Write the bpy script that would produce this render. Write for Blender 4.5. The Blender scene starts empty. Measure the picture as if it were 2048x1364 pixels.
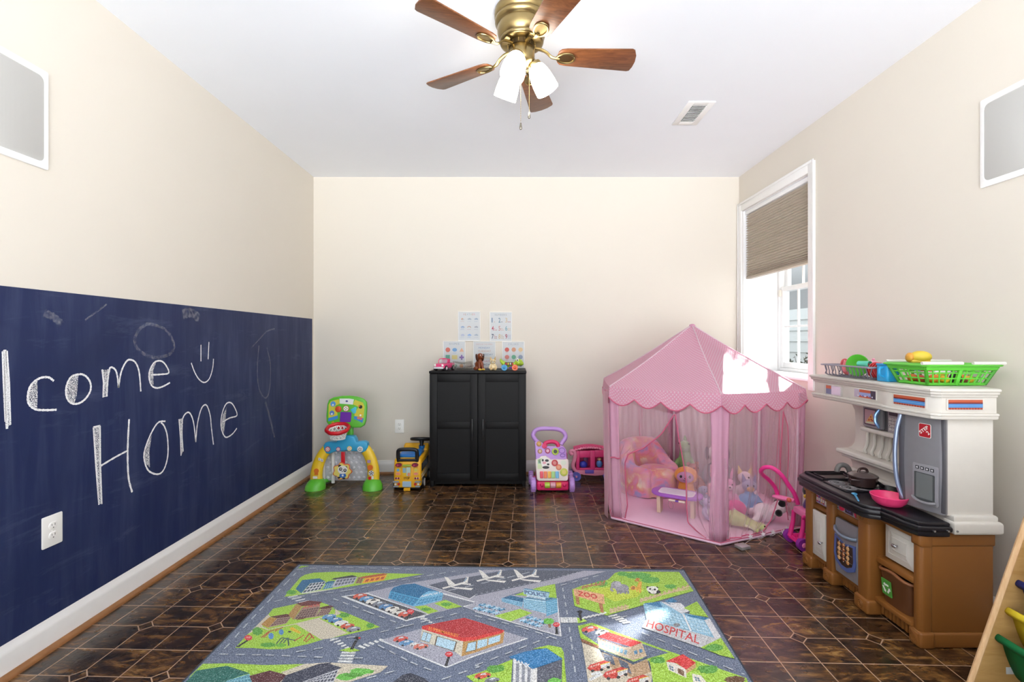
import bpy, bmesh, math, random
from mathutils import Matrix, Vector
S = bpy.context.scene
COL = S.collection
rnd = random.Random(7)
PI = math.pi
R = math.radians

# ---------------------------------------------------------------- camera, sky, sun, exposure
FPX, CX, CY, EYE = 955.0, 1030.0, 681.0, 1.22      # focal length in pixels, vanishing point, eye height
cam = bpy.data.cameras.new('camera')
cam.sensor_width = 36.0
cam.lens = FPX / 2048 * 36
cam.shift_x = -(CX - 1024) / 2048
cam.shift_y = (CY - 682) / 2048
cam.clip_start = 0.02
camo = bpy.data.objects.new('camera', cam)
camo.location = (0, 0, EYE)
camo.rotation_euler = (PI / 2, 0, 0)
COL.objects.link(camo)
S.camera = camo
S.view_settings.view_transform = 'Standard'
S.view_settings.look = 'None'
S.view_settings.gamma = 1.0
S.view_settings.use_curve_mapping = False
S.view_settings.exposure = -0.12
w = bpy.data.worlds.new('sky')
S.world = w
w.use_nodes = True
# world light: a moderate sky on the window side, an added brighter fill through the open side behind the camera
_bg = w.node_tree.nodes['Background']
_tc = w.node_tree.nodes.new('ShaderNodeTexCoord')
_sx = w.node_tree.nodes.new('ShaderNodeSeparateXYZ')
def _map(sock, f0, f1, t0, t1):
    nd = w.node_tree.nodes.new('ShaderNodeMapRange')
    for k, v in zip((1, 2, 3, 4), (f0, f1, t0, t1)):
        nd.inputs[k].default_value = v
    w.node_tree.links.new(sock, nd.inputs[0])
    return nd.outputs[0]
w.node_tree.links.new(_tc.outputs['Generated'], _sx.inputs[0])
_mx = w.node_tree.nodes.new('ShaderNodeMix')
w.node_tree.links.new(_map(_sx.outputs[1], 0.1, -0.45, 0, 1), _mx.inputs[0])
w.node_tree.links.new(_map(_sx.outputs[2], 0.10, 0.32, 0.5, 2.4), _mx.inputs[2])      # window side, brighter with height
w.node_tree.links.new(_map(_sx.outputs[2], 0.12, -0.35, 1.25, 17.0), _mx.inputs[3])    # open side behind the camera, added glow from below for walls and ceiling
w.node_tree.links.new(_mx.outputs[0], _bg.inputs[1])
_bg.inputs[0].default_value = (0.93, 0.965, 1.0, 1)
sun = bpy.data.lights.new('sun', 'SUN')
sun.energy = 20.0
sun.angle = R(1.2)
sun.color = (1.0, 0.95, 0.87)
suno = bpy.data.objects.new('sun', sun)
suno.rotation_euler = Vector((1.68, 1.50, 1.65)).to_track_quat('Z', 'Y').to_euler()
suno.location = (6, 6, 6)
COL.objects.link(suno)
S.cycles.max_bounces = 10
S.cycles.diffuse_bounces = 5
S.cycles.glossy_bounces = 4
S.cycles.transmission_bounces = 8
S.cycles.transparent_max_bounces = 24
S.cycles.caustics_reflective = False
S.cycles.caustics_refractive = False
S.cycles.sample_clamp_indirect = 6.0

# ---------------------------------------------------------------- materials
def lin(h):
    h = h.lstrip('#')
    c = [int(h[i:i + 2], 16) / 255 for i in (0, 2, 4)]
    return tuple(x / 12.92 if x <= 0.04045 else ((x + 0.055) / 1.055) ** 2.4 for x in c) + (1,)
_M = {}
class NT:
    """small helper around a node tree"""
    def __init__(s, m):
        s.t = m.node_tree
    def n(s, typ, **kw):
        nd = s.t.nodes.new(typ)
        for k, v in kw.items():
            if k.startswith('i_'):
                key = k[2:]
                nd.inputs[int(key) if key.isdigit() else key.replace('_', ' ')].default_value = v
            else:
                setattr(nd, k, v)
        return nd
    def l(s, a, b):
        s.t.links.new(a, b)
    def m(s, op, a, b=None, c=None):
        nd = s.t.nodes.new('ShaderNodeMath')
        nd.operation = op
        for i, v in enumerate((a, b, c)):
            if v is None:
                continue
            if isinstance(v, (int, float)):
                nd.inputs[i].default_value = v
            else:
                s.l(v, nd.inputs[i])
        return nd.outputs[0]
    def mix(s, fac, a, b):
        nd = s.t.nodes.new('ShaderNodeMix')
        nd.data_type = 'RGBA'
        for sock, v in ((nd.inputs[0], fac), (nd.inputs[6], a), (nd.inputs[7], b)):
            if isinstance(v, (int, float)):
                sock.default_value = v
            elif isinstance(v, tuple):
                sock.default_value = v
            else:
                s.l(v, sock)
        return nd.outputs[2]
    def ramp(s, fac, stops):
        nd = s.t.nodes.new('ShaderNodeValToRGB')
        e = nd.color_ramp.elements
        while len(e) < len(stops):
            e.new(0.5)
        for el, (p, c) in zip(e, stops):
            el.position = p
            el.color = lin(c) if isinstance(c, str) else (c, c, c, 1)
        if fac is not None:
            s.l(fac, nd.inputs[0])
        return nd.outputs[0]
    def coord(s, which='Object', scale=None, rot=None, loc=None):
        tc = s.t.nodes.new('ShaderNodeTexCoord')
        o = tc.outputs[which]
        if scale is not None or rot is not None or loc is not None:
            mp = s.t.nodes.new('ShaderNodeMapping')
            if scale is not None: mp.inputs['Scale'].default_value = scale
            if rot is not None: mp.inputs['Rotation'].default_value = rot
            if loc is not None: mp.inputs['Location'].default_value = loc
            s.l(o, mp.inputs[0])
            o = mp.outputs[0]
        return o
    def noise(s, vec, scale, detail=3, rough=0.5, dist=0.0, out=0):
        nd = s.n('ShaderNodeTexNoise', i_Scale=scale, i_Detail=detail, i_Roughness=rough, i_Distortion=dist)
        if vec is not None: s.l(vec, nd.inputs['Vector'])
        return nd.outputs[out]
    def bump(s, h, strength, dist, bsdf):
        b = s.n('ShaderNodeBump', i_Strength=strength, i_Distance=dist)
        s.l(h, b.inputs['Height'])
        s.l(b.outputs[0], bsdf.inputs['Normal'])
def newmat(name):
    m = bpy.data.materials.new(name)
    m.use_nodes = True
    return m, NT(m), m.node_tree.nodes['Principled BSDF']
def mat(h, rough=0.45, metal=0.0, var=0.06, nscale=30, bump=0.0, bscale=200, emit=0.0, sss=0.0, sheen=0.0, alpha=1.0, coat=0.0, spec=0.5, trans=0.0):
    """plain procedural material: a colour with a faint noise variation and optional fine bump"""
    key = (h, rough, metal, var, nscale, bump, bscale, emit, sss, sheen, alpha, coat, spec, trans)
    if key in _M:
        return _M[key]
    m, t, b = newmat('mat_' + h.lstrip('#'))
    c = lin(h)
    co = t.coord('Object')
    nz = t.noise(co, nscale, 2)
    lo = tuple(x * (1 - var) for x in c[:3]) + (1,)
    hi = tuple(min(1, x * (1 + var)) for x in c[:3]) + (1,)
    t.l(t.mix(nz, lo, hi), b.inputs['Base Color'])
    b.inputs['Roughness'].default_value = rough
    b.inputs['Metallic'].default_value = metal
    b.inputs['Specular IOR Level'].default_value = spec
    b.inputs['Alpha'].default_value = alpha
    b.inputs['Coat Weight'].default_value = coat
    b.inputs['Transmission Weight'].default_value = trans
    if sheen:
        b.inputs['Sheen Weight'].default_value = sheen
    if emit:
        b.inputs['Emission Color'].default_value = c
        b.inputs['Emission Strength'].default_value = emit
    if bump:
        t.bump(t.noise(co, bscale, 3), bump, 0.002, b)
    _M[key] = m
    return m
def plastic(h, rough=0.32):
    return mat(h, rough, var=0.03)
def plush(h):
    return mat(h, 0.95, var=0.16, nscale=60, bump=0.9, bscale=260, sheen=0.35, spec=0.2)

# ---------------------------------------------------------------- mesh building
class MB:
    """collects primitives in one bmesh and links them as ONE mesh object"""
    def __init__(s):
        s.bm = bmesh.new()
        s.uv = None
        s.mats = []
        s.T = Matrix.Identity(4)
    def mi(s, m):
        if m is None:
            return 0
        if m not in s.mats:
            s.mats.append(m)
        return s.mats.index(m)
    def faces(s, vs, fs, m=None, M=None, smooth=True):
        T = s.T @ M if M is not None else s.T
        bv = [s.bm.verts.new(T @ Vector(v)) for v in vs]
        i = s.mi(m)
        out = []
        for f in fs:
            try:
                fc = s.bm.faces.new([bv[k] for k in f])
            except ValueError:
                continue
            fc.material_index = i
            fc.smooth = smooth
            out.append(fc)
        return out
    def take(s, b2, m=None, M=None):
        b2.verts.index_update()
        s.faces([v.co.copy() for v in b2.verts], [[v.index for v in f.verts] for f in b2.faces], m, M)
        b2.free()
    def box(s, lo, hi, m=None, bev=0.0, seg=2, M=None):
        b = bmesh.new()
        bmesh.ops.create_cube(b, size=1)
        c = [(a + d) / 2 for a, d in zip(lo, hi)]
        z = [abs(d - a) for a, d in zip(lo, hi)]
        for v in b.verts:
            v.co = Vector((c[0] + v.co.x * z[0], c[1] + v.co.y * z[1], c[2] + v.co.z * z[2]))
        if bev:
            bmesh.ops.bevel(b, geom=b.edges[:], offset=min(bev, min(z) * 0.49), segments=seg, affect='EDGES', profile=0.5)
        s.take(b, m, M)
    def cyl(s, p, q, r, m=None, r2=None, n=20, caps=True):
        p, q = Vector(p), Vector(q)
        d = q - p
        b = bmesh.new()
        bmesh.ops.create_cone(b, cap_ends=caps, segments=n, radius1=r, radius2=r if r2 is None else r2, depth=d.length)
        M = Matrix.Translation((p + q) / 2) @ d.to_track_quat('Z', 'Y').to_matrix().to_4x4()
        s.take(b, m, M)
    def ball(s, c, r, m=None, n=16, rot=None):
        if isinstance(r, (int, float)):
            r = (r, r, r)
        b = bmesh.new()
        bmesh.ops.create_uvsphere(b, u_segments=n, v_segments=max(6, n * 2 // 3), radius=1)
        M = Matrix.Translation(c)
        if rot is not None:
            from mathutils import Euler
            M = M @ Euler(rot).to_matrix().to_4x4()
        s.take(b, m, M @ Matrix.Diagonal((r[0], r[1], r[2], 1)))
    def lathe(s, prof, m=None, n=28, M=None, mats=None):
        """prof: (radius, z) pairs; a radius 0 closes the end"""
        vs, fs = [], []
        rings = []
        for r, z in prof:
            if r <= 1e-6:
                rings.append([len(vs)])
                vs.append((0, 0, z))
            else:
                k = len(vs)
                rings.append(list(range(k, k + n)))
                vs += [(r * math.cos(2 * PI * i / n), r * math.sin(2 * PI * i / n), z) for i in range(n)]
        for a, b in zip(rings, rings[1:]):
            for i in range(n):
                j = (i + 1) % n
                if len(a) == 1 and len(b) == 1:
                    continue
                if len(a) == 1:
                    fs.append([a[0], b[j], b[i]])
                elif len(b) == 1:
                    fs.append([a[i], a[j], b[0]])
                else:
                    fs.append([a[i], a[j], b[j], b[i]])
        s.faces(vs, fs, m, M)
    def tube(s, pts, r, m=None, n=10, closed=False, caps=True, flat=1.0, up=(0, 0, 1)):
        """swept tube; r a number or a list; flat squashes it across its second axis"""
        P = [Vector(p) for p in pts]
        L = len(P)
        rs = r if isinstance(r, (list, tuple)) else [r] * L
        vs, fs = [], []
        prev = None
        for i, p in enumerate(P):
            a = P[(i - 1) % L] if closed or i else P[0]
            b = P[(i + 1) % L] if closed or i < L - 1 else P[-1]
            t = (b - a)
            if t.length < 1e-9:
                t = Vector((0, 0, 1))
            t.normalize()
            u = Vector(up) if prev is None else prev
            u = u - t * u.dot(t)
            if u.length < 1e-4:
                u = Vector((1, 0.3, 0)) - t * t.x
            u.normalize()
            v = t.cross(u)
            prev = u
            for k in range(n):
                an = 2 * PI * k / n
                vs.append(p + (u * math.cos(an) * flat + v * math.sin(an)) * rs[i])
        for i in range(L if closed else L - 1):
            j = (i + 1) % L
            for k in range(n):
                l = (k + 1) % n
                fs.append([i * n + k, i * n + l, j * n + l, j * n + k])
        if not closed and caps:
            fs.append(list(range(n))[::-1])
            fs.append([(L - 1) * n + k for k in range(n)])
        s.faces(vs, fs, m)
    def prism(s, poly, d, m=None, M=None, bev=0.0, seg=2):
        """poly: (x, y) outline, extruded along z from 0 to d"""
        b = bmesh.new()
        n = len(poly)
        lo = [b.verts.new((x, y, 0)) for x, y in poly]
        hi = [b.verts.new((x, y, d)) for x, y in poly]
        b.faces.new(lo[::-1])
        b.faces.new(hi)
        for i in range(n):
            j = (i + 1) % n
            b.faces.new([lo[i], lo[j], hi[j], hi[i]])
        bmesh.ops.recalc_face_normals(b, faces=b.faces[:])
        if bev:
            es = [e for e in b.edges if abs(e.verts[0].co.z - e.verts[1].co.z) < 1e-7]
            bmesh.ops.bevel(b, geom=es, offset=bev, segments=seg, affect='EDGES', profile=0.5)
        s.take(b, m, M)
    def flat(s, poly, m=None, M=None):
        s.faces([(p[0], p[1], p[2] if len(p) > 2 else 0) for p in poly], [list(range(len(poly)))], m, M)
    def grid(s, fn, nu, nv, m=None, M=None, uv=None):
        vs = [fn(i / nu, j / nv) for j in range(nv + 1) for i in range(nu + 1)]
        fs = [[j * (nu + 1) + i, j * (nu + 1) + i + 1, (j + 1) * (nu + 1) + i + 1, (j + 1) * (nu + 1) + i] for j in range(nv) for i in range(nu)]
        out = s.faces(vs, fs, m, M)
        if uv is not None:
            if s.uv is None:
                s.uv = s.bm.loops.layers.uv.new('UVMap')
            for f, ids in zip(out, fs):
                for lp, k in zip(f.loops, ids):
                    lp[s.uv].uv = uv((k % (nu + 1)) / nu, (k // (nu + 1)) / nv)
    def build(s, name, m=None, parent=None, world=False, ang=38, solid=0.0, sub=0, weld=False):
        bm = s.bm
        if weld:
            bmesh.ops.remove_doubles(bm, verts=bm.verts[:], dist=1e-5)
        if world and parent is not None:
            bmesh.ops.transform(bm, matrix=ROOTM[parent.name].inverted(), verts=bm.verts[:])
        bm.normal_update()
        lim = R(ang)
        for e in bm.edges:
            if len(e.link_faces) == 2:
                e.smooth = e.calc_face_angle(0) < lim
        me = bpy.data.meshes.new(name)
        bm.to_mesh(me)
        bm.free()
        for x in (s.mats if s.mats else [m]):
            me.materials.append(x)
        o = bpy.data.objects.new(name, me)
        COL.objects.link(o)
        if parent is not None:
            o.parent = parent
            ROOTM[o.name] = ROOTM[parent.name]
        else:
            ROOTM[o.name] = Matrix.Identity(4)
        if solid:
            md = o.modifiers.new('thick', 'SOLIDIFY')
            md.thickness = solid
            md.offset = 0
        if sub:
            md = o.modifiers.new('sub', 'SUBSURF')
            md.levels = sub
            md.render_levels = sub
        return o
ROOTM = {}
def thing(name, label, cat, loc=(0, 0, 0), rz=0.0, group=None, rot=None):
    """an Empty at the thing's base that parents its parts"""
    from mathutils import Euler
    o = bpy.data.objects.new(name, None)
    COL.objects.link(o)
    o.empty_display_size = 0.05
    o.location = loc
    o.rotation_euler = rot if rot else (0, 0, rz)
    ROOTM[o.name] = Matrix.Translation(loc) @ Euler(o.rotation_euler).to_matrix().to_4x4()
    return tag(o, label, cat, group)
def tag(o, label, cat, group=None):
    o['label'] = label
    o['category'] = cat
    if group:
        o['group'] = group
    return o
def struct(o):
    o['kind'] = 'structure'
    return o
def copy_tree(o, parent=None):
    c = o.copy()
    COL.objects.link(c)
    if parent is not None:
        c.parent = parent
    ROOTM[c.name] = ROOTM[o.name]
    for ch in list(o.children):
        copy_tree(ch, c)
    return c
def blob(name, items, m, parent, vox=0.008, smooth=6):
    """one continuous soft body: ellipsoids and limbs fused by a voxel remesh"""
    b = MB()
    for it in items:
        if it[0] == 'b':
            b.ball(it[1], it[2], None, 16, it[3] if len(it) > 3 else None)
        else:
            b.tube(it[1], it[2], None, 12)
            b.ball(it[1][0], it[2][0] if isinstance(it[2], list) else it[2], None, 12)
            b.ball(it[1][-1], it[2][-1] if isinstance(it[2], list) else it[2], None, 12)
    o = b.build(name, m, parent)
    md = o.modifiers.new('fuse', 'REMESH')
    md.mode = 'VOXEL'
    md.voxel_size = vox
    md.use_smooth_shade = True
    md = o.modifiers.new('soft', 'SMOOTH')
    md.iterations = smooth
    md.factor = 0.5
    return o
def text(s, size=1.0, bold=0.0):
    """2D outline of a string as (verts, faces), left-aligned on the baseline, cap height about 0.7*size"""
    cu = bpy.data.curves.new('t', 'FONT')
    cu.body = s
    cu.size = size
    cu.offset = bold
    cu.resolution_u = 3
    ob = bpy.data.objects.new('t', cu)
    COL.objects.link(ob)
    me = bpy.data.meshes.new_from_object(ob)
    vs = [tuple(v.co) for v in me.vertices]
    fs = [list(p.vertices) for p in me.polygons]
    bpy.data.objects.remove(ob)
    bpy.data.curves.remove(cu)
    bpy.data.meshes.remove(me)
    return vs, fs
def put_text(mb, s, fn, m, bold=0.0):
    """writes s; fn maps (u, v) in the unit box of the string to a point"""
    vs, fs = text(s, 1.0, bold)
    x0, x1 = min(v[0] for v in vs), max(v[0] for v in vs)
    y0, y1 = min(v[1] for v in vs), max(v[1] for v in vs)
    mb.faces([fn((v[0] - x0) / (x1 - x0), (v[1] - y0) / (y1 - y0)) for v in vs], fs, m)
def ngon(cx, cy, r, n=20, ry=None, a0=0.0):
    ry = r if ry is None else ry
    return [(cx + r * math.cos(a0 + 2 * PI * i / n), cy + ry * math.sin(a0 + 2 * PI * i / n)) for i in range(n)]
def rrect(x0, y0, x1, y1, r, n=5):
    out = []
    for cx, cy, a in ((x1 - r, y1 - r, 0), (x0 + r, y1 - r, 90), (x0 + r, y0 + r, 180), (x1 - r, y0 + r, 270)):
        for i in range(n + 1):
            t = R(a + 90 * i / n)
            out.append((cx + r * math.cos(t), cy + r * math.sin(t)))
    return out
def spline(pts, k=6, closed=False):
    """Catmull-Rom through the points"""
    P = [Vector(p) for p in pts]
    L = len(P)
    out = []
    for i in range(L if closed else L - 1):
        g = lambda j: P[j % L] if closed else P[max(0, min(L - 1, j))]
        a, b, c, d = g(i - 1), g(i), g(i + 1), g(i + 2)
        for s in range(k):
            t = s / k
            out.append(0.5 * ((2 * b) + (c - a) * t + (2 * a - 5 * b + 4 * c - d) * t * t + (3 * b - a - 3 * c + d) * t ** 3))
    if not closed:
        out.append(P[-1])
    return out
def on_floor(px, py, z=0.0):
    """the point of the horizontal plane z that the measured sight line meets"""
    Y = FPX * (EYE - z) / (py - CY)
    return Vector(((px - CX) * Y / FPX, Y, z))
def at(px, py, Y):
    return Vector(((px - CX) * Y / FPX, Y, EYE - (py - CY) * Y / FPX))
def on_side(px, py, X):
    Y = X * FPX / (px - CX)
    return Vector((X, Y, EYE - (py - CY) * Y / FPX))
# axes for things that hang on or face a given way: local x right, local y up, local z out towards the viewer
FRONT = Matrix(((1, 0, 0, 0), (0, 0, -1, 0), (0, 1, 0, 0), (0, 0, 0, 1)))       # faces -y
def facing(origin, right, up):
    r, u = Vector(right).normalized(), Vector(up).normalized()
    n = r.cross(u)
    return Matrix(((r.x, u.x, n.x, origin[0]), (r.y, u.y, n.y, origin[1]), (r.z, u.z, n.z, origin[2]), (0, 0, 0, 1)))
# ================================================================ the room
XL, XR, YB, YF, ZC = -1.848, 2.055, 4.38, -1.6, 2.72
def paint(name, h):
    m, t, b = newmat(name)
    co = t.coord('Object')
    c = lin(h)
    nz = t.noise(co, 1.7, 3, 0.6)
    t.l(t.mix(nz, tuple(x * 0.975 for x in c[:3]) + (1,), tuple(min(1, x * 1.02) for x in c[:3]) + (1,)), b.inputs['Base Color'])
    b.inputs['Roughness'].default_value = 0.62
    b.inputs['Specular IOR Level'].default_value = 0.25
    t.bump(t.noise(co, 180, 2), 0.06, 0.002, b)
    return m
M_WALL = paint('cream_wall_paint', '#e0d9cd')
M_CEIL = paint('ceiling_paint', '#f1f4fa')
M_TRIM = mat('#f2f1ef', 0.35, var=0.02)
def floor_mat():
    m, t, b = newmat('vinyl_tile_floor')
    co = t.coord('Object')
    mp = t.n('ShaderNodeMapping', vector_type='TEXTURE')
    mp.inputs['Location'].default_value = (-1.579, 2.041, 0)
    mp.inputs['Rotation'].default_value = (0, 0, -0.03)
    t.l(co, mp.inputs[0])
    sp = t.n('ShaderNodeSeparateXYZ')
    t.l(mp.outputs[0], sp.inputs[0])
    cell = 0.1524
    u = t.m('DIVIDE', sp.outputs[0], cell)
    v = t.m('DIVIDE', sp.outputs[1], cell)
    p = t.m('PINGPONG', u, 1.0)
    q = t.m('PINGPONG', v, 1.0)
    d = t.m('ADD', p, q)
    # every second crossing is closed by a small diamond tile
    pu = t.m('MINIMUM', p, t.m('SUBTRACT', 1.0, p))
    pv = t.m('MINIMUM', q, t.m('SUBTRACT', 1.0, q))
    wln = 0.013
    inside = t.m('LESS_THAN', d, 0.22)
    line = t.m('MAXIMUM', t.m('LESS_THAN', pu, wln), t.m('LESS_THAN', pv, wln))
    line = t.m('MULTIPLY', line, t.m('SUBTRACT', 1.0, inside))
    edge = t.m('LESS_THAN', t.m('ABSOLUTE', t.m('SUBTRACT', d, 0.22)), wln * 1.5)
    line = t.m('MAXIMUM', line, edge)
    # one random number per tile
    cu = t.m('FLOOR', u)
    cv = t.m('FLOOR', v)
    cb = t.n('ShaderNodeCombineXYZ')
    t.l(cu, cb.inputs[0]); t.l(cv, cb.inputs[1]); t.l(inside, cb.inputs[2])
    wn = t.n('ShaderNodeTexWhiteNoise', noise_dimensions='3D')
    t.l(cb.outputs[0], wn.inputs[0])
    off = t.n('ShaderNodeVectorMath', operation='MULTIPLY_ADD')
    t.l(wn.outputs['Color'], off.inputs[0])
    off.inputs[1].default_value = (3, 3, 3)
    t.l(mp.outputs[0], off.inputs[2])
    st = t.n('ShaderNodeMapping')
    st.inputs['Rotation'].default_value = (0, 0, R(40))
    st.inputs['Scale'].default_value = (6, 18, 1)
    t.l(off.outputs[0], st.inputs[0])
    n1 = t.noise(st.outputs[0], 1.0, 6, 0.62, 1.6)
    st2 = t.n('ShaderNodeMapping')
    st2.inputs['Rotation'].default_value = (0, 0, R(48))
    st2.inputs['Scale'].default_value = (15, 46, 1)
    t.l(off.outputs[0], st2.inputs[0])
    n2 = t.noise(st2.outputs[0], 1.0, 5, 0.7, 1.0)
    f = t.m('ADD', t.m('MULTIPLY', n1, 0.68), t.m('MULTIPLY', n2, 0.32))
    f = t.m('ADD', f, t.m('MULTIPLY', t.m('SUBTRACT', wn.outputs['Value'], 0.5), 0.07))
    c = t.ramp(f, [(0.36, '#120d09'), (0.45, '#2a1d14'), (0.51, '#412c1b'), (0.58, '#6a4826'), (0.66, '#93703f')])
    c = t.mix(t.m('MULTIPLY', inside, 0.35), c, lin('#2c1d16'))
    c = t.mix(line, c, lin('#b3947a'))
    t.l(c, b.inputs['Base Color'])
    rn = t.noise(co, 9, 4)
    t.l(t.m('ADD', t.m('MULTIPLY', rn, 0.16), 0.20), b.inputs['Roughness'])
    b.inputs['Specular IOR Level'].default_value = 0.5
    b.inputs['Coat Weight'].default_value = 0.35
    b.inputs['Coat Roughness'].default_value = 0.16
    hb = t.m('ADD', t.m('MULTIPLY', t.noise(off.outputs[0], 42, 4, 0.6, 1.2), 1.0), t.m('MULTIPLY', line, -0.6))
    t.bump(hb, 0.28, 0.004, b)
    return m
def slab(name, boxes, m):
    b = MB()
    for lo, hi in boxes:
        b.box(lo, hi, m)
    return struct(b.build(name, m))
slab('floor', [((XL - .1, YF, -.1), (XR + .36, YB + .1, 0))], floor_mat())
slab('ceiling', [((XL - .1, YF, ZC), (XR + .36, YB + .1, ZC + .1))], M_CEIL)
slab('wall_left', [((XL - .1, YF, 0), (XL, YB + .1, ZC))], M_WALL)
slab('wall_back', [((XL, YB, 0), (XR + .35, YB + .1, ZC))], M_WALL)
WY0, WY1, WZ0, WZ1, WX = 3.325, 4.305, 0.935, 2.385, 2.365      # window opening and the depth of its recess
slab('wall_right', [((XR, YF, 0), (XR + .35, WY0, ZC)), ((XR, WY1, 0), (XR + .35, YB, ZC)),
                    ((XR, WY0, 0), (XR + .35, WY1, WZ0)), ((XR, WY0, WZ1), (XR + .35, WY1, ZC))], M_WALL)
# baseboards with a stained shoe moulding along the floor
M_SHOE = mat('#8d5f37', 0.4, var=0.3, nscale=25)
def baseboard(name, p, q, inward):
    p, q, n = Vector(p), Vector(q), Vector(inward)
    prof = [(0, 0.012), (0.014, 0.012), (0.014, 0.085), (0.012, 0.098), (0.007, 0.108), (0.005, 0.122), (0, 0.122)]
    b = MB()
    vs = [e + n * a + Vector((0, 0, z)) for e in (p, q) for a, z in prof]
    k = len(prof)
    b.faces(vs, [[i, (i + 1) % k, k + (i + 1) % k, k + i] for i in range(k)] + [list(range(k)), list(range(k, 2 * k))], M_TRIM)
    bmesh.ops.recalc_face_normals(b.bm, faces=b.bm.faces[:])
    o = struct(b.build(name, M_TRIM, ang=30))
    b = MB()
    prof = [(0, 0)] + [(0.004 + 0.019 * math.cos(a), 0.019 * math.sin(a)) for a in [R(x) for x in (0, 22, 45, 68, 90)]] + [(0, 0.019)]
    vs = [e + n * (a + .013) + Vector((0, 0, z)) for e in (p, q) for a, z in prof]
    k = len(prof)
    b.faces(vs, [[i, (i + 1) % k, k + (i + 1) % k, k + i] for i in range(k)] + [list(range(k)), list(range(k, 2 * k))], M_SHOE)
    bmesh.ops.recalc_face_normals(b.bm, faces=b.bm.faces[:])
    return o, b
b1, s1 = baseboard('baseboard_left', (XL, YF, 0), (XL, YB, 0), (1, 0, 0))
struct(s1.build('trim_1', M_SHOE, ang=40))
b2, s2 = baseboard('baseboard_back', (XL + .014, YB, 0), (XR - .014, YB, 0), (0, -1, 0))
struct(s2.build('trim_2', M_SHOE, ang=40))
b3, s3 = baseboard('baseboard_right', (XR, YF, 0), (XR, YB, 0), (-1, 0, 0))
struct(s3.build('trim_3', M_SHOE, ang=40))

# ---------------------------------------------------------------- window
M_SASH = mat('#f4f5f6', 0.3, var=0.02)
b = MB()
for lo, hi in (((XR - .018, WY0 - .062, WZ0 - .06), (XR, WY0, WZ1 + .07)), ((XR - .018, WY1, WZ0 - .06), (XR, WY1 + .062, WZ1 + .07)),
               ((XR - .018, WY0, WZ1), (XR, WY1, WZ1 + .07))):
    b.box(lo, hi, M_TRIM, 0.004)
for lo, hi in (((XR - .024, WY0 - .07, WZ0 - .06), (XR - .018, WY0 - .05, WZ1 + .078)), ((XR - .024, WY1 + .05, WZ0 - .06), (XR - .018, WY1 + .066, WZ1 + .078)),
               ((XR - .024, WY0 - .05, WZ1 + .058), (XR - .018, WY1 + .05, WZ1 + .078))):
    b.box(lo, hi, M_TRIM, 0.003)
wf = struct(b.build('window_1', M_TRIM))
b = MB()
b.box((XR - .02, WY0 + .001, WZ0), (WX + .02, WY1 - .001, WZ0 + .018), M_SASH, 0.004)
b.build('sill', M_SASH, wf)
b = MB()
for lo, hi in (((XR + .001, WY1 - .004, WZ0 + .018), (WX, WY1, WZ1)), ((XR + .001, WY0, WZ0 + .018), (WX, WY0 + .004, WZ1)), ((XR + .001, WY0, WZ1 - .004), (WX, WY1, WZ1))):
    b.box(lo, hi, M_SASH)
b.build('jamb_lining', M_SASH, wf)
def glass_mat():
    m, t, b = newmat('window_glass')
    nt = m.node_tree
    tr = t.n('ShaderNodeBsdfTransparent')
    tr.inputs[0].default_value = (0.96, 0.98, 0.985, 1)
    gl = t.n('ShaderNodeBsdfGlossy')
    gl.inputs['Roughness'].default_value = 0.02
    mx = t.n('ShaderNodeMixShader')
    fr = t.n('ShaderNodeLayerWeight', i_Blend=0.12)
    t.l(t.m('MULTIPLY', fr.outputs['Fresnel'], 0.35), mx.inputs[0]); t.l(tr.outputs[0], mx.inputs[1]); t.l(gl.outputs[0], mx.inputs[2])
    t.l(mx.outputs[0], nt.nodes['Material Output'].inputs[0])
    return m
M_GLASS = glass_mat()
b = MB()
fx0, fx1 = WX, WX + .09
for lo, hi in (((fx0, WY0 + .004, WZ0 + .018), (fx1, WY0 + .034, WZ1)), ((fx0, WY1 - .034, WZ0 + .018), (fx1, WY1 - .004, WZ1)),
               ((fx0, WY0 + .034, WZ0 + .018), (fx1, WY1 - .034, WZ0 + .045)), ((fx0, WY0 + .034, WZ1 - .03), (fx1, WY1 - .034, WZ1))):
    b.box(lo, hi, M_SASH, 0.003)
b.build('window_frame', M_SASH, wf)
ZM = 1.675
def sash(x, z0, z1, nm):
    y0, y1 = WY0 + .036, WY1 - .036
    s = MB()
    for lo, hi in (((x, y0, z0), (x + .035, y0 + .042, z1)), ((x, y1 - .042, z0), (x + .035, y1, z1)),
                   ((x, y0 + .042, z0), (x + .035, y1 - .042, z0 + .048)), ((x, y0 + .042, z1 - .04), (x + .035, y1 - .042, z1))):
        s.box(lo, hi, M_SASH, 0.004)
    o = s.build('sash', M_SASH, wf)
    s = MB()
    ya, yb, za, zb = y0 + .04, y1 - .04, z0 + .046, z1 - .038
    for k in (1, 2, 3):
        y = ya + (yb - ya) * k / 4
        s.box((x + .008, y - .008, za), (x + .026, y + .008, zb), M_SASH, 0.003)
    s.box((x + .009, ya, (za + zb) / 2 - .008), (x + .025, yb, (za + zb) / 2 + .008), M_SASH, 0.003)
    s.build('muntin', M_SASH, o)
    s = MB()
    s.box((x + .015, ya, za), (x + .018, yb, zb), M_GLASS)
    s.build('pane', M_GLASS, o)
    return o
lo_s = sash(WX + .008, WZ0 + .046, ZM + .02, 'lower')
sash(WX + .048, ZM - .02, WZ1 - .031, 'upper')
b = MB()
b.box((WX - .012, WY1 - .06, ZM - .065), (WX + .008, WY1 - .03, ZM - .005), mat('#e9e4d8', 0.4), 0.006)
b.build('window_latch', None, lo_s)

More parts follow.
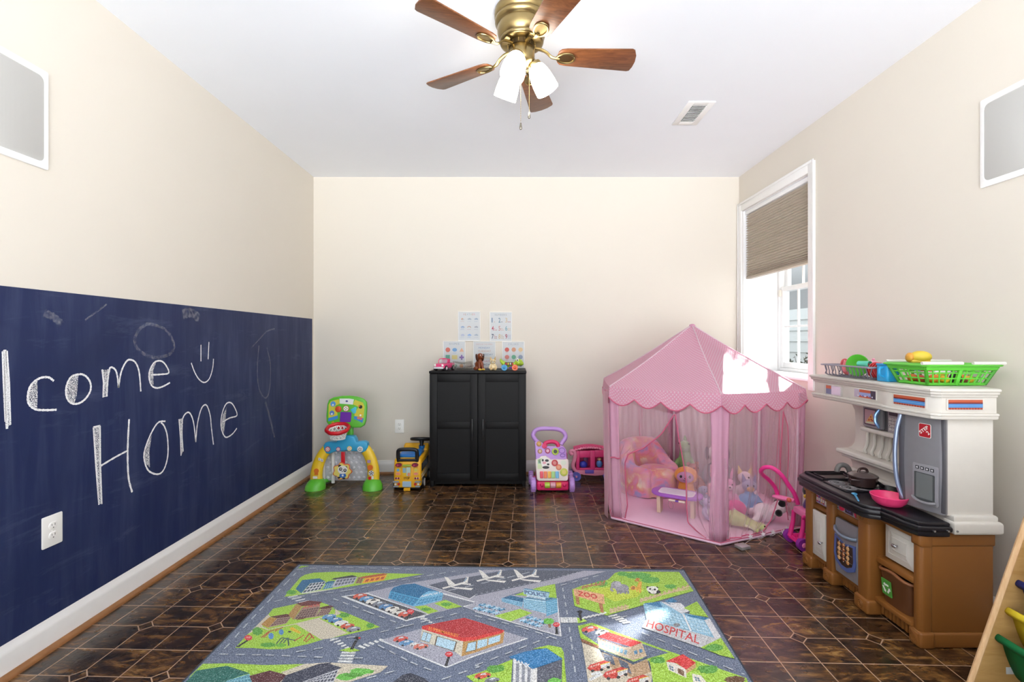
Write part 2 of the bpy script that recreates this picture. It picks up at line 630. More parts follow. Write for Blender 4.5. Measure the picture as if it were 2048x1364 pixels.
# ---------------------------------------------------------------- pleated shade
def shade_mat():
    m, t, b = newmat('pleated_shade_fabric')
    co = t.coord('Object')
    t.l(t.mix(t.noise(co, 120, 2), lin('#cfc5b8'), lin('#ddd3c6')), b.inputs['Base Color'])
    b.inputs['Roughness'].default_value = 0.9
    b.inputs['Specular IOR Level'].default_value = 0.1
    t.bump(t.noise(co, 700, 2), 0.25, 0.001, b)
    return m
sh = thing('pleated_shade', 'taupe pleated fabric shade lowered halfway down the window', 'window shade', (XR + .045, (WY0 + WY1) / 2, WZ1 - .004))
b = MB()
b.box((-.03, -.484, -.034), (.03, .484, 0), M_SASH, 0.004)
b.build('headrail', M_SASH, sh)
b = MB()
zs = []
z = -.034
i = 0
while z > -.585:
    st = 0.0215 if i < 21 else 0.0215 - min(i - 21, 9) * 0.0017
    zs.append((z, st)); z -= st; i += 1
M_SHADE = shade_mat()
for sgn in (-1, 1):
    vs, fs = [], []
    for y in (-.474, .474):
        for (zz, st) in zs:
            vs += [(sgn * .004, y, zz), (sgn * .027, y, zz - st * (.72 if sgn < 0 else .5))]
        vs.append((sgn * .008, y, z))
    n = len(vs) // 2
    fs = [[k, k + 1, n + k + 1, n + k] for k in range(n - 1)]
    b.faces(vs, fs, M_SHADE, smooth=False)
b.build('shade_fabric', M_SHADE, sh)
b = MB()
b.box((-.024, -.476, z - .02), (.024, .476, z), mat('#b5a896', 0.45), 0.004)
b.build('bottom_rail', None, sh)

# ---------------------------------------------------------------- outside the window: a sided wall of the light well, gravel, plants
def siding():
    m, t, b = newmat('white_lap_siding')
    b.inputs['Base Color'].default_value = lin('#b4babd')
    b.inputs['Roughness'].default_value = 0.5
    return m
M_SID = siding()
b = MB()
k = 0
zz = 0.3
while zz < 1.5:
    b.box((3.42 - .012 * 0, 1.9, zz), (3.45, 7.0, zz + .125), M_SID)
    b.faces([(3.40, 1.9, zz), (3.40, 7.0, zz), (3.419, 7.0, zz + .13), (3.419, 1.9, zz + .13)], [[0, 1, 2, 3]], M_SID, smooth=False)
    zz += .13
struct(b.build('wall_outside', M_SID))
struct_g = MB()
struct_g.box((XR + .37, 0.2, .60), (3.40, 7.0, .66), mat('#4c463c', 0.9, var=0.4, nscale=60))
struct(struct_g.build('ground_outside', None))
M_LEAF = mat('#39402f', 0.7, var=0.5, nscale=18)
M_STEM = mat('#4a3b2c', 0.9)
def shrub(x, y, label):
    o = thing('shrub', label, 'plant', (x, y, .66))
    f = MB()
    st = MB()
    rr = random.Random(int(y * 100))
    for q in range(26):
        a, e = rr.uniform(0, 2 * PI), rr.uniform(0.2, 0.7)
        tip = Vector((e * .42 * math.cos(a), e * .42 * math.sin(a), rr.uniform(.26, .44)))
        st.tube([(0, 0, 0), tip * 0.5 + Vector((0, 0, .05)), tip], [.006, .004, .002], M_STEM, 5)
        for j in range(16):
            c = tip * rr.uniform(0.45, 1.05) + Vector((rr.gauss(0, .03), rr.gauss(0, .03), rr.gauss(0, .025)))
            d = Vector((rr.gauss(0, 1), rr.gauss(0, 1), rr.gauss(0.4, 1))).normalized() * .028
            s = d.cross(Vector((rr.gauss(0, 1), rr.gauss(0, 1), rr.gauss(0, 1)))).normalized() * .011
            f.faces([c - d, c + s, c + d, c - s], [[0, 1, 2, 3]], M_LEAF)
    f.build('foliage', M_LEAF, o)
    st.build('stem', M_STEM, o)
shrub(2.98, 4.98, 'dark leafy shrub outside the window beside the recess jamb')
shrub(2.95, 4.50, 'dark leafy shrub outside the window nearer the white trim')

# ---------------------------------------------------------------- chalkboard on the left wall
def board_mat():
    m, t, b = newmat('navy_chalkboard_paint')
    co = t.coord('Object')
    smear = t.n('ShaderNodeMapping')
    smear.inputs['Scale'].default_value = (1, 9, 0.9)
    t.l(co, smear.inputs[0])
    s1_ = t.noise(smear.outputs[0], 1.6, 5, 0.65, 0.4)
    s2_ = t.noise(co, 1.3, 4, 0.6, 0.8)
    sw = t.n('ShaderNodeMapping')
    sw.inputs['Rotation'].default_value = (R(38), 0, 0)
    sw.inputs['Scale'].default_value = (1, 2.2, 11)
    t.l(co, sw.inputs[0])
    s3_ = t.noise(sw.outputs[0], 1.1, 5, 0.7, 0.5)
    a = t.m('MULTIPLY', t.ramp(s1_, [(0.42, 0.0), (0.75, 1.0)]), t.ramp(s2_, [(0.35, 0.15), (0.7, 1.0)]))
    a = t.m('ADD', t.m('MULTIPLY', a, 0.17), t.m('MULTIPLY', t.ramp(s3_, [(0.57, 0.0), (0.78, 1.0)]), 0.16))
    c = t.mix(s2_, lin('#172348'), lin('#212f5c'))
    t.l(t.mix(a, c, lin('#8d9bb8')), b.inputs['Base Color'])
    b.inputs['Roughness'].default_value = 0.55
    b.inputs['Specular IOR Level'].default_value = 0.35
    t.bump(t.noise(co, 240, 2), 0.08, 0.002, b)
    return m
def chalk_mat(lo, hi, alpha=1.0, sc=330):
    m, t, b = newmat('chalk')
    co = t.coord('Object')
    n = t.noise(co, sc, 2, 0.6)
    b.inputs['Base Color'].default_value = lin('#f3f3f4')
    b.inputs['Roughness'].default_value = 1.0
    b.inputs['Specular IOR Level'].default_value = 0.0
    t.l(t.m('MULTIPLY', t.ramp(n, [(lo, 0.0), (hi, 1.0)]), alpha), b.inputs['Alpha'])
    return m
cbd = thing('chalkboard', 'long navy blue chalkboard with a chalk greeting on the cream side wall', 'chalkboard', (XL, 2.2, .122))
b = MB()
b.box((XL + .0005, YF + .3, .122), (XL + .003, 4.345, 1.417), board_mat())
b.build('board', None, cbd, world=True)
M_CH1 = chalk_mat(0.31, 0.42)
M_CH2 = chalk_mat(0.46, 0.55)
M_CH3 = chalk_mat(0.35, 0.75, 0.20, 60)
def cp(p):      # crop pixels of the board study -> wall point
    q = on_side(p[0] * 0.41052, 560 + p[1] * 0.41052, XL + .0035)
    return q
def stroke(mb, pts, wd, m, smooth=True, lift=0.0):
    P = [cp(p) for p in pts]
    if smooth and len(P) > 2:
        P = spline(P, 7)
    L = len(P)
    vs = []
    for i, p in enumerate(P):
        t = (P[min(L - 1, i + 1)] - P[max(0, i - 1)]).normalized()
        n = Vector((1, 0, 0)).cross(t) * wd / 2 * (1 + 0.18 * math.sin(i * 2.3))
        o = Vector((lift, 0, 0))
        vs += [p + n + o, p - n + o]
    mb.faces(vs, [[2 * i, 2 * i + 1, 2 * i + 3, 2 * i + 2] for i in range(L - 1)], m)
def fill(mb, pts, m, lift=0.0002):
    mb.faces([cp(p) + Vector((lift, 0, 0)) for p in pts], [list(range(len(pts)))], m)
WD = .0085
def letter(*ops):
    mb = MB()
    for o in ops:
        if o[0] == 's':
            stroke(mb, o[1], o[2] if len(o) > 2 else WD, M_CH1)
        elif o[0] == 'l':
            stroke(mb, o[1], o[2] if len(o) > 2 else WD, M_CH1, False)
        else:
            fill(mb, o[1], M_CH2)
    mb.build('chalk_letter', M_CH1, cbd, world=True)
letter(('f', [(12, 345), (30, 340), (42, 480), (52, 705), (26, 722), (22, 520)]), ('l', [(24, 340), (28, 480), (34, 725)], .010), ('l', [(14, 348), (20, 500), (27, 690)]), ('l', [(32, 345), (42, 500), (50, 705)]))
letter(('f', [(182, 482), (160, 500), (140, 545), (138, 590), (150, 620), (180, 632), (183, 560)]), ('s', [(262, 492), (235, 474), (190, 480), (150, 515), (136, 565), (142, 605), (175, 630), (225, 634), (276, 632)]))
letter(('f', [(382, 460), (352, 475), (328, 510), (322, 555), (335, 590), (362, 600), (374, 560)]), ('s', [(396, 458), (350, 470), (325, 515), (324, 565), (345, 598), (380, 602), (415, 580), (440, 540), (440, 500), (420, 470), (396, 458)]))
letter(('f', [(497, 440), (525, 435), (540, 425), (525, 500), (520, 568), (498, 572), (506, 500)]), ('l', [(498, 436), (506, 500), (502, 572)]), ('s', [(520, 568), (524, 500), (535, 430), (560, 435), (572, 470), (577, 525)]), ('s', [(577, 525), (590, 450), (612, 402), (632, 388), (660, 402), (678, 450), (686, 543)]))
letter(('f', [(762, 395), (740, 420), (727, 465), (732, 500), (748, 512), (746, 440)]), ('s', [(735, 462), (780, 460), (822, 452), (806, 412), (782, 394), (752, 402), (730, 440), (727, 480), (740, 515), (765, 526), (795, 518), (828, 500)]))
letter(('l', [(979, 316), (979, 396)], .007))
letter(('l', [(1018, 302), (1014, 386)], .007))
letter(('s', [(932, 404), (948, 448), (970, 484), (996, 499), (1020, 480), (1036, 430), (1040, 384)], .0075))
letter(('f', [(454, 718), (488, 711), (486, 820), (498, 1090), (478, 1092), (470, 880)]), ('l', [(454, 718), (488, 711)]), ('l', [(456, 718), (468, 900), (482, 1095)]), ('l', [(487, 711), (488, 900), (496, 1092)]), ('s', [(490, 906), (560, 864), (620, 832)]), ('s', [(629, 678), (622, 830), (626, 960), (644, 1034)], .010))
letter(('f', [(740, 755), (716, 800), (702, 860), (708, 890), (730, 915), (728, 830)]), ('s', [(806, 688), (770, 695), (735, 750), (705, 830), (704, 880), (725, 930), (770, 946), (800, 920), (818, 850), (815, 760), (800, 712), (784, 694)]))
letter(('f', [(870, 680), (892, 672), (888, 760), (892, 835), (882, 855), (878, 770)]), ('l', [(872, 678), (880, 770), (882, 856)]), ('s', [(892, 836), (886, 740), (892, 670), (920, 645), (942, 690), (954, 790)]), ('s', [(954, 790), (962, 700), (982, 625), (1006, 610), (1024, 660), (1030, 720), (1040, 802)]))
letter(('f', [(1104, 620), (1084, 660), (1078, 710), (1090, 745), (1096, 700)]), ('s', [(1086, 690), (1120, 672), (1154, 660), (1145, 625), (1125, 598), (1100, 606), (1080, 660), (1078, 720), (1098, 765), (1130, 752), (1154, 722)]))
def smudge(pts, wd):
    mb = MB()
    stroke(mb, pts, wd, M_CH3)
    mb.build('chalk_smudge', M_CH3, cbd, world=True)
smudge([(720, 213), (680, 240), (656, 295), (680, 345), (745, 376), (820, 365), (848, 325), (830, 270), (790, 232), (720, 213)], .016)
smudge([(1338, 238), (1300, 250), (1262, 290), (1225, 330)], .010)
smudge([(1292, 592), (1312, 660), (1338, 770)], .022)
smudge([(1262, 320), (1254, 420), (1260, 520), (1290, 575), (1312, 540), (1318, 420), (1300, 330)], .014)
smudge([(890, 165), (930, 160), (970, 185)], .055)
smudge([(520, 118), (470, 155), (415, 195)], .008)
smudge([(215, 160), (260, 180), (300, 215)], .03)

# ---------------------------------------------------------------- things fixed to walls and ceiling
M_PLATE = mat('#f5f4f0', 0.3, var=0.01)
M_SLOT = mat('#55524d', 0.6)
def outlet(M, label):
    """local x right, y up, z out of the wall"""
    o = thing('wall_outlet', label, 'outlet', M.translation, group=None)
    o.matrix_world = M
    o.rotation_euler = M.to_euler()
    ROOTM[o.name] = M
    b = MB()
    b.prism(rrect(-.042, -.062, .042, .062, .005), .006, M_PLATE, bev=.0025)
    b.build('cover_plate', M_PLATE, o)
    for s in (1, -1):
        b = MB()
        c = s * .0195
        b.prism([(x, max(-.0135, min(.0135, y)) + c) for x, y in ngon(0, 0, .0172, 28)], .0085, M_PLATE, bev=.001)
        for x, h in ((-.0063, .0036), (.0063, .0044)):
            b.box((x - .0011, c + .004 - h, .0082), (x + .0011, c + .004 + h, .0087), M_SLOT)
        b.prism(ngon(0, c - .0075, .0024, 10), .0088, M_SLOT)
        b.build('socket', M_PLATE, o)
    b = MB()
    b.cyl((0, 0, .005), (0, 0, .0072), .003, M_PLATE, n=12)
    b.build('screw', M_PLATE, o)
outlet(facing((XL + .0032, 1.90, .465), (0, 1, 0), (0, 0, 1)), 'white double outlet set low in the navy chalkboard')
outlet(facing((-1.058, YB - .0002, .434), (1, 0, 0), (0, 0, 1)), 'white double outlet on the back wall beside the black cabinet')
def speaker(M, label, m_g):
    o = thing('wall_speaker', label, 'speaker', M.translation)
    o.matrix_world = M
    o.rotation_euler = M.to_euler()
    ROOTM[o.name] = M
    b = MB()
    fr = rrect(-.145, -.193, .145, .193, .006)
    inn = rrect(-.127, -.166, .127, .166, .022)
    vs = [(x, y, 0) for x, y in fr] + [(x, y, .007) for x, y in rrect(-.144, -.192, .144, .192, .006)] + [(x, y, .009) for x, y in rrect(-.130, -.169, .130, .169, .022)] + [(x, y, .005) for x, y in inn]
    n = len(fr)
    b.faces(vs, [[k * n + i, k * n + (i + 1) % n, (k + 1) * n + (i + 1) % n, (k + 1) * n + i] for k in range(3) for i in range(n)], M_TRIM)
    b.build('speaker_frame', M_TRIM, o)
    b = MB()
    b.prism(rrect(-.1285, -.1675, .1285, .1675, .022), .0062, m_g, bev=.0015)
    b.build('grille', m_g, o)
def grille_mat():
    m, t, b = newmat('perforated_grille')
    co = t.coord('Object')
    v = t.n('ShaderNodeTexVoronoi', i_Scale=520.0, i_Randomness=0.0)
    t.l(co, v.inputs['Vector'])
    t.l(t.mix(t.m('LESS_THAN', v.outputs['Distance'], 0.3), lin('#c3c2be'), lin('#8b8a87')), b.inputs['Base Color'])
    b.inputs['Roughness'].default_value = 0.6
    return m
M_GR = grille_mat()
speaker(facing((XL + .0005, 1.74, 2.083), (0, 1, 0), (0, 0, 1)), 'grey framed in-wall speaker high on the wall above the chalkboard', M_GR)
speaker(facing((XR - .0005, 1.958, 2.081), (0, -1, 0), (0, 0, 1)), 'grey framed in-wall speaker high above the toy kitchen', M_GR)
# ceiling register
vt = thing('ceiling_vent', 'white slatted air vent in the ceiling near the window', 'vent', (1.173, 3.15, ZC))
b = MB()
x0, x1, y0, y1 = -.086, .086, -.16, .16
gx0, gx1, gy0, gy1 = -.045, .045, -.118, .112
for lo, hi in (((x0, y0, -.008), (gx0, y1, 0)), ((gx1, y0, -.008), (x1, y1, 0)), ((gx0, y0, -.008), (gx1, gy0, 0)), ((gx0, gy1, -.008), (gx1, y1, 0))):
    b.box(lo, hi, M_TRIM, 0.002)
b.build('vent_frame', M_TRIM, vt)
b = MB()
for k in range(13):
    y = gy0 + .006 + (gy1 - gy0 - .012) * k / 12
    b.box((gx0, -.0085, -.0008), (gx1, .0085, .0008), M_TRIM, M=Matrix.Translation((0, y, -.006)) @ Matrix.Rotation(R(38), 4, 'X'))
b.build('slat', M_TRIM, vt)
b = MB()
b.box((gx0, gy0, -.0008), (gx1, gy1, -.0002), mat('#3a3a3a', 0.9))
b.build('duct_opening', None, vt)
# ================================================================ ceiling fan
M_BRASS = mat('#96835a', 0.30, 1.0, var=0.08, nscale=14)
M_BRASSD = mat('#4a3c26', 0.4, 0.8)
def wood_mat(name, dark, lite, rough, axis_scale):
    m, t, b = newmat(name)
    co = t.coord('Object', axis_scale)
    n = t.noise(co, 1.0, 5, 0.65, 1.2)
    t.l(t.ramp(n, [(0.3, dark), (0.72, lite)]), b.inputs['Base Color'])
    b.inputs['Roughness'].default_value = rough
    return m
M_BLADE = wood_mat('cherry_blade', '#56301a', '#8a5633', 0.33, (9, 60, 40))
fan = thing('ceiling_fan', 'antique brass ceiling fan with five cherry wood blades and three lit glass shades', 'ceiling fan', (.03, 2.18, ZC))
b = MB()
b.lathe([(0, 0), (.122, 0), (.124, -.010), (.1235, -.030), (.117, -.038), (.121, -.043), (.121, -.055), (.112, -.063), (.108, -.068), (.111, -.076), (.1105, -.100), (.104, -.122), (.098, -.130), (.101, -.137), (.098, -.146), (.088, -.150), (0, -.150)], M_BRASS, 40)
b.build('motor_housing', M_BRASS, fan, ang=50)
b = MB()
b.lathe([(0, -.149), (.060, -.149), (.060, -.170), (.052, -.172), (.052, -.184), (0, -.184)], M_BRASSD, 32)
for k in range(14):
    a = 2 * PI * k / 14
    b.box((-.003, -.0015, -.008), (.003, .0015, .008), M_BRASS, M=Matrix.Translation((.061 * math.cos(a), .061 * math.sin(a), -.160)) @ Matrix.Rotation(a, 4, 'Z'))
b.build('rotor', M_BRASSD, fan)
b = MB()
b.lathe([(0, -.170), (.056, -.170), (.060, -.176), (.060, -.206), (.058, -.226), (.050, -.240), (.030, -.250), (.012, -.254), (.010, -.262), (0, -.264)], M_BRASS, 36)
b.build('light_kit', M_BRASS, fan)
for k in range(5):
    A = Matrix.Rotation(R(4.5 + 72 * k), 4, 'Z')
    b = MB()
    b.T = A @ Matrix.Translation((0, 0, -.200)) @ Matrix.Rotation(R(-11), 4, 'X')
    out = [(.168, -.030), (.180, -.044), (.205, -.050), (.50, -.066), (.512, -.060), (.526, -.030), (.531, .005), (.528, .038), (.520, .062), (.508, .066), (.205, .050), (.180, .044), (.168, .030), (.163, 0)]
    b.prism(out, .006, M_BLADE, bev=.0015)
    bl = b.build('fan_blade', M_BLADE, fan)
    b = MB()
    b.T = A
    b.tube(spline([(.050, 0, -.166), (.085, 0, -.168), (.115, 0, -.180), (.140, 0, -.201), (.175, 0, -.207)], 5), [.011] * 8 + [.010] * 8 + [.009] * 5, M_BRASS, 10, flat=.55)
    b.T = A @ Matrix.Translation((0, 0, -.200)) @ Matrix.Rotation(R(-11), 4, 'X')
    ring = spline([(.160, 0, -.004), (.180, -.022, -.004), (.215, -.028, -.004), (.238, -.016, -.004), (.243, 0, -.004), (.238, .016, -.004), (.215, .028, -.004), (.180, .022, -.004)], 4, True)
    b.tube(ring, .0045, M_BRASS, 8, closed=True)
    b.prism([(p.x, p.y) for p in ring], .003, M_BRASS, M=Matrix.Translation((0, 0, -.003)))
    b.build('blade_bracket', M_BRASS, fan)
def lit_glass():
    m, t, b = newmat('lit_frosted_glass')
    co = t.coord('Object')
    n = t.noise(co, 26, 4, 0.6, 1.5)
    b.inputs['Base Color'].default_value = (0.95, 0.93, 0.88, 1)
    b.inputs['Roughness'].default_value = 0.35
    b.inputs['Emission Color'].default_value = (1.0, 0.92, 0.79, 1)
    t.l(t.m('MULTIPLY_ADD', n, 7.0, 13.0), b.inputs['Emission Strength'])
    return m
M_LIT = lit_glass()
for az in (10, 130, 250):
    T = Matrix.Rotation(R(az), 4, 'Z') @ Matrix.Translation((.052, 0, -.222)) @ Matrix.Rotation(R(180 - 29), 4, 'Y') @ Matrix.Rotation(PI, 4, 'Z')
    b = MB()
    b.T = T
    b.lathe([(0, -.012), (.014, -.010), (.016, .004), (.030, .010), (.032, .022), (.029, .028), (0, .028)], M_BRASS, 24)
    so = b.build('lamp_socket', M_BRASS, fan)
    b = MB()
    b.T = T
    b.lathe([(.026, .022), (.036, .030), (.044, .050), (.050, .080), (.053, .110), (.054, .146), (.050, .146), (.049, .110), (.045, .075), (.034, .036), (.022, .028)], M_LIT, 32)
    b.ball((0, 0, .075), (.022, .022, .034), M_LIT, 14)
    b.build('lamp_shade', M_LIT, fan)
for x, y, z1 in ((.036, .045, -.435), (-.004, -.03, -.520)):
    b = MB()
    n = 26
    for k in range(n):
        b.ball((x, y, -.246 + (z1 + .246) * k / n), .0017, M_BRASS, 6)
    b.tube([(x, y, -.24), (x, y, z1)], .0007, M_BRASS, 5)
    pc = b.build('pull_chain', M_BRASS, fan)
    b = MB()
    b.lathe([(0, .0), (.003, -.001), (.0042, -.010), (.006, -.020), (.0058, -.027), (.003, -.031), (0, -.031)], mat('#8c8678', 0.25, 1.0), 14, Matrix.Translation((x, y, z1)))
    b.build('fob', None, pc)

# ================================================================ black two-door cabinet
M_BLK = mat('#0d0c0d', 0.5, var=0.12, nscale=70, bump=0.05, bscale=90, spec=0.25)
cabi = thing('cabinet', 'black two-door cabinet standing against the back wall', 'cabinet', (-.309, 4.16, 0))
x0, x1, y0, y1 = -.401, .401, -.197, .212
b = MB()
b.box((x0, y0 + .018, .052), (x0 + .018, y1, .946), M_BLK, .001)
b.box((x1 - .018, y0 + .018, .052), (x1, y1, .946), M_BLK, .001)
b.box((x0 + .018, y0 + .020, .052), (x1 - .018, y1, .072), M_BLK)
b.box((x0 + .018, y1 - .006, .072), (x1 - .018, y1, .946), M_BLK)
b.box((x0 + .018, y0 + .03, .50), (x1 - .018, y1 - .006, .516), M_BLK)
b.build('case', M_BLK, cabi)
b = MB()
b.box((x0 - .003, y0 - .006, .946), (x1 + .003, y1, .967), M_BLK, .003)
b.build('top_panel', M_BLK, cabi)
for sx in (x0 + .002, x1 - .032):
    for sy in (y0 + .022, y1 - .034):
        b = MB()
        b.box((sx, sy, 0), (sx + .03, sy + .03, .052), M_BLK, .002)
        b.build('leg', M_BLK, cabi)
b = MB()
b.box((x0 + .03, y0 + .06, .012), (x1 - .03, y0 + .075, .052), M_BLK)
b.build('plinth', M_BLK, cabi)
for s, (a, c) in ((0, (x0 + .001, -.002)), (1, (.002, x1 - .001))):
    b = MB()
    z0, z1 = .055, .942
    st = .062
    b.box((a, y0, z0), (a + st, y0 + .018, z1), M_BLK, .0015)
    b.box((c - st, y0, z0), (c, y0 + .018, z1), M_BLK, .0015)
    for q0, q1 in ((z0, z0 + .062), (.487, .545), (z1 - .066, z1)):
        b.box((a + st, y0 + .0008, q0), (c - st, y0 + .018, q1), M_BLK, .0015)
    b.box((a + st, y0 + .010, z0 + .05), (c - st, y0 + .016, z1 - .05), M_BLK)
    d = b.build('door', M_BLK, cabi)
    hx = c - .042 if s == 0 else a + .042
    b = MB()
    b.box((hx - .0065, y0 - .028, .397), (hx + .0065, y0 - .018, .571), mat('#2a2a2b', .3, .5), .003)
    for z in (.415, .553):
        b.cyl((hx, y0 - .02, z), (hx, y0 + .002, z), .005, mat('#2a2a2b', .3, .5), n=10)
    b.build('handle', None, d)

# ================================================================ five posters above the cabinet
M_PF = mat('#f3f1ec', 0.4, var=0.01)
M_PAPER = mat('#d2d6d8', 0.7, var=0.02)
def poster(x, z, label, draw):
    """x, z: left and bottom edge on the wall"""
    W_, H_ = .207, .271
    o = thing('poster', label, 'poster', (x, YB - .014, z))
    b = MB()
    t = .006
    for lo, hi in (((0, 0, 0), (t, .0135, H_)), ((W_ - t, 0, 0), (W_, .0135, H_)), ((t, 0, 0), (W_ - t, .0135, t)), ((t, 0, H_ - t), (W_ - t, .0135, H_))):
        b.box(lo, hi, M_PF, .0015)
    b.build('poster_frame', M_PF, o)
    b = MB()
    b.box((t, .004, t), (W_ - t, .012, H_ - t), M_PAPER)
    def P(u, v, k=1):
        return (u * W_, .0038 - .0001 * k, v * H_)
    draw(b, P)
    b.build('print', M_PAPER, o)
def pdisc(b, P, u, v, ru, rv, c, n=20, k=1, a0=0.0):
    b.flat([P(u + ru * math.cos(a0 + 2 * PI * i / n), v + rv * math.sin(a0 + 2 * PI * i / n), k) for i in range(n)], mat(c, .7, var=.05))
def ptext(b, P, s, u0, v0, u1, v1, c, bold=0.0):
    put_text(b, s, lambda u, v: P(u0 + (u1 - u0) * u, v0 + (v1 - v0) * v, 2), mat(c, .7, var=.04), bold)
def title(b, P, s, cols, v=.87):
    n = len(s)
    for i, ch in enumerate(s):
        u = .5 + (i - (n - 1) / 2) * .078
        ptext(b, P, ch, u - .027, v, u + .027, v + .062, cols[i % len(cols)])
def d_weather(b, P):
    title(b, P, 'WEATHER', ['#c58f98', '#b9a08d', '#8fa6b5', '#9aa3b8', '#a8b79a', '#c99a8a', '#d59aa6'])
    words = ['SUNNY', 'CLOUDY', 'WINDY', 'RAINY', 'RAINBOW', 'FOGGY', 'SNOWY', 'STORMY', 'COLD']
    cols = ['#c9a08a', '#a9b4bf', '#9fb0c2', '#9ab0cf', '#c99aa0', '#a8aeb8', '#b6bfd6', '#8fb0dd', '#a9b6c4']
    for i in range(9):
        u, v = .20 + .30 * (i % 3), .74 - .27 * (i // 3)
        c = cols[i]
        if i == 4:
            for k, (r, cc) in enumerate(((.085, '#c98f95'), (.068, '#d8c08a'), (.05, '#9ab8cf'))):
                b.flat([P(u + r * math.cos(R(a)), v - .02 + r * .7 * math.sin(R(a)), 1 + k) for a in range(0, 181, 15)], mat(cc, .7))
            b.flat([P(u + .032 * math.cos(R(a)), v - .02 + .023 * math.sin(R(a)), 5) for a in range(0, 181, 15)], M_PAPER)
        elif i == 0:
            pdisc(b, P, u, v, .05, .036, c)
            pdisc(b, P, u + .04, v - .014, .045, .02, '#b9c2ca', k=2)
        else:
            pdisc(b, P, u - .03, v, .045, .022, c)
            pdisc(b, P, u + .02, v + .010, .05, .03, c, k=2)
            pdisc(b, P, u + .06, v - .004, .04, .02, c, k=3)
            if i in (3, 6, 7):
                for q in (-.04, 0, .04):
                    pdisc(b, P, u + q, v - .045, .008, .014, c, 8)
        ptext(b, P, words[i], u - .085, v - .092, u + .085, v - .068, c)
def d_numbers(b, P):
    title(b, P, 'NUMBERS', ['#9aa4ab', '#8f98a2', '#a8a7a2', '#9aa4b4'])
    cols = ['#54799c', '#5f8298', '#cdb894', '#c2566a', '#c58f8a', '#6fa0ad', '#3e4a63', '#cbb48c', '#a04d61']
    dc = ['#c98b7c', '#59627d', '#b7505a', '#c9566c', '#c7a08e', '#cfae8c', '#a33f52', '#b79c70', '#9aa3c4']
    for i in range(9):
        u, v = .10 + .30 * (i % 3), .64 - .275 * (i // 3)
        ptext(b, P, str(i + 1), u, v, u + (.09 if i else .035), v + .16, cols[i], .012)
        for k in range(i + 1):
            pdisc(b, P, u + .125 + .045 * (k % 3), v + .02 + .05 * (k // 3), .016, .0125, dc[i], 9)
def d_shapes(b, P):
    title(b, P, 'SHAPES', ['#8f9fae', '#a3a9ad', '#90a5b5'])
    pdisc(b, P, .22, .70, .105, .080, '#cf7468')
    pdisc(b, P, .52, .70, .105, .062, '#7aa6d2')
    b.flat([P(.73, .635), P(.93, .635), P(.83, .77)], mat('#dfae92', .7))
    b.flat([P(.12, .37), P(.31, .37), P(.31, .53), P(.12, .53)], mat('#6fae9a', .7))
    b.flat([P(.40, .38), P(.64, .38), P(.64, .52), P(.40, .52)], mat('#dccf8e', .7))
    for k, (lo, hi) in enumerate((((.795, .36), (.865, .53)), ((.73, .415), (.93, .475)))):
        b.flat([P(lo[0], lo[1], 1 + k), P(hi[0], lo[1], 1 + k), P(hi[0], hi[1], 1 + k), P(lo[0], hi[1], 1 + k)], mat('#8a72ad', .7))
    for i, (wd, c) in enumerate((('CIRCLE', '#cf7468'), ('OVAL', '#7aa6d2'), ('TRIANGLE', '#dfae92'))):
        u = (.22, .52, .83)[i]
        ptext(b, P, wd, u - .08, .58, u + .08, .603, c)
    pdisc(b, P, .24, .16, .09, .066, '#c994b2')
    pdisc(b, P, .55, .16, .09, .06, '#8fb6a0', 5)
    pdisc(b, P, .82, .16, .09, .07, '#d8a070', 6)
def d_days(b, P):
    ptext(b, P, 'DAYS OF THE WEEK', .14, .87, .86, .92, '#cfb4ae')
    rows = [('MONDAY', '#7f9cc0'), ('TUESDAY', '#c9a38c'), ('WEDNESDAY', '#6d87a4'), ('THURSDAY', '#cdb996'), ('FRIDAY', '#c07a8c'), ('SATURDAY', '#4f5d78'), ('SUNDAY', '#b98a8f')]
    for i, (wd, c) in enumerate(rows):
        h = .042 * len(wd)
        ptext(b, P, wd, .5 - h, .745 - .113 * i, .5 + h, .805 - .113 * i, c)
def d_colors(b, P):
    title(b, P, 'COLORS', ['#8fa3b8', '#9aa7b4', '#a3abb4'])
    for i, c in enumerate(['#cf6a62', '#d8a285', '#dcc095', '#d98d86', '#74b596', '#93a0b6', '#c7a3c2', '#8a7568', '#5b5f66']):
        u, v = .22 + .30 * (i % 3), .72 - .25 * (i // 3)
        pdisc(b, P, u, v, .098, .074, c)
        ptext(b, P, ['RED', 'ORANGE', 'YELLOW', 'PINK', 'GREEN', 'GREY', 'PURPLE', 'BROWN', 'BLACK'][i], u - .06, v - .115, u + .06, v - .095, c)
poster(-.523, 1.215, 'small white-framed poster titled WEATHER on the back wall', d_weather)
poster(-.234, 1.211, 'small white-framed poster titled NUMBERS on the back wall', d_numbers)
poster(-.660, .945, 'small white-framed poster titled SHAPES behind the pink toy car', d_shapes)
poster(-.384, .943, 'small white-framed poster of weekday names behind the brown toy dog', d_days)
poster(-.119, .941, 'small white-framed poster titled COLORS behind the green pull toy', d_colors)

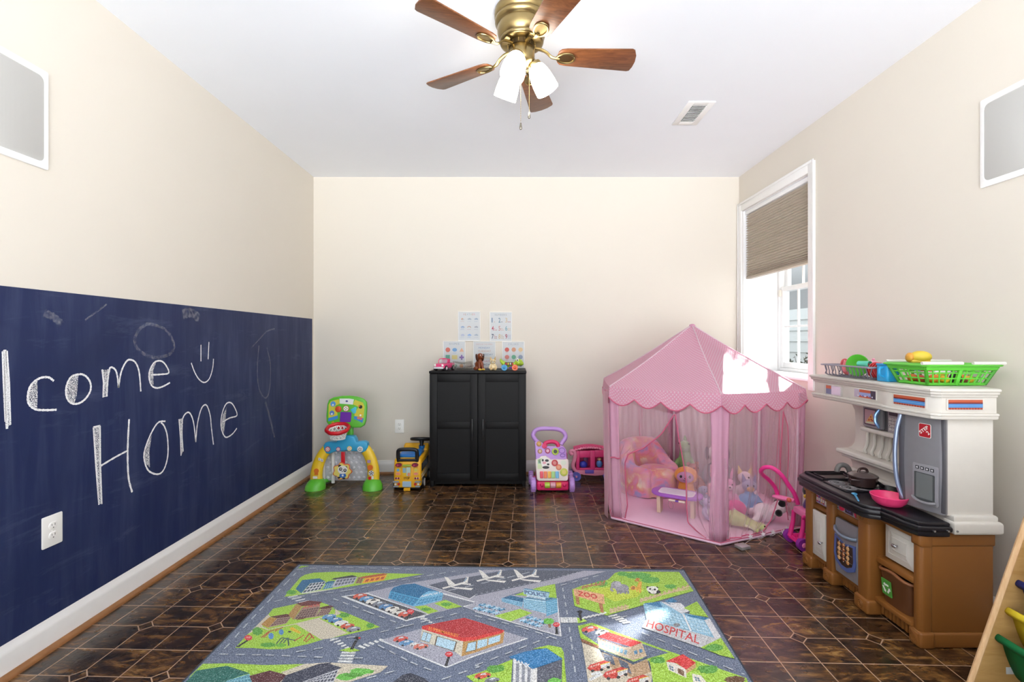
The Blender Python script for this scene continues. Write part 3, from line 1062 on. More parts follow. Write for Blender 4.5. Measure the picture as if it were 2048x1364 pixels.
# ================================================================ toys on top of the cabinet
ZT = .967
M_TYRE = plastic('#26242a', .6)
car = thing('toy_car', 'pink toy convertible on top of the black cabinet', 'toy car', (-.600, 4.055, ZT), R(-24))
M_PK = plastic('#e0487f', .28)
b = MB()
prof = [(-.085, .020), (-.088, .045), (-.080, .056), (-.030, .062), (-.022, .060), (.045, .060), (.082, .062), (.090, .050), (.088, .020)]
b.prism([(z, x) for x, z in prof], .104, M_PK, M=Matrix(((0, 0, 1, -.052), (0, 1, 0, 0), (1, 0, 0, 0), (0, 0, 0, 1))), bev=.010, seg=3)
b.build('car_body', M_PK, car)
b = MB()
b.box((-.040, -.012, .056), (.040, .060, .0645), mat('#7b2347', .5), .004)
for s in (-1, 1):
    b.box((s * .021 - .017, .022, .058), (s * .021 + .017, .036, .098), M_PK, .006)
b.build('seat', None, car)
b = MB()
fr = [(-.042, -.024, .060), (-.040, -.008, .096), (.040, -.008, .096), (.042, -.024, .060)]
b.tube(spline(fr, 4), .0035, M_PK, 8)
b.build('windscreen_frame', M_PK, car)
b = MB()
b.flat([(-.039, -.022, .062), (.039, -.022, .062), (.038, -.009, .094), (-.038, -.009, .094)], mat('#d8e6ee', .1, alpha=.35))
b.build('windscreen', None, car)
b = MB()
b.box((-.046, -.096, .016), (.046, -.082, .034), mat('#d5d5da', .25), .005)
b.build('bumper', None, car)
for s in (-1, 1):
    b = MB()
    b.ball((s * .036, -.086, .046), (.011, .007, .010), mat('#f4f2ec', .2), 12)
    b.build('headlight', None, car)
    for y in (-.055, .058):
        b = MB()
        b.cyl((s * .040, y, .022), (s * .058, y, .022), .022, M_TYRE, n=20)
        b.cyl((s * .058, y, .022), (s * .0595, y, .022), .012, mat('#e9dce4', .3), n=16)
        b.build('wheel', M_TYRE, car)
sp = thing('spring_toy', 'silver metal coil spring lying between the toy car and the toy dog', 'spring', (-.445, 4.060, ZT))
b = MB()
pts = []
N = 26
for k in range(N * 14 + 1):
    a = 2 * PI * k / 14
    t = k / (N * 14)
    s = (t - .5)
    x = s * .165
    zc = .0385 + .004 * math.cos(t * PI * 2)
    pts.append((x + .004 * math.cos(a), .035 * math.cos(a), zc + .035 * math.sin(a)))
b.tube(pts, .0013, mat('#b5b3ac', .25, 1.0), 5)
b.build('coil', None, sp)
M_BRN = plastic('#7a3a1c', .35)
dog = thing('toy_dog', 'glossy brown plastic toy dog sitting between the coil spring and the cream toy', 'toy', (-.305, 4.050, ZT), R(35))
blob('body', [('b', (0, .010, .045), (.028, .036, .042)), ('b', (0, -.012, .070), (.022, .022, .030)), ('t', [(0, -.014, .085), (0, -.018, .108)], .016),
     ('b', (0, -.020, .122), (.027, .029, .025)), ('b', (0, -.047, .112), (.016, .020, .014)),
     ('t', [(-.014, -.028, .060), (-.015, -.034, .010)], [.012, .010]), ('t', [(.014, -.028, .060), (.015, -.034, .010)], [.012, .010]),
     ('b', (-.026, .012, .016), (.014, .030, .016)), ('b', (.026, .012, .016), (.014, .030, .016)), ('t', [(0, .042, .02), (0, .062, .038), (0, .068, .06)], [.008, .006, .004])], M_BRN, dog, .004, 3)
for s in (-1, 1):
    b = MB()
    b.ball((s * .030, -.014, .108), (.008, .018, .034), plastic('#4e2412', .4), 12, (0, s * .18, 0))
    b.build('ear', None, dog)
    b = MB()
    b.ball((s * .011, -.043, .130), .0052, mat('#f3f1ea', .2), 10)
    b.ball((s * .011, -.0475, .130), .0024, mat('#141210', .15), 8)
    b.build('eye', None, dog)
    b = MB()
    b.ball((s * .017, -.042, .009), (.014, .022, .009), plastic('#d9b44a', .4), 12)
    b.build('paw', None, dog)
b = MB()
b.ball((0, -.067, .118), (.007, .006, .006), mat('#141210', .15), 10)
b.build('nose', None, dog)
M_CRM = plastic('#e3cfa4', .45)
fx = thing('toy_animal', 'small cream toy with pointed ears sitting on the cabinet', 'toy', (-.188, 4.050, ZT), R(8))
blob('body', [('b', (0, .006, .030), (.026, .024, .032)), ('b', (0, -.004, .074), (.025, .021, .022)), ('t', [(-.020, -.012, .046), (-.030, -.022, .022)], .008),
     ('t', [(.020, -.012, .046), (.030, -.022, .022)], .008), ('b', (-.018, -.030, .013), (.012, .016, .013)), ('b', (.018, -.030, .013), (.012, .016, .013)),
     ('t', [(.012, .03, .02), (.03, .05, .03)], [.007, .009])], M_CRM, fx, .0035, 3)
for s in (-1, 1):
    b = MB()
    b.cyl((s * .016, -.002, .088), (s * .021, 0, .118), .010, plastic('#c9a468', .45), .001, 10)
    b.build('ear', None, fx)
    b = MB()
    b.ball((s * .009, -.022, .079), .004, mat('#17130f', .15), 8)
    b.build('eye', None, fx)
    b = MB()
    b.ball((s * .018, -.044, .014), (.008, .003, .009), plastic('#c9a468', .45), 10)
    b.build('sole', None, fx)
b = MB()
b.ball((0, -.026, .068), (.011, .010, .008), plastic('#f2ead8', .4), 10)
b.ball((0, -.035, .071), .0035, mat('#17130f', .2), 8)
b.build('muzzle', None, fx)
M_LIME = plastic('#a5c63a', .3)
cr = thing('pull_toy', 'lime green animal pull toy with blue and orange wheels on the cabinet', 'toy', (-.035, 4.050, ZT))
blob('body', [('b', (-.01, 0, .048), (.062, .030, .024)), ('b', (.066, 0, .068), (.036, .034, .030)), ('t', [(-.055, 0, .055), (-.082, 0, .078), (-.090, 0, .095)], [.022, .014, .006]), ('b', (.09, 0, .058), (.02, .026, .018))], M_LIME, cr, .005, 4)
b = MB()
b.ball((.056, -.026, .088), .012, plastic('#f3f4ea', .3), 12)
b.ball((.056, -.035, .089), .006, mat('#15140f', .15), 10)
b.build('eye', None, cr)
b = MB()
b.prism(rrect(-.040, -.014, .034, .014, .006), .010, plastic('#33261c', .4), M=Matrix.Translation((-.012, -.024, .056)) @ FRONT, bev=.002)
for k, c in enumerate(('#d8402f', '#e8c52d', '#e9e4d2', '#d8402f')):
    b.ball((-.040 + .018 * k, -.035, .056), (.006, .004, .010), plastic(c, .3), 10)
b.build('button_panel', None, cr)
for x, c in ((-.055, '#2b93c9'), (.034, '#e0612a')):
    for s in (-1, 1):
        b = MB()
        b.cyl((x, s * .024, .0255), (x, s * .042, .0255), .0255, plastic(c, .35), n=22)
        b.ball((x, s * .042, .0255), (.012, .004, .012), plastic(c, .3), 10)
        b.build('wheel', None, cr)
b = MB()
b.ball((.012, -.012, .026), (.03, .02, .012), plastic('#7d4fb0', .35), 12)
b.build('belly', None, cr)
# ================================================================ pink play tent
TC = Vector((1.31, 3.53, 0))
TB, TE, ZE, ZA = .69, .722, .905, 1.335        # floor radius, eave radius, eave and apex height
def pol(i, r, z=0.0):
    a = R(-97.5 + 60 * i)
    return Vector((r * math.cos(a), r * math.sin(a), z))
def dots_mat():
    m, t, b = newmat('polka_dot_pink_fabric')
    uvn = t.n('ShaderNodeUVMap')
    mp = t.n('ShaderNodeMapping')
    mp.inputs['Rotation'].default_value = (0, 0, R(45))
    t.l(uvn.outputs[0], mp.inputs[0])
    v = t.n('ShaderNodeTexVoronoi', i_Scale=62.0, i_Randomness=0.0, voronoi_dimensions='2D')
    t.l(mp.outputs[0], v.inputs['Vector'])
    d = t.m('LESS_THAN', v.outputs['Distance'], 0.25)
    c = t.mix(d, lin('#ecb6cc'), lin('#f3e3ea'))
    t.l(c, b.inputs['Base Color'])
    b.inputs['Roughness'].default_value = 0.38
    b.inputs['Specular IOR Level'].default_value = 0.45
    tl = t.n('ShaderNodeBsdfTranslucent')
    t.l(c, tl.inputs[0])
    mx = t.n('ShaderNodeMixShader')
    mx.inputs[0].default_value = 0.5
    t.l(b.outputs[0], mx.inputs[1]); t.l(tl.outputs[0], mx.inputs[2])
    t.l(mx.outputs[0], m.node_tree.nodes['Material Output'].inputs[0])
    co = t.coord('Object')
    t.bump(t.noise(co, 14, 4, 0.6, 0.8), 0.22, 0.012, b)
    return m
def cloth_mat(name, h, transl=0.3, rough=0.6):
    m, t, b = newmat(name)
    co = t.coord('Object')
    c = t.mix(t.noise(co, 30, 3), tuple(x * .95 for x in lin(h)[:3]) + (1,), lin(h))
    t.l(c, b.inputs['Base Color'])
    b.inputs['Roughness'].default_value = rough
    b.inputs['Specular IOR Level'].default_value = 0.3
    tl = t.n('ShaderNodeBsdfTranslucent')
    t.l(c, tl.inputs[0])
    mx = t.n('ShaderNodeMixShader')
    mx.inputs[0].default_value = transl
    t.l(b.outputs[0], mx.inputs[1]); t.l(tl.outputs[0], mx.inputs[2])
    t.l(mx.outputs[0], m.node_tree.nodes['Material Output'].inputs[0])
    t.bump(t.noise(co, 22, 4, 0.6, 0.5), 0.15, 0.006, b)
    return m
def sheer_mat(name, h, dens):
    m, t, b = newmat(name)
    m.node_tree.nodes.remove(b)
    tr = t.n('ShaderNodeBsdfTransparent')
    df = t.n('ShaderNodeBsdfDiffuse')
    tl = t.n('ShaderNodeBsdfTranslucent')
    gl = t.n('ShaderNodeBsdfGlossy', i_Roughness=0.35)
    for nd in (df, tl):
        nd.inputs[0].default_value = lin(h)
    gl.inputs[0].default_value = (1, .93, .97, 1)
    a = t.n('ShaderNodeMixShader'); a.inputs[0].default_value = 0.25
    t.l(df.outputs[0], a.inputs[1]); t.l(tl.outputs[0], a.inputs[2])
    a2 = t.n('ShaderNodeMixShader'); a2.inputs[0].default_value = 0.12
    t.l(a.outputs[0], a2.inputs[1]); t.l(gl.outputs[0], a2.inputs[2])
    # the weave closes up where the cloth is seen edge-on
    lw = t.n('ShaderNodeLayerWeight', i_Blend=0.35)
    k = t.m('MULTIPLY_ADD', t.m('POWER', lw.outputs['Facing'], 2.0), 0.30, dens)
    o = t.n('ShaderNodeMixShader')
    t.l(k, o.inputs[0]); t.l(tr.outputs[0], o.inputs[1]); t.l(a2.outputs[0], o.inputs[2])
    t.l(o.outputs[0], m.node_tree.nodes['Material Output'].inputs[0])
    return m
M_DOT = dots_mat()
M_PINKC = cloth_mat('pink_tent_fabric', '#ecb9d2', 0.35)
M_MATC = cloth_mat('pink_mat_fabric', '#f2cbe0', 0.05)
M_SHEER = sheer_mat('sheer_pink_tulle', '#fde0ed', 0.25)
M_SHEERB = sheer_mat('gathered_pink_tulle', '#fdd9e9', 0.40)
M_PIPE = mat('#c8607f', 0.6, var=0.08)
M_POLE = mat('#e9e3e6', 0.4)
tent = thing('play_tent', 'pink hexagonal play tent with polka dot roof and sheer curtains', 'play tent', TC)
# roof: six sagging panels
def roof_pt(i, s, tt):
    a, c = pol(i, TE, ZE), pol(i + 1, TE, ZE)
    e = a.lerp(c, s)
    p = Vector((0, 0, ZA)).lerp(e, tt)
    sag = math.sin(PI * s) * (0.020 * math.sin(PI * min(1, tt)) + .006 * tt) + .012 * math.sin(PI * tt)
    fold = .004 * math.sin(9 * s + 4 * tt + i) * math.sin(PI * tt)
    return p - Vector((0, 0, sag + fold))
b = MB()
for i in range(6):
    b.grid(lambda s, q, i=i: roof_pt(i, s, q), 14, 16, M_DOT, uv=lambda s, q: ((s - .5) * .72 * q + 1, q * .84))
b.build('roof', M_DOT, tent, ang=25, weld=True)
b = MB()
for i in range(6):
    b.tube([roof_pt(i, 0, q / 10) + Vector((0, 0, .002)) for q in range(11)], .004, M_DOT, 6)
b.ball((0, 0, ZA - .004), (.022, .022, .012), M_PINKC, 12)
b.build('roof_seam', M_PINKC, tent)
NSC = 4
def val_pt(i, s, q):
    a, c = pol(i, TE, ZE), pol(i + 1, TE, ZE)
    e = roof_pt(i, s, 1.0)
    ph = (s * NSC) % 1.0
    if s >= 1: ph = 1.0
    dep = .070 + .048 * math.sin(PI * ph)
    n = (a + c).normalized(); n.z = 0
    out = .010 * q + .010 * q * math.sin(2 * PI * s * NSC / 2 + i * 1.7)
    return e + n * out - Vector((0, 0, dep * q))
for i in range(6):
    b = MB()
    b.grid(lambda s, q: val_pt(i, s, q), 48, 5, M_DOT, uv=lambda s, q: (s * .72, 2 - q * .1))
    v = b.build('valance', M_DOT, tent)
    b = MB()
    b.tube([val_pt(i, k / 48, 1.0) for k in range(49)], .0042, M_PIPE, 6)
    b.build('piping', M_PIPE, v)
# posts: a pole inside a folded fabric sleeve
for i in range(6):
    v0 = pol(i, TB)
    b = MB()
    b.tube([pol(i, TB - .02, .02), pol(i, TB - .012, .5), pol(i, TB - .006, ZE - .03)], .010, M_POLE, 10)
    po = b.build('pole', M_POLE, tent)
    b = MB()
    for j, ww in ((i - 1, .062), (i + 1, .070)):
        d = (pol(j, TB) - v0).normalized()
        nrm = Vector((d.y, -d.x, 0))
        def sl(s, q, d=d, nrm=nrm, ww=ww):
            z = .018 + q * (ZE - .04)
            wv = ww * (0.85 + .35 * abs(q - .45)) * (1 + .06 * math.sin(7 * q + i))
            base = v0 + (pol(i, TE) - v0) * q * .8
            return base + d * (s * wv) + pol(i, 1).normalized() * (.004 + .004 * math.sin(6 * s + 3 * q)) + Vector((0, 0, z))
        b.grid(sl, 6, 14, M_PINKC)
    b.build('sleeve', M_PINKC, tent, solid=.0015)
# mat
b = MB()
hexa = [pol(i, TB + .012) for i in range(6)]
def mat_z(x, y):
    return .017 + .003 * math.sin(9 * x + 5 * y) * math.sin(7 * y - 3 * x) + .002 * math.sin(21 * x - 17 * y)
rings = 14
vs, fs = [Vector((0, 0, mat_z(0, 0)))], []
for k in range(1, rings + 1):
    for i in range(6):
        for s in range(8):
            p = hexa[i].lerp(hexa[(i + 1) % 6], s / 8) * (k / rings)
            vs.append(Vector((p.x, p.y, mat_z(p.x, p.y) if k < rings else .012)))
N6 = 48
for i in range(N6):
    fs.append([0, 1 + i, 1 + (i + 1) % N6])
    for k in range(rings - 1):
        fs.append([1 + k * N6 + i, 1 + (k + 1) * N6 + i, 1 + (k + 1) * N6 + (i + 1) % N6, 1 + k * N6 + (i + 1) % N6])
k = len(vs)
vs += [Vector((v.x, v.y, .001)) for v in vs[1 + (rings - 1) * N6:]]
for i in range(N6):
    a = 1 + (rings - 1) * N6
    fs.append([a + i, k + i, k + (i + 1) % N6, a + (i + 1) % N6])
fs.append([k + i for i in range(N6)])
b.faces(vs, fs, M_MATC)
bmesh.ops.recalc_face_normals(b.bm, faces=b.bm.faces[:])
mt = b.build('floor_mat', M_MATC, tent)
b = MB()
pl = []
for i in range(6):
    pl += [hexa[i].lerp(hexa[(i + 1) % 6], s / 6) + Vector((0, 0, .010)) for s in range(6)]
b.tube(pl, .008, M_MATC, 8, closed=True)
b.tube([p + p.normalized() * .003 + Vector((0, 0, .009)) for p in pl], .0028, M_PIPE, 6, closed=True)
b.build('piping', M_PIPE, mt)
# sheer curtains
def side_pt(i, s, z, off=0.0):
    a, c = pol(i, TB), pol(i + 1, TB)
    ae, ce = pol(i, TE - .01), pol(i + 1, TE - .01)
    q = max(0, min(1, z / ZE))
    n = (a + c).normalized()
    return a.lerp(c, s).lerp(ae.lerp(ce, s), q) * 1.0 + n * off + Vector((0, 0, z))
def side_of(i, px, py):
    """where the measured sight line crosses the curtain plane of side i, as (s, z)"""
    a, c = pol(i, TB) + TC, pol(i + 1, TB) + TC
    n = Vector((c.y - a.y, a.x - c.x, 0)).normalized()
    d = Vector(((px - CX) / FPX, 1, -(py - CY) / FPX))
    o = Vector((0, 0, EYE))
    t = (a - o).dot(n) / d.dot(n)
    p = o + d * t
    return ((p - a).dot(c - a) / (c - a).length_squared, p.z)
def curtain(name, i, edge_l, edge_r, amp, freq, seed, nu=72, nv=36, m=None):
    """edge_l / edge_r: functions of q (0 top .. 1 bottom) giving (s, z)"""
    rr = random.Random(seed)
    ph = [rr.uniform(0, 6) for _ in range(4)]
    def fn(u, q):
        sl, zl = edge_l(q)
        sr, zr = edge_r(q)
        s = sl + (sr - sl) * u
        z = zl + (zr - zl) * u
        am = amp * (0.35 + 0.65 * q)
        off = am * (math.sin(freq * u * 2 * PI + ph[0]) + .5 * math.sin(freq * 2.3 * u * 2 * PI + ph[1] + q)) + .004 * math.sin(9 * q + ph[2])
        return side_pt(i, s, max(z, .021), off)
    b = MB()
    b.grid(fn, nu, nv, m or M_SHEER)
    return b.build(name, m or M_SHEER, tent), fn
ZT0 = ZE - .012
def lane(pts):
    """piecewise-linear edge through (q, s, z)"""
    def f(q):
        for (q0, s0, z0), (q1, s1, z1) in zip(pts, pts[1:]):
            if q <= q1 + 1e-9:
                k = (q - q0) / (q1 - q0)
                return s0 + (s1 - s0) * k, z0 + (z1 - z0) * k
        return pts[-1][1], pts[-1][2]
    return f
def full(s0):
    return lambda q: (s0, ZT0 + (.022 - ZT0) * q)
for i in (1, 2, 3, 4):
    for k, (s0, s1) in enumerate(((.05, .52), (.48, .95))):
        cu, fn = curtain('curtain', i, full(s0), full(s1), .010 if i != 4 else .018, 3.0, i * 5 + k, m=M_SHEERB)
        b = MB()
        b.tube([fn(1 - k, q / 20) for q in range(21)], .0032, M_PIPE, 6)
        b.build('piping', M_PIPE, cu)
# front-right side: closed curtain in two widths that meet on a piped slit
def edge_px(i, pts):
    q = [side_of(i, *p) for p in pts]
    n = len(q) - 1
    return lane([(k / n, s, z) for k, (s, z) in enumerate(q)])
slit = [(1560, 822), (1559, 880), (1557, 940), (1554, 990), (1540, 1040), (1522, 1068)]
cu, fn = curtain('curtain', 0, full(.04), edge_px(0, slit), .008, 3.0, 31)
b = MB()
b.tube([fn(1, q / 24) + Vector((0, -.003, 0)) for q in range(25)] + [fn(1 - q / 14, 1) + Vector((0, -.004, .004)) for q in range(1, 14)], .0036, M_PIPE, 6)
b.build('piping', M_PIPE, cu)
slit2 = [(1562, 822), (1570, 850), (1573, 900), (1574, 960), (1572, 1010), (1576, 1040)]
cu, fn = curtain('curtain', 0, edge_px(0, slit2), full(.97), .008, 2.0, 33)
b = MB()
b.tube([fn(0, q / 24) + Vector((0, -.003, 0)) for q in range(25)], .0024, M_PIPE, 6)
b.build('piping', M_PIPE, cu)
# front-left side: the entrance; its left curtain is gathered to the post, the right one hangs half open
top_l = [(1239, 800), (1238, 860), (1236, 905), (1238, 950), (1240, 1000), (1242, 1034)]
sweep = [(1350, 828), (1324, 868), (1290, 895), (1258, 908), (1252, 925), (1253, 965), (1256, 1010), (1250, 1036)]
cu, fn = curtain('curtain', 5, edge_px(5, top_l), edge_px(5, sweep), .006, 2.5, 41, 80, 60)
b = MB()
b.tube(spline([fn(1, q / 30) + Vector((-.002, -.004, 0)) for q in range(31)], 2), .0042, M_PIPE, 6)
b.tube([side_pt(5, s, z, .022) for s, z in ((.0, .425), (.04, .43), (.075, .425), (.10, .43))], .005, M_PIPE, 6)
b.build('piping', M_PIPE, cu)
right = [(1352, 828), (1358, 870), (1366, 920), (1372, 960), (1373, 1010), (1376, 1044), (1392, 1060), (1412, 1076)]
cu, fn = curtain('curtain', 5, edge_px(5, right), full(.97), .009, 2.6, 43, 72, 36)
b = MB()
b.tube(spline([fn(0, q / 30) + Vector((-.002, -.004, 0)) for q in range(31)], 2), .0036, M_PIPE, 6)
b.build('piping', M_PIPE, cu)
# a loose sheer fall outside the left corner
def loose(u, q):
    s, z = u, ZT0 - .02 + (.03 - ZT0) * q
    p = side_pt(4, .55 + .5 * u, z, .030 + .012 * math.sin(11 * u) + .02 * q * u)
    return p
b = MB()
b.grid(loose, 22, 20, M_SHEER)
cu = b.build('curtain', M_SHEER, tent)
b = MB()
b.tube([loose(.55, q / 20) + Vector((-.004, -.003, 0)) for q in range(21)], .003, M_PIPE, 6)
b.build('piping', M_PIPE, cu)

# ================================================================ inside the tent
def tiedye():
    m, t, b = newmat('tie_dye_plush')
    co = t.coord('Object')
    n = t.noise(co, 8.0, 3, 0.55, 0.6)
    n2 = t.noise(t.coord('Object', loc=(4, 7, 2)), 7.0, 3, 0.5, 0.4)
    c1 = t.ramp(n, [(0.34, '#a9a3d2'), (0.43, '#e59ab8'), (0.50, '#e29298'), (0.57, '#e8b092'), (0.64, '#efe3c4')])
    c2 = t.ramp(n2, [(0.36, '#b6b4da'), (0.45, '#e6a8c2'), (0.55, '#eab6ba'), (0.64, '#e8c4a4')])
    c = t.mix(t.ramp(t.noise(co, 5, 2), [(0.42, 0.0), (0.58, 1.0)]), c1, c2)
    t.l(c, b.inputs['Base Color'])
    b.inputs['Roughness'].default_value = 0.95
    b.inputs['Specular IOR Level'].default_value = 0.15
    b.inputs['Sheen Weight'].default_value = 0.4
    t.bump(t.noise(co, 210, 3), 0.8, 0.003, b)
    return m
M_TD = tiedye()
ch = thing('plush_armchair', 'small rounded tie-dye plush armchair inside the pink tent', 'armchair', (1.080, 3.845, .019), R(26))
# local -y is the front of the chair
b = MB()
def hgt(a):
    x = abs(a)
    k = max(0, min(1, (x - 44) / 58))
    k = k * k * (3 - 2 * k)
    return .395 * (1 - k) + .225 * k - .0004 * max(0, x - 102)
def shell(u, q):
    a = -138 + 276 * u
    h = hgt(a)
    th = .052
    rc = .172
    # closed section: outside up, rounded top, inside down
    if q < .36:
        r, z = rc + th + .010 * math.sin(PI * q / .36), h * .86 * q / .36
    elif q < .64:
        k = (q - .36) / .28 * PI
        r, z = rc + th * math.cos(k), h * .86 + min(.055, h * .14) * math.sin(k)
    else:
        r, z = rc - th, h * .86 * (1 - (q - .64) / .36)
    an = R(a + 90)
    return (r * 1.06 * math.cos(an), r * math.sin(an) + .01, z)
b.grid(shell, 54, 36, M_TD)
for u in (0, 1):
    ring = [shell(u, q / 36) for q in range(37)]
    cen = Vector(shell(u, 0)) * .5 + Vector(shell(u, 1)) * .5 + Vector((0, 0, .10))
    # rounded front of each arm
    tang = Vector((shell(u, .5)[0] - shell(abs(u - .02), .5)[0], shell(u, .5)[1] - shell(abs(u - .02), .5)[1], 0)).normalized()
    def cap(s, q, ring=ring, cen=cen, tang=tang):
        p = Vector(ring[round(q * 36)])
        c = Vector((cen.x, cen.y, min(p.z, .19)))
        k = s * PI / 2
        return c + (p - c) * math.cos(k) + tang * .038 * math.sin(k)
    b.grid(cap, 6, 36, M_TD)
b.build('back_and_arms', M_TD, ch, ang=80, weld=True)
b = MB()
b.lathe([(0, .205), (.06, .204), (.11, .198), (.140, .180), (.150, .150), (.150, .03), (.142, .004), (0, .004)], M_TD, 36, Matrix.Translation((0, -.075, 0)) @ Matrix.Diagonal((1.05, 1.05, 1, 1)))
b.build('seat', M_TD, ch, ang=70)
lap = thing('drawing_table', 'low purple drawing board table on two wooden legs inside the pink tent', 'table', (1.125, 3.318, .019), R(-31))
M_PUR = plastic('#a765c9', .3)
b = MB()
b.prism(rrect(-.172, -.098, .172, .098, .095, 10), .018, M_PUR, M=Matrix.Translation((0, 0, .128)), bev=.006, seg=3)
b.build('table_top', M_PUR, lap)
b = MB()
b.prism(rrect(-.118, -.066, .118, .066, .03, 8), .0035, mat('#f2eef4', .3), M=Matrix.Translation((0, 0, .1455)), bev=.0015)
b.prism(rrect(-.110, -.058, .110, .058, .024, 8), .004, mat('#dfe2ee', .35), M=Matrix.Translation((0, 0, .1455)))
b.build('drawing_screen', None, lap)
M_LEG = mat('#d9c0a8', .5, var=.12)
for s in (-1, 1):
    b = MB()
    prof = [(-.045, .130), (.045, .130), (.034, .002), (.028, 0), (-.028, 0), (-.034, .002)]
    b.prism(prof, .026, M_LEG, M=Matrix(((0, 0, 1, s * .112 - .013), (1, 0, 0, -.02), (0, 1, 0, 0), (0, 0, 0, 1))), bev=.003)
    b.build('leg', M_LEG, lap)
b = MB()
b.cyl((-.03, -.104, .118), (.012, -.104, .118), .007, mat('#e3d6c3', .4), n=12)
b.cyl((.012, -.104, .118), (.034, -.104, .118), .006, plastic('#6b3aa8'), n=12)
b.cyl((.034, -.104, .118), (.075, -.104, .118), .007, mat('#e3d6c3', .4), n=12)
b.tube(spline([(-.03, -.104, .112), (-.034, -.106, .088), (-.020, -.108, .062), (-.004, -.107, .066), (-.002, -.105, .09), (-.018, -.104, .112)], 5), .0011, mat('#8a8388', .5), 5)
b.build('pen', None, lap)

# plush animals on the tent mat
def teddy(name, label, loc, rz, k, c, head=None, muz=None, ear='round', earc=None, belly=None, limbs=None, pose='sit', tilt=0.0, group='plush animals in the tent', ex=()):
    o = thing(name, label, 'plush toy', loc, rz, group, rot=(tilt, 0, rz))
    m = plush(c)
    s = k
    it = [('b', (0, 0, .34 * s), (.24 * s, .20 * s, .30 * s)), ('b', (0, -.02 * s, .62 * s), (.13 * s, .13 * s, .12 * s)),
          ('t', [(-.20 * s, -.02 * s, .48 * s), (-.30 * s, -.12 * s, .34 * s), (-.31 * s, -.20 * s, .22 * s)], [.085 * s, .08 * s, .085 * s]),
          ('t', [(.20 * s, -.02 * s, .48 * s), (.30 * s, -.12 * s, .34 * s), (.31 * s, -.20 * s, .22 * s)], [.085 * s, .08 * s, .085 * s])]
    if pose == 'sit':
        for q in (-1, 1):
            it.append(('t', [(q * .12 * s, -.05 * s, .13 * s), (q * .19 * s, -.28 * s, .11 * s), (q * .22 * s, -.40 * s, .13 * s)], [.11 * s, .10 * s, .115 * s]))
    else:
        for q in (-1, 1):
            it.append(('t', [(q * .13 * s, 0, .18 * s), (q * .15 * s, -.03 * s, .10 * s), (q * .15 * s, -.10 * s, .06 * s)], [.11 * s, .10 * s, .07 * s]))
    hm = plush(head) if head else m
    if not head:
        it.append(('b', (0, -.04 * s, .82 * s), (.22 * s, .20 * s, .19 * s)))
    it += list(ex)
    blob('body', it, m, o, max(.004, .035 * s), 4)
    if head:
        b = MB()
        b.ball((0, -.04 * s, .82 * s), (.22 * s, .20 * s, .19 * s), hm, 20)
        b.build('head', hm, o)
    em = plush(earc) if earc else hm
    for q in (-1, 1):
        b = MB()
        if ear == 'round':
            b.ball((q * .17 * s, 0, .98 * s), (.085 * s, .045 * s, .085 * s), em, 12)
        elif ear == 'long':
            b.tube([(q * .08 * s, 0, .96 * s), (q * .11 * s, .01 * s, 1.12 * s), (q * .15 * s, .02 * s, 1.28 * s), (q * .16 * s, .02 * s, 1.34 * s)], [.05 * s, .07 * s, .06 * s, .02 * s], em, 10, flat=.5)
        elif ear == 'point':
            b.cyl((q * .13 * s, -.01 * s, .93 * s), (q * .19 * s, 0, 1.17 * s), .085 * s, em, .012 * s, 12)
        else:
            b.ball((q * .23 * s, -.01 * s, .80 * s), (.05 * s, .09 * s, .16 * s), em, 12)
        b.build('ear', em, o)
    b = MB()
    mm = plush(muz) if muz else hm
    b.ball((0, -.20 * s, .77 * s), (.115 * s, .09 * s, .085 * s), mm, 12)
    b.ball((0, -.285 * s, .80 * s), (.032 * s, .022 * s, .024 * s), mat('#2a2022', .3), 8)
    b.build('muzzle', mm, o)
    for q in (-1, 1):
        b = MB()
        b.ball((q * .085 * s, -.212 * s, .87 * s), .026 * s, mat('#17130f', .15), 8)
        b.build('eye', None, o)
    if belly:
        b = MB()
        b.ball((0, -.10 * s, .34 * s), (.17 * s, .125 * s, .22 * s), plush(belly), 14)
        b.build('belly', None, o)
    return o
ZMAT = .020
dn = thing('plush_dinosaur', 'green plush dinosaur standing behind the tie-dye armchair in the tent', 'plush toy', (1.44, 4.04, ZMAT), R(-25), 'plush animals in the tent')
M_GRN = plush('#8fc07a')
blob('body', [('b', (0, .02, .13), (.075, .085, .12)), ('t', [(0, .0, .20), (0, -.01, .27), (0, -.03, .31)], [.055, .042, .045]), ('b', (0, -.06, .325), (.045, .065, .042)),
     ('t', [(0, .08, .06), (0, .16, .04), (.02, .22, .03)], [.055, .035, .012]), ('t', [(-.05, -.02, .10), (-.06, -.05, .03)], [.045, .04]), ('t', [(.05, -.02, .10), (.06, -.05, .03)], [.045, .04]),
     ('t', [(-.05, -.03, .19), (-.075, -.08, .16)], .020), ('t', [(.05, -.03, .19), (.075, -.08, .16)], .020)], M_GRN, dn, .007, 4)
b = MB()
for k, (y, z) in enumerate(((-.03, .375), (.015, .34), (.04, .29), (.075, .24), (.105, .18), (.12, .12))):
    b.cyl((0, y, z - .01), (0, y + .012, z + .028), .018, plush('#6d9e58'), .003, 8)
b.build('back_crest', None, dn)
for s in (-1, 1):
    b = MB()
    b.ball((s * .038, -.085, .345), .008, mat('#17130f', .15), 8)
    b.build('eye', None, dn)
teddy('plush_bear', 'brown plush bear between the green dinosaur and the grey plush in the tent', (1.425, 3.83, ZMAT), R(12), .215, '#a86a55')
teddy('plush_dog', 'grey plush dog with drooping ears and white face near the back of the tent', (1.650, 3.90, ZMAT), R(-8), .345, '#8e8a90', head='#e3dcdc', ear='droop', earc='#77737a', belly='#d9d2d6')
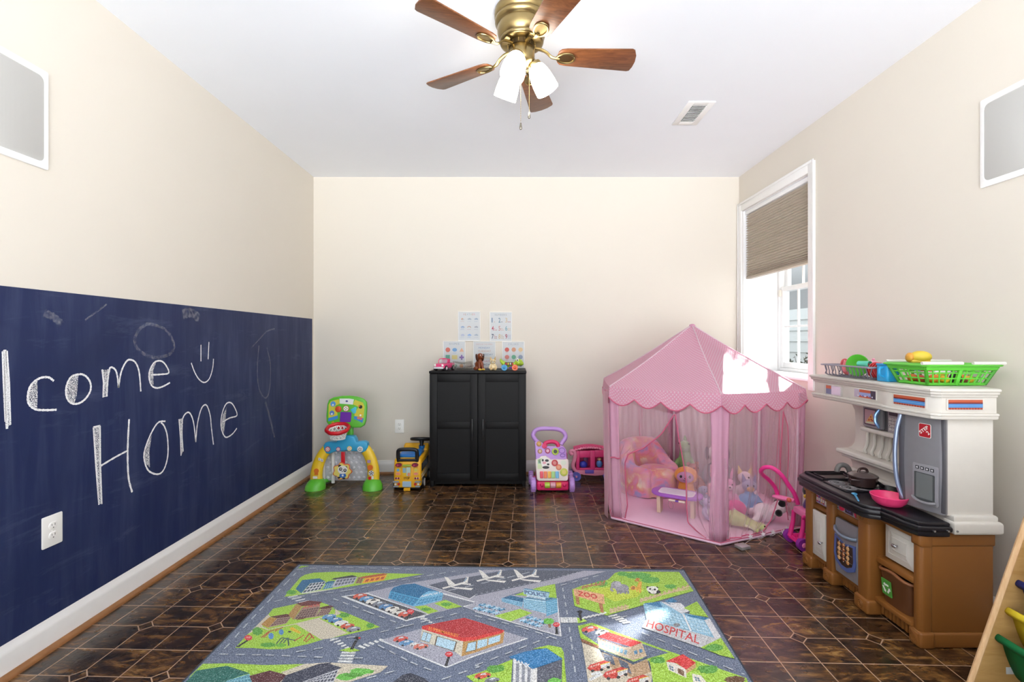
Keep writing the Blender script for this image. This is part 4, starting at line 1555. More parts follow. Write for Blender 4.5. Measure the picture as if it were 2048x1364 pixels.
teddy('plush_elephant', 'blue-grey plush lying low under the orange plush monkey in the tent', (1.372, 3.485, ZMAT), R(20), .14, '#9aa0b8', ear='droop')
mk = thing('plush_monkey', 'orange plush head with a mauve face leaning on the armchair in the tent', 'plush toy', (1.300, 3.625, ZMAT), R(-16), 'plush animals in the tent')
M_ORG = plush('#e8a04e')
blob('body', [('b', (0, .01, .175), (.088, .060, .066)), ('b', (0, .02, .075), (.060, .052, .074)), ('t', [(-.04, 0, .05), (-.07, -.06, .03)], .026), ('t', [(.04, 0, .05), (.07, -.06, .03)], .026)], M_ORG, mk, .006, 4)
b = MB()
b.ball((-.010, -.040, .172), (.062, .020, .042), plush('#c795b8'), 18)
b.build('face', None, mk)
for s in (-1, 1):
    b = MB()
    b.ball((-.010 + s * .032, -.058, .180), (.010, .004, .011), mat('#17130f', .15), 10)
    b.build('eye', None, mk)
b = MB()
b.ball((-.010, -.062, .168), (.008, .004, .006), mat('#4a3038', .3), 8)
b.tube(spline([(-.028, -.060, .158), (-.018, -.063, .152), (-.010, -.062, .158), (-.002, -.063, .152), (.008, -.060, .158)], 3), .0015, mat('#4a3038', .5), 5)
b.build('mouth', None, mk)
teddy('plush_pig', 'pale pink plush pig beside the orange plush monkey in the tent', (1.520, 3.60, ZMAT), R(-10), .225, '#e6b0bd', muz='#d796a6', ear='point')
teddy('plush_mouse', 'small lavender plush mouse near the front post of the tent', (1.290, 3.225, ZMAT), R(35), .135, '#c2b2d4', belly='#eae2f0')
teddy('plush_rabbit', 'pink plush rabbit with upright ears behind the bright pink cushion in the tent', (1.505, 3.375, ZMAT), R(-12), .225, '#e3a3c4', muz='#f0cfe0', ear='long')
hb = MB()
hb.ball((0, 0, .062), (.070, .045, .062), plush('#e0559a'), 22)
hb.ball((-.02, -.042, .07), (.012, .006, .012), plush('#f0b6d2'), 10)
hr = thing('plush_cushion', 'round bright pink plush cushion in front of the pink rabbit in the tent', 'cushion', (1.490, 3.225, ZMAT), R(-10))
hb.build('cushion_body', None, hr)
teddy('plush_unicorn', 'white plush with pale yellow pointed ears behind the light blue bear in the tent', (1.695, 3.52, ZMAT), R(-20), .235, '#ece2e6', ear='point', earc='#e0cf8e')
teddy('plush_bear', 'light blue plush bear with grey head and tan muzzle in the tent', (1.640, 3.345, ZMAT), R(-14), .225, '#86b4e2', head='#a3a3bd', muz='#dcb47c', ear='point', earc='#8f8cae')
tu = thing('plush_turtle', 'yellow-green plush lying flat beside the front post inside the tent', 'plush toy', (1.450, 3.075, ZMAT), R(-24), 'plush animals in the tent')
blob('body', [('t', [(-.10, 0, .045), (-.03, 0, .055), (.05, -.005, .036), (.09, -.01, .028)], [.040, .052, .032, .024]), ('b', (.115, -.015, .026), (.038, .030, .025)), ('t', [(.06, -.02, .03), (.09, -.07, .018)], .016)], plush('#c9cf92'), tu, .006, 4)
b = MB()
b.tube(spline([(.02, -.038, .028), (.06, -.035, .018), (.10, -.040, .012)], 3), .008, plush('#e6e2bd'), 8)
b.build('belly', None, tu)
for s in (-1, 1):
    b = MB()
    b.ball((.138, -.018 + s * .016, .036), .005, mat('#17130f', .15), 8)
    b.build('eye', None, tu)
cw = thing('plush_cow', 'black and white plush cow toppled against the sheer curtain in the tent', 'plush toy', (1.668, 3.150, ZMAT), R(78), 'plush animals in the tent')
blob('body', [('b', (0, .02, .065), (.055, .075, .062)), ('b', (0, -.07, .105), (.045, .045, .042)), ('t', [(-.04, .06, .06), (-.09, .10, .04)], .022), ('t', [(.04, .06, .06), (.09, .09, .035)], .022),
     ('t', [(-.04, -.01, .09), (-.10, -.03, .10)], .020), ('t', [(.04, -.01, .06), (.09, -.04, .03)], .020)], plush('#efe6ea'), cw, .006, 4)
M_BKP = plush('#1d1a1d')
for nm, c, r in (('ear', (-.035, -.075, .140), (.016, .024, .022)), ('ear', (.042, -.072, .128), (.018, .024, .020)), ('patch', (.045, .03, .085), (.022, .034, .030)), ('hoof', (.097, -.045, .027), (.022, .022, .022)), ('hoof', (.098, .098, .032), (.024, .024, .022)), ('hoof', (-.108, -.033, .102), (.020, .022, .022))):
    b = MB()
    b.ball(c, r, M_BKP, 12)
    b.build(nm, M_BKP, cw)
b = MB()
b.ball((0, -.112, .100), (.026, .020, .020), plush('#e6b9c2'), 12)
b.build('muzzle', None, cw)

# ================================================================ fairy lights on the floor by the tent
fl = thing('string_lights', 'white star string lights with a silver battery box on the floor beside the tent', 'string lights', (1.33, 2.81, 0))
M_WIRE = mat('#e7dfe2', .5)
b = MB()
b.box((-.030, -.036, 0), (.038, .022, .020), mat('#b9b6b8', .3, .6), .004, M=Matrix.Rotation(R(20), 4, 'Z'))
b.build('battery_box', None, fl)
route = [(1488, 1090), (1500, 1081), (1512, 1077), (1525, 1076), (1534, 1070), (1545, 1072), (1556, 1066), (1566, 1071), (1574, 1064), (1580, 1058)]
P = [on_floor(px, py) - Vector((1.33, 2.81, 0)) + Vector((0, 0, .0025)) for px, py in route]
b = MB()
b.tube(spline(P, 5), .0016, M_WIRE, 5)
b.build('wire', M_WIRE, fl)
for k in (1, 3, 5, 7, 8):
    b = MB()
    st = []
    for j in range(10):
        r = .019 if j % 2 == 0 else .008
        st.append((r * math.cos(PI * j / 5), r * math.sin(PI * j / 5)))
    b.prism(st, .007, M_WIRE, M=Matrix.Translation(P[k] + Vector((.004, .004, .0195))) @ Matrix.Rotation(R(75), 4, 'X') @ Matrix.Rotation(R(31 * k), 4, 'Z'), bev=.002)
    b.build('star', M_WIRE, fl)

# ================================================================ pink doll push cart between tent and kitchen
dc = thing('doll_stroller', 'bright pink doll push cart with purple wheels between the tent and the toy kitchen', 'doll stroller', (1.72, 2.84, 0))
M_HP = plastic('#e8338c', .28)
M_LP = plastic('#f07fb4', .32)
M_WP = plastic('#8e2f9e', .35)
L0 = Vector((1.72, 2.84, 0))
def lp(px, py, Y):
    return at(px, py, Y) - L0
b = MB()
hp = [lp(*p) for p in ((1556, 992, 2.95), (1550, 975, 2.95), (1538, 960, 2.94), (1526, 950, 2.92), (1522, 942, 2.89), (1529, 935, 2.86), (1545, 936, 2.83), (1563, 950, 2.81), (1577, 970, 2.80), (1589, 988, 2.79), (1596, 1008, 2.79))]
b.tube(spline(hp, 5), .0125, M_HP, 12)
b.build('handle', M_HP, dc)
b = MB()
a0, a1 = lp(1547, 992, 2.96), lp(1590, 1002, 2.84)
b.tube([a0, a0.lerp(a1, .3), a0.lerp(a1, .7), a1], [.014, .022, .020, .016], M_LP, 12, flat=.7)
b.ball(lp(1578, 1000, 2.83), .014, plastic('#d8604a'), 12)
b.build('crossbar', M_LP, dc)
b = MB()
top = [lp(1592, 1004, 2.79), lp(1614, 1004, 2.79), lp(1626, 1003, 2.90)]
b.box((-.045, -.075, .185), (.13, .045, .225), M_LP, .014)
b.build('seat_tray', M_LP, dc)
for s, nm in ((-1, 0), (1, 1)):
    b = MB()
    y = -.055 if s < 0 else .045
    b.tube([(-.035, y, .195), (-.040, y, .13), (-.060, y, .04)], [.012, .012, .014], M_HP, 10)
    b.tube([(.10, y, .195), (.09, y, .12), (.10, y, .04)], [.012, .012, .014], M_HP, 10)
    b.tube([(-.060, y, .045), (.10, y, .045)], .012, M_HP, 10)
    b.build('side_frame', M_HP, dc)
b = MB()
b.prism([(-.070, -.055), (.10, -.055), (.10, .045), (-.070, .045)], .010, M_HP, M=Matrix.Translation((0, 0, .030)), bev=.004)
for k in range(5):
    b.box((-.055 + .034 * k, -.055, .038), (-.047 + .034 * k, .045, .050), M_HP, .003)
b.build('basket', M_HP, dc)
for x in (-.05, .10):
    for y in (-.072, .062):
        b = MB()
        b.cyl((x, y - .014, .036), (x, y + .014, .036), .036, M_WP, n=24)
        b.ball((x, y - .012, .036), (.016, .008, .016), M_LP, 12)
        b.build('wheel', M_WP, dc)
b = MB()
for s in (-1, 1):
    b.ball((-.035 + s * .016, -.082, .198), (.016, .008, .013), M_HP, 12)
b.ball((-.035, -.086, .198), (.007, .006, .007), M_HP, 10)
b.build('bow', M_HP, dc)
dl = thing('plush_doll', 'black plush doll head with a purple dress sitting in the pink doll cart', 'plush toy', (1.765, 2.835, .226))
b = MB()
b.lathe([(0, 0), (.048, 0), (.050, .01), (.038, .04), (.024, .066), (0, .070)], plush('#4a2a78'), 20)
b.build('dress', None, dl)
b = MB()
b.ball((-.012, -.004, .102), (.044, .042, .043), plush('#17151a'), 18)
b.build('head', None, dl)
b = MB()
b.ball((-.052, -.02, .075), (.012, .012, .012), plush('#d9b83e'), 10)
b.ball((.030, -.034, .110), (.016, .009, .018), plush('#d66a9c'), 10)
b.build('bow', None, dl)
# ================================================================ basketball and goal activity toy
hp_ = thing('basketball_hoop_toy', 'green and yellow toddler basketball hoop toy with a panda flap in the back corner', 'activity toy', (-1.408, 3.985, 0))
M_G = plastic('#63c23a', .3)
M_GD = plastic('#56b832', .32)
M_Y = plastic('#efc92c', .32)
M_BL = plastic('#3aa9d8', .3)
M_RD = plastic('#d4202c', .3)
M_W = plastic('#f1f1ee', .4)
for s in (-1, 1):
    b = MB()
    def boot(u, q, s=s):
        a = 2 * PI * u
        k = q * PI / 2
        r = math.cos(k) ** .7 if q < 1 else 0
        x, y = .082 * r * math.cos(a), .078 * r * math.sin(a)
        return (s * .225 + x + s * .012 * (1 - q), y - .055 + .03 * q, .085 * math.sin(k) + .0)
    b.grid(boot, 28, 10, M_G)
    b.tube([(s * .215, 0, .035), (s * .195, .10, .028), (s * .165, .17, .02)], [.04, .034, .02], M_GD, 14, flat=.6)
    b.build('foot', M_G, hp_, weld=True, ang=60)
    b = MB()
    path = spline([(s * .232, -.035, .055), (s * .236, -.03, .12), (s * .222, -.02, .20), (s * .192, -.01, .27), (s * .150, 0, .325)], 6)
    b.tube(path, [.052 - .0004 * k for k in range(len(path))], M_Y, 18, flat=.62, up=(0, 1, 0))
    ar = b.build('arch_leg', M_Y, hp_)
    # printed decals on the front of each leg
    b = MB()
    def flush(nm, par):
        global b
        b.build(nm, None, par)
        b = MB()
    def disc(x, z, r, m, y=-.068, n=20):
        b.prism(ngon(x, z, r, n), .003, m, M=Matrix.Translation((0, y, 0)) @ FRONT)
    if s < 0:
        disc(-.222, .150, .020, plastic('#e07a2b'), -.066)
        b.prism([(-.232, .145), (-.212, .145), (-.206, .118), (-.238, .118)], .003, plastic('#e07a2b'), M=Matrix.Translation((0, -.068, 0)) @ FRONT)
        flush('sticker', ar)
        for k in (0, 1):
            b.prism(rrect(-.212 + .021 * k, .232 + .0 * k, -.193 + .021 * k, .254, .003), .003, M_W, M=Matrix.Translation((0, -.050, -.010 * k)) @ FRONT)
            put_text(b, '18'[k], lambda u, v, k=k: (-.207 + .021 * k + (.003 if k == 0 else 0) + (.009 if k else .004) * u, -.0535, .236 - .010 * k + .014 * v), plastic('#6a4aa8'))
        flush('sticker', ar)
        b.prism(rrect(-.246, .088, -.210, .108, .004), .003, M_W, M=Matrix.Translation((0, -.074, 0)) @ FRONT)
    else:
        disc(.220, .178, .022, plastic('#e8742a'), -.066)
        flush('sticker', ar)
        disc(.230, .132, .022, M_W, -.070)
        for a in range(5):
            disc(.230 + .014 * math.cos(a * 1.257 + .3), .132 + .014 * math.sin(a * 1.257 + .3), .005, plastic('#22252c'), -.0715, 6)
        disc(.230, .132, .006, plastic('#22252c'), -.0715, 6)
        flush('sticker', ar)
        b.prism(rrect(.208, .080, .228, .104, .002), .003, M_RD, M=Matrix.Translation((0, -.074, 0)) @ FRONT)
        b.prism(rrect(.234, .084, .250, .108, .002), .003, M_W, M=Matrix.Translation((0, -.074, 0)) @ FRONT)
        flush('sticker', ar)
        b.prism(rrect(.192, .212, .218, .236, .003), .003, plastic('#b79ac8'), M=Matrix.Translation((0, -.052, 0)) @ FRONT)
    flush('sticker', ar)
KX, KZ = .1686 * 3.96 / 955, .1686 * 3.96 / 955
def hx(cx_, cy_):
    """front-view study units -> local x, z"""
    return ((600 + .1686 * cx_ - CX) * 3.96 / 955 + 1.408, EYE - (770 + .1686 * cy_ - CY) * 3.96 / 955)
b = MB()
out = [hx(*p) for p in ((285, 770), (278, 720), (300, 685), (345, 672), (430, 676), (455, 640), (480, 610), (560, 596), (640, 606), (662, 640), (672, 676), (760, 668), (798, 690), (806, 735), (785, 785), (735, 805), (680, 788), (560, 780), (420, 788), (350, 818), (310, 810))][::-1]
b.prism(out, .07, M_BL, M=Matrix.Translation((0, .035, 0)) @ FRONT, bev=.012, seg=3)
br = b.build('bridge', M_BL, hp_)
for cx_, cy_, r, c in ((335, 758, .022, '#c2344f'), (460, 758, .019, '#8a3a86'), (592, 750, .020, '#e0c84a'), (718, 758, .024, '#d9e3e6')):
    x, z = hx(cx_, cy_)
    b = MB()
    b.prism(ngon(x, z, r, 22), .004, plastic(c), M=Matrix.Translation((0, -.034, 0)) @ FRONT)
    b.prism(ngon(x, z, r * .74, 22), .006, M_W, M=Matrix.Translation((0, -.034, 0)) @ FRONT)
    for k in range(5):
        b.prism(ngon(x + r * .42 * math.cos(k * 1.257 + cx_), z + r * .42 * math.sin(k * 1.257 + cx_), r * .17, 8), .007, plastic(('#e2574a', '#e2574a', '#e07a2b', '#23262e')[(335, 460, 592, 718).index(cx_)]), M=Matrix.Translation((0, -.034, 0)) @ FRONT)
    b.build('sticker', None, br)
b = MB()
b.box((-.030, .005, .38), (.050, .05, .52), M_GD, .012)
b.build('mast', M_GD, hp_)
# backboard, tilted a touch
BB = Matrix.Translation((.006, .012, .618)) @ Matrix.Rotation(R(2), 4, 'Y') @ Matrix.Rotation(R(-7), 4, 'X') @ FRONT
def bb(cx_, cy_):
    x, z = hx(cx_, cy_)
    return (x - .006, z - .618)
b = MB()
o1 = [bb(*p) for p in ((345, 495), (310, 455), (300, 380), (302, 240), (318, 190), (370, 158), (470, 138), (560, 132), (650, 140), (730, 165), (768, 200), (778, 270), (776, 420), (762, 475), (720, 505), (640, 510), (540, 470), (440, 490))][::-1]
b.prism(o1, .032, M_G, M=BB @ Matrix.Translation((0, 0, -.016)), bev=.010, seg=3)
bk = b.build('backboard', M_G, hp_)
b = MB()
def patch(pts, c, h=.018):
    b.prism([bb(*p) for p in pts][::-1], h, plastic(c), M=BB)
patch(((335, 440), (322, 250), (345, 205), (440, 180), (455, 230), (400, 262), (430, 330), (440, 400)), '#d6cf45')
patch(((745, 450), (752, 260), (728, 210), (630, 180), (612, 235), (680, 262), (640, 340), (640, 400)), '#d6cf45')
patch(((330, 445), (334, 405), (380, 390), (440, 372), (446, 408), (400, 425)), '#3f8fd4', .019)
patch(((742, 450), (748, 395), (700, 380), (640, 372), (632, 405), (690, 425)), '#3f8fd4', .019)
patch(((455, 232), (446, 172), (560, 168), (618, 175), (610, 238)), '#eef0ef', .019)
b.prism(ngon(*bb(535, 200), .010, 18, .007), .0205, plastic('#2b3a86'), M=BB)
put_text(b, 'vtech', lambda u, v: BB @ Vector((bb(515, 206)[0] + .0135 * u, bb(515, 206)[1] + .0045 * v, .0212)), M_W)
for cx_, cy_, r, c in ((375, 238, .022, '#5a9ddb'), (370, 345, .020, '#5a83c9'), (705, 262, .015, '#2b2a2c'), (690, 250, .008, '#e07a2b'), (712, 348, .014, '#e0c12c'), (690, 392, .012, '#e28a6a'), (720, 400, .011, '#e2687a'), (388, 460, .011, '#c99a2b')):
    b.prism(ngon(*bb(cx_, cy_), r, 18), .020, plastic(c), M=BB)
for cx_, cy_ in ((375, 238), (370, 345), (712, 348)):
    b.prism(ngon(*bb(cx_, cy_ + 12), .008, 12), .0208, M_W, M=BB)
b.build('sticker', None, bk)
for cx_, cy_, c, rr in ((442, 298, '#d9502a', .023), (533, 287, '#f3efe6', .021)):
    b = MB()
    b.prism(ngon(*bb(cx_, cy_), rr + .004, 24), .019, plastic('#c9632a'), M=BB)
    b.prism(ngon(*bb(cx_, cy_), rr, 24), .025, plastic(c), M=BB, bev=.003)
    if c == '#f3efe6':
        for k in range(4):
            b.prism(ngon(bb(cx_, cy_)[0] + .010 * math.cos(k * 1.57), bb(cx_, cy_)[1] + .010 * math.sin(k * 1.57), .004, 6), .0255, plastic('#26262a'), M=BB)
    b.build('button', None, bk)
b = MB()
b.prism([bb(*p) for p in ((585, 300), (640, 262), (658, 275), (655, 335), (625, 345))][::-1], .024, plastic('#4fc0d8'), M=BB, bev=.003)
b.build('button', None, bk)
b = MB()
b.prism([bb(*p) for p in ((470, 335), (478, 328), (592, 328), (602, 336), (602, 436), (592, 446), (478, 446), (470, 436))][::-1], .020, plastic('#6f2fa6', .25), M=BB)
b.build('scoreboard', None, bk)
# hoop and net
HC = Vector((-.040, -.085, .500))
b = MB()
ring = [HC + Vector((.092 * math.cos(R(22.5 + 45 * k)), .078 * math.sin(R(22.5 + 45 * k)), +.028 * math.sin(R(22.5 + 45 * k)))) for k in range(8)]
rp = []
for k in range(8):
    a, c = ring[k], ring[(k + 1) % 8]
    rp += [a.lerp(c, .12), a.lerp(c, .88)]
b.tube(rp, .0135, M_RD, 10, closed=True, flat=1.25)
b.box((-.085, -.020, .486), (.030, .020, .520), M_RD, .006)
b.build('hoop', M_RD, hp_)
b = MB()
def net(a, k):
    r = .080 - .024 * k
    return HC + Vector((r * math.cos(a), r * .86 * math.sin(a), -.010 - .072 * k + .026 * (1 - k) * math.sin(a)))
nn = 14
for d in (-1, 1):
    for j in range(nn):
        b.tube([net(2 * PI * j / nn + d * .9 * q / 8, q / 8) for q in range(9)], .0042, M_W, 6)
b.tube([net(2 * PI * q / 28, 1.0) for q in range(28)], .0055, M_W, 8, closed=True)
b.tube([net(2 * PI * q / 28, .05) for q in range(28)], .0055, M_W, 8, closed=True)
b.build('net', M_W, hp_)
# goal net sheet, posts, strap and panda flap
b = MB()
M_GN = mat('#c9cbd1', .5)
b.box((-.20, .055, .035), (.20, .062, .295), M_GN, .002)
for i in range(9):
    for j in range(6):
        b.ball((-.175 + .0437 * i + .02 * (j % 2), .055, .06 + .042 * j), (.014, .005, .014), mat('#dfe0e6', .4), 8)
b.build('goal_net', M_GN, hp_)
for x in (-.205, -.125, .205):
    b = MB()
    b.cyl((x, .04, .02), (x, .04, .30), .014, M_W, n=14)
    b.build('post', M_W, hp_)
b = MB()
b.box((-.035, -.025, .20), (-.003, -.018, .295), M_RD, .002)
b.build('strap', M_RD, hp_)
b = MB()
FP = Matrix.Translation((-.019, -.030, .140)) @ Matrix.Rotation(R(-3), 4, 'X') @ FRONT
sc = []
for k in range(64):
    a = 2 * PI * k / 64
    r = .073 + .008 * math.cos(7 * a + .5)
    sc.append((r * 1.02 * math.cos(a), r * .92 * math.sin(a)))
b.prism(sc, .012, plastic('#dd6a2b'), M=FP, bev=.003)
b.prism([(x * .90, y * .90) for x, y in sc], .0135, plastic('#e8d873'), M=FP)
W2, K2 = M_W, plastic('#1f1f24', .4)
def fd(x, y, rx, ry, m, h, n=20):
    b.prism(ngon(x, y, rx, n, ry), h, m, M=FP)
fd(-.020, .042, .012, .012, K2, .0145); fd(.030, .030, .012, .012, K2, .0145)
fd(.004, .012, .040, .034, W2, .0155)
fd(-.012, .018, .013, .014, K2, .0165); fd(.024, .008, .013, .014, K2, .0165)
fd(-.011, .019, .006, .007, W2, .0172); fd(.024, .010, .006, .007, W2, .0172)
fd(-.011, .019, .003, .004, K2, .0178, 10); fd(.024, .010, .003, .004, K2, .0178, 10)
fd(.002, .000, .005, .0035, K2, .0168, 10)
fd(.006, -.034, .028, .020, plastic('#3e77c4'), .0150); fd(-.024, -.052, .012, .008, K2, .0152); fd(.016, -.058, .012, .007, K2, .0152); fd(.006, -.034, .008, .008, W2, .0160)
b.build('panda_flap', None, hp_)

# ================================================================ yellow ride-on bus
bus = thing('ride_on_bus', 'yellow ride-on school bus toy parked beside the black cabinet', 'ride-on toy', (-.874, 4.075, 0))
M_BY = plastic('#efb320', .32)
M_BK = plastic('#161618', .4)
b = MB()
prof = [(-.205, .030), (-.208, .120), (-.196, .215), (-.185, .248), (-.165, .258), (.06, .258), (.12, .262), (.145, .300), (.175, .310), (.195, .290), (.202, .180), (.205, .035)]
b.prism([(y, z) for y, z in prof][::-1], .222, M_BY, M=Matrix(((0, 0, 1, -.111), (1, 0, 0, 0), (0, 1, 0, 0), (0, 0, 0, 1))), bev=.020, seg=4)
b.build('bus_body', M_BY, bus)
b = MB()
b.box((-.098, -.190, .012), (.098, .190, .034), M_BK, .006)
b.build('chassis', M_BK, bus)
b = MB()
b.box((-.088, -.150, .252), (.088, .075, .284), plastic('#1f79cf', .35), .018, 3)
b.build('seat', None, bus)
b = MB()
hd = spline([(-.075, -.182, .235), (-.077, -.190, .300), (-.066, -.194, .330), (0, -.197, .336), (.066, -.194, .330), (.077, -.190, .300), (.075, -.182, .235)], 5)
b.tube(hd, .0155, M_BK, 12)
b.tube([(-.075, -.186, .246), (.075, -.186, .246)], .012, M_BK, 10)
b.build('push_handle', M_BK, bus)
b = MB()
b.T = Matrix.Translation((.052, .135, .352)) @ Matrix.Rotation(R(-14), 4, 'X')
b.tube([(.088 * math.cos(2 * PI * k / 32), .088 * math.sin(2 * PI * k / 32), 0) for k in range(32)], .0135, M_BK, 10, closed=True)
for a in (90, 210, 330):
    b.tube([(0, 0, -.004), (.085 * math.cos(R(a)), .085 * math.sin(R(a)), 0)], .011, M_BK, 8, flat=.5)
b.lathe([(0, .014), (.022, .012), (.026, .0), (.022, -.014), (.016, -.04), (.016, -.06), (0, -.06)], M_BK, 18)
b.ball((0, 0, .012), (.016, .016, .006), plastic('#b3242c'), 14)
b.build('steering_wheel', M_BK, bus)
b = MB()
b.lathe([(.028, 0), (.026, .03), (0, .032)], plastic('#1f79cf', .35), 18, Matrix.Translation((.052, .14, .268)))
b.build('steering_column', None, bus)
for y in (-.115, .12):
    for s in (-1, 1):
        b = MB()
        x = s * .112
        b.cyl((x - .012, y, .048), (x + .012, y, .048), .048, M_BK, n=26)
        b.cyl((x + s * .010, y, .048), (x + s * .0135, y, .048), .030, M_W, n=22)
        b.build('wheel', M_BK, bus)
BF = Matrix.Translation((0, -.2085, 0)) @ FRONT
b = MB()
def bp(pts, c, h=.004, rough=.3):
    b.prism(pts, h, plastic(c, rough), M=BF)
for s in (-1, 1):
    bp(ngon(s * .066, .214, .026, 20, .015), '#7b1f3a', .014)
    bp(ngon(s * .066 - .007, .213, .008, 12, .009), '#c9486a', .0155)
    bp(ngon(s * .066 + .009, .213, .008, 12, .009), '#9a2a4a', .0155)
    bp(rrect(s * .078 - .020, .098, s * .078 + .020, .112, .006), '#e9d9c0', .005)
    for q in (-1, 1):
        bp(ngon(s * .078 + q * .010, .105, .008, 14), '#8a2240', .007)
    bp(rrect(s * .088 - .024, .072, s * .088 + .024, .084, .005), '#8e9aa6', .012)
    bp(rrect(s * .088 - .020, .036, s * .088 + .020, .046, .004), '#8e9aa6', .012)
    bp(ngon(s * .066, .058, .010, 16), '#c9302a', .008)
    bp(ngon(s * .092, .058, .008, 14), '#f0eadc', .008)
    bp(rrect(s * .072 - .022, .128, s * .072 + .022, .190, .010), '#f2c24a', .004)
    bp(ngon(s * .072, .172, .012, 16), '#6fb4dc' if s < 0 else '#d6cf6a', .005)
    bp(ngon(s * .072, .142, .018, 16, .010), '#e58a7a', .005)
bp(rrect(-.036, .122, .030, .196, .006), '#e8c33a', .004)
bp(rrect(-.004, .124, .028, .194, .004), '#bcd7d2', .006)
bp(rrect(-.034, .150, -.008, .190, .004), '#8fb2c4', .006)
bp(ngon(.016, .138, .012, 14, .014), '#e59a7a', .007)
bp(rrect(-.034, .202, .034, .216, .004), '#a9c24a', .010)
bp(rrect(-.036, .036, .034, .080, .004), '#a7c4d6', .006)
put_text(b, 'STOP', lambda u, v: BF @ Vector((-.026 + .048 * u, .098 + .017 * v, .0052)), M_BK, .01)
b.prism(rrect(-.026, .004, .026, .028, .004), .006, M_BY, M=BF)
b.build('rear_graphics', None, bus)
b = MB()
for k in range(5):
    b.box((.111, -.17 + .062 * k, .150), (.1135, -.12 + .062 * k, .215), plastic('#3a3f4a', .25), .001)
for z in (.095, .118):
    b.box((.111, -.18, z), (.113, .18, z + .010), plastic('#e9e4da', .4), .001)
b.build('side_windows', None, bus)

# ================================================================ baby walker
wk = thing('baby_walker', 'pink and lilac baby push walker with piano keys beside the black cabinet', 'baby walker', (.301, 3.90, 0))
M_LIL = plastic('#c49ae0', .35)
M_HOT = plastic('#e62f6d', .3)
M_CR = plastic('#f1e6df', .4)
def wx(cx_, cy_):
    return (.0403 + .000473 * cx_ - .301, .579 - .000473 * cy_)
b = MB()
b.box((-.128, -.072, .012), (.132, .075, .090), M_HOT, .020, 4)
b.box((-.118, -.022, .085), (.122, .06, .17), plastic('#c8245c', .35), .015, 3)
b.box((-.130, .0, .06), (-.108, .11, .24), plastic('#c8245c', .35), .01)
b.box((.112, .0, .06), (.134, .11, .20), plastic('#c8245c', .35), .01)
b.build('base', M_HOT, wk)
b = MB()
b.prism(rrect(-.126, .070, .136, .246, .03), .05, plastic('#b8306a', .35), M=Matrix.Translation((0, .075, .05)) @ Matrix.Rotation(R(-14), 4, 'X') @ FRONT, bev=.01)
b.build('housing', None, wk)
LEAN = Matrix.Translation((0, -.066, .09)) @ Matrix.Rotation(R(-17), 4, 'X') @ FRONT
def lean(cx_, cy_):
    x, z = wx(cx_, cy_)
    return (x, (z - .09) / math.cos(R(17)))
b = MB()
outl = [lean(*p) for p in ((285, 1000), (262, 760), (268, 690), (330, 670), (360, 640), (440, 630), (490, 660), (530, 690), (640, 685), (760, 690), (800, 680), (830, 700), (832, 780), (815, 1000), (790, 1030), (320, 1030))][::-1]
b.prism(outl, .030, M_CR, M=LEAN @ Matrix.Translation((0, 0, -.012)), bev=.008, seg=3)
pa = b.build('play_panel', M_CR, wk)
b = MB()
outl = [lean(*p) for p in ((275, 700), (262, 560), (258, 420), (280, 390), (340, 385), (400, 430), (480, 470), (600, 480), (680, 455), (760, 480), (800, 540), (806, 690))][::-1]
b.prism(outl, .034, M_LIL, M=LEAN @ Matrix.Translation((0, 0, -.026)), bev=.007, seg=3)
pb = b.build('upper_panel', M_LIL, wk)
b = MB()
P3 = [LEAN @ Vector((*lean(*p), -.012)) for p in ((300, 400), (250, 340), (232, 285), (270, 220), (360, 188), (520, 185), (660, 195), (750, 230), (795, 290), (790, 350), (740, 410), (715, 450))]
b.tube(spline(P3, 5), .0175, M_LIL, 14)
b.build('push_handle', M_LIL, wk)
b = MB()
P3 = [LEAN @ Vector((*lean(*p), .004)) for p in ((410, 490), (440, 430), (520, 405), (600, 408), (650, 440), (665, 490))]
b.tube(spline(P3, 5), .016, M_HOT, 10)
b.prism(ngon(*lean(425, 475), .021, 20), .018, M_HOT, M=LEAN, bev=.004)
b.build('phone_handle', M_HOT, wk)
def wbtn(nm, par, cx_, cy_, r, c, h, c2=None, h0=.018):
    b = MB()
    b.prism(ngon(*lean(cx_, cy_), r, 24), h, plastic(c), M=LEAN, bev=.003)
    if c2:
        b.prism(ngon(*lean(cx_, cy_), r * .55, 18), h + .003, plastic(c2), M=LEAN)
    b.build(nm, None, par)
wbtn('button', pb, 330, 440, .021, '#c9923f', .016, '#d8ad62')
wbtn('button', pb, 345, 560, .019, '#b98a5a', .014, '#d2b79a')
wbtn('button', pb, 478, 553, .022, '#b03a6a', .014, '#e6b3c6')
wbtn('shape_block', pb, 608, 565, .028, '#b6cf3a', .022, '#2f3a1c')
b = MB()
b.tube([LEAN @ Vector((*lean(725 + 52 * math.cos(2 * PI * k / 24), 545 + 42 * math.sin(2 * PI * k / 24)), .010)) for k in range(24)], .004, plastic('#a97fd0', .35), 6, closed=True)
b.tube([LEAN @ Vector((*lean(735 + 40 * math.cos(2 * PI * k / 24), 625 + 26 * math.sin(2 * PI * k / 24)), .010)) for k in range(24)], .004, plastic('#a97fd0', .35), 6, closed=True)
b.build('embossing', None, pb)
for k, c in enumerate(('#e2465a', '#ec7a45', '#ecb53a', '#a5d98a', '#6fbce6')):
    b = MB()
    x0_, z0_ = lean(337 + 66 * k, 988)
    x1_, z1_ = lean(393 + 66 * k, 880)
    b.prism(rrect(x0_, z0_, x1_, z1_, .005), .028, plastic(c, .3), M=LEAN, bev=.003)
    b.build('piano_key', None, pa)
wbtn('gear', pa, 593, 748, .026, '#c93f45', .024, '#e58f88')
wbtn('gear', pa, 660, 815, .023, '#ea8a62', .023, '#f0a987')
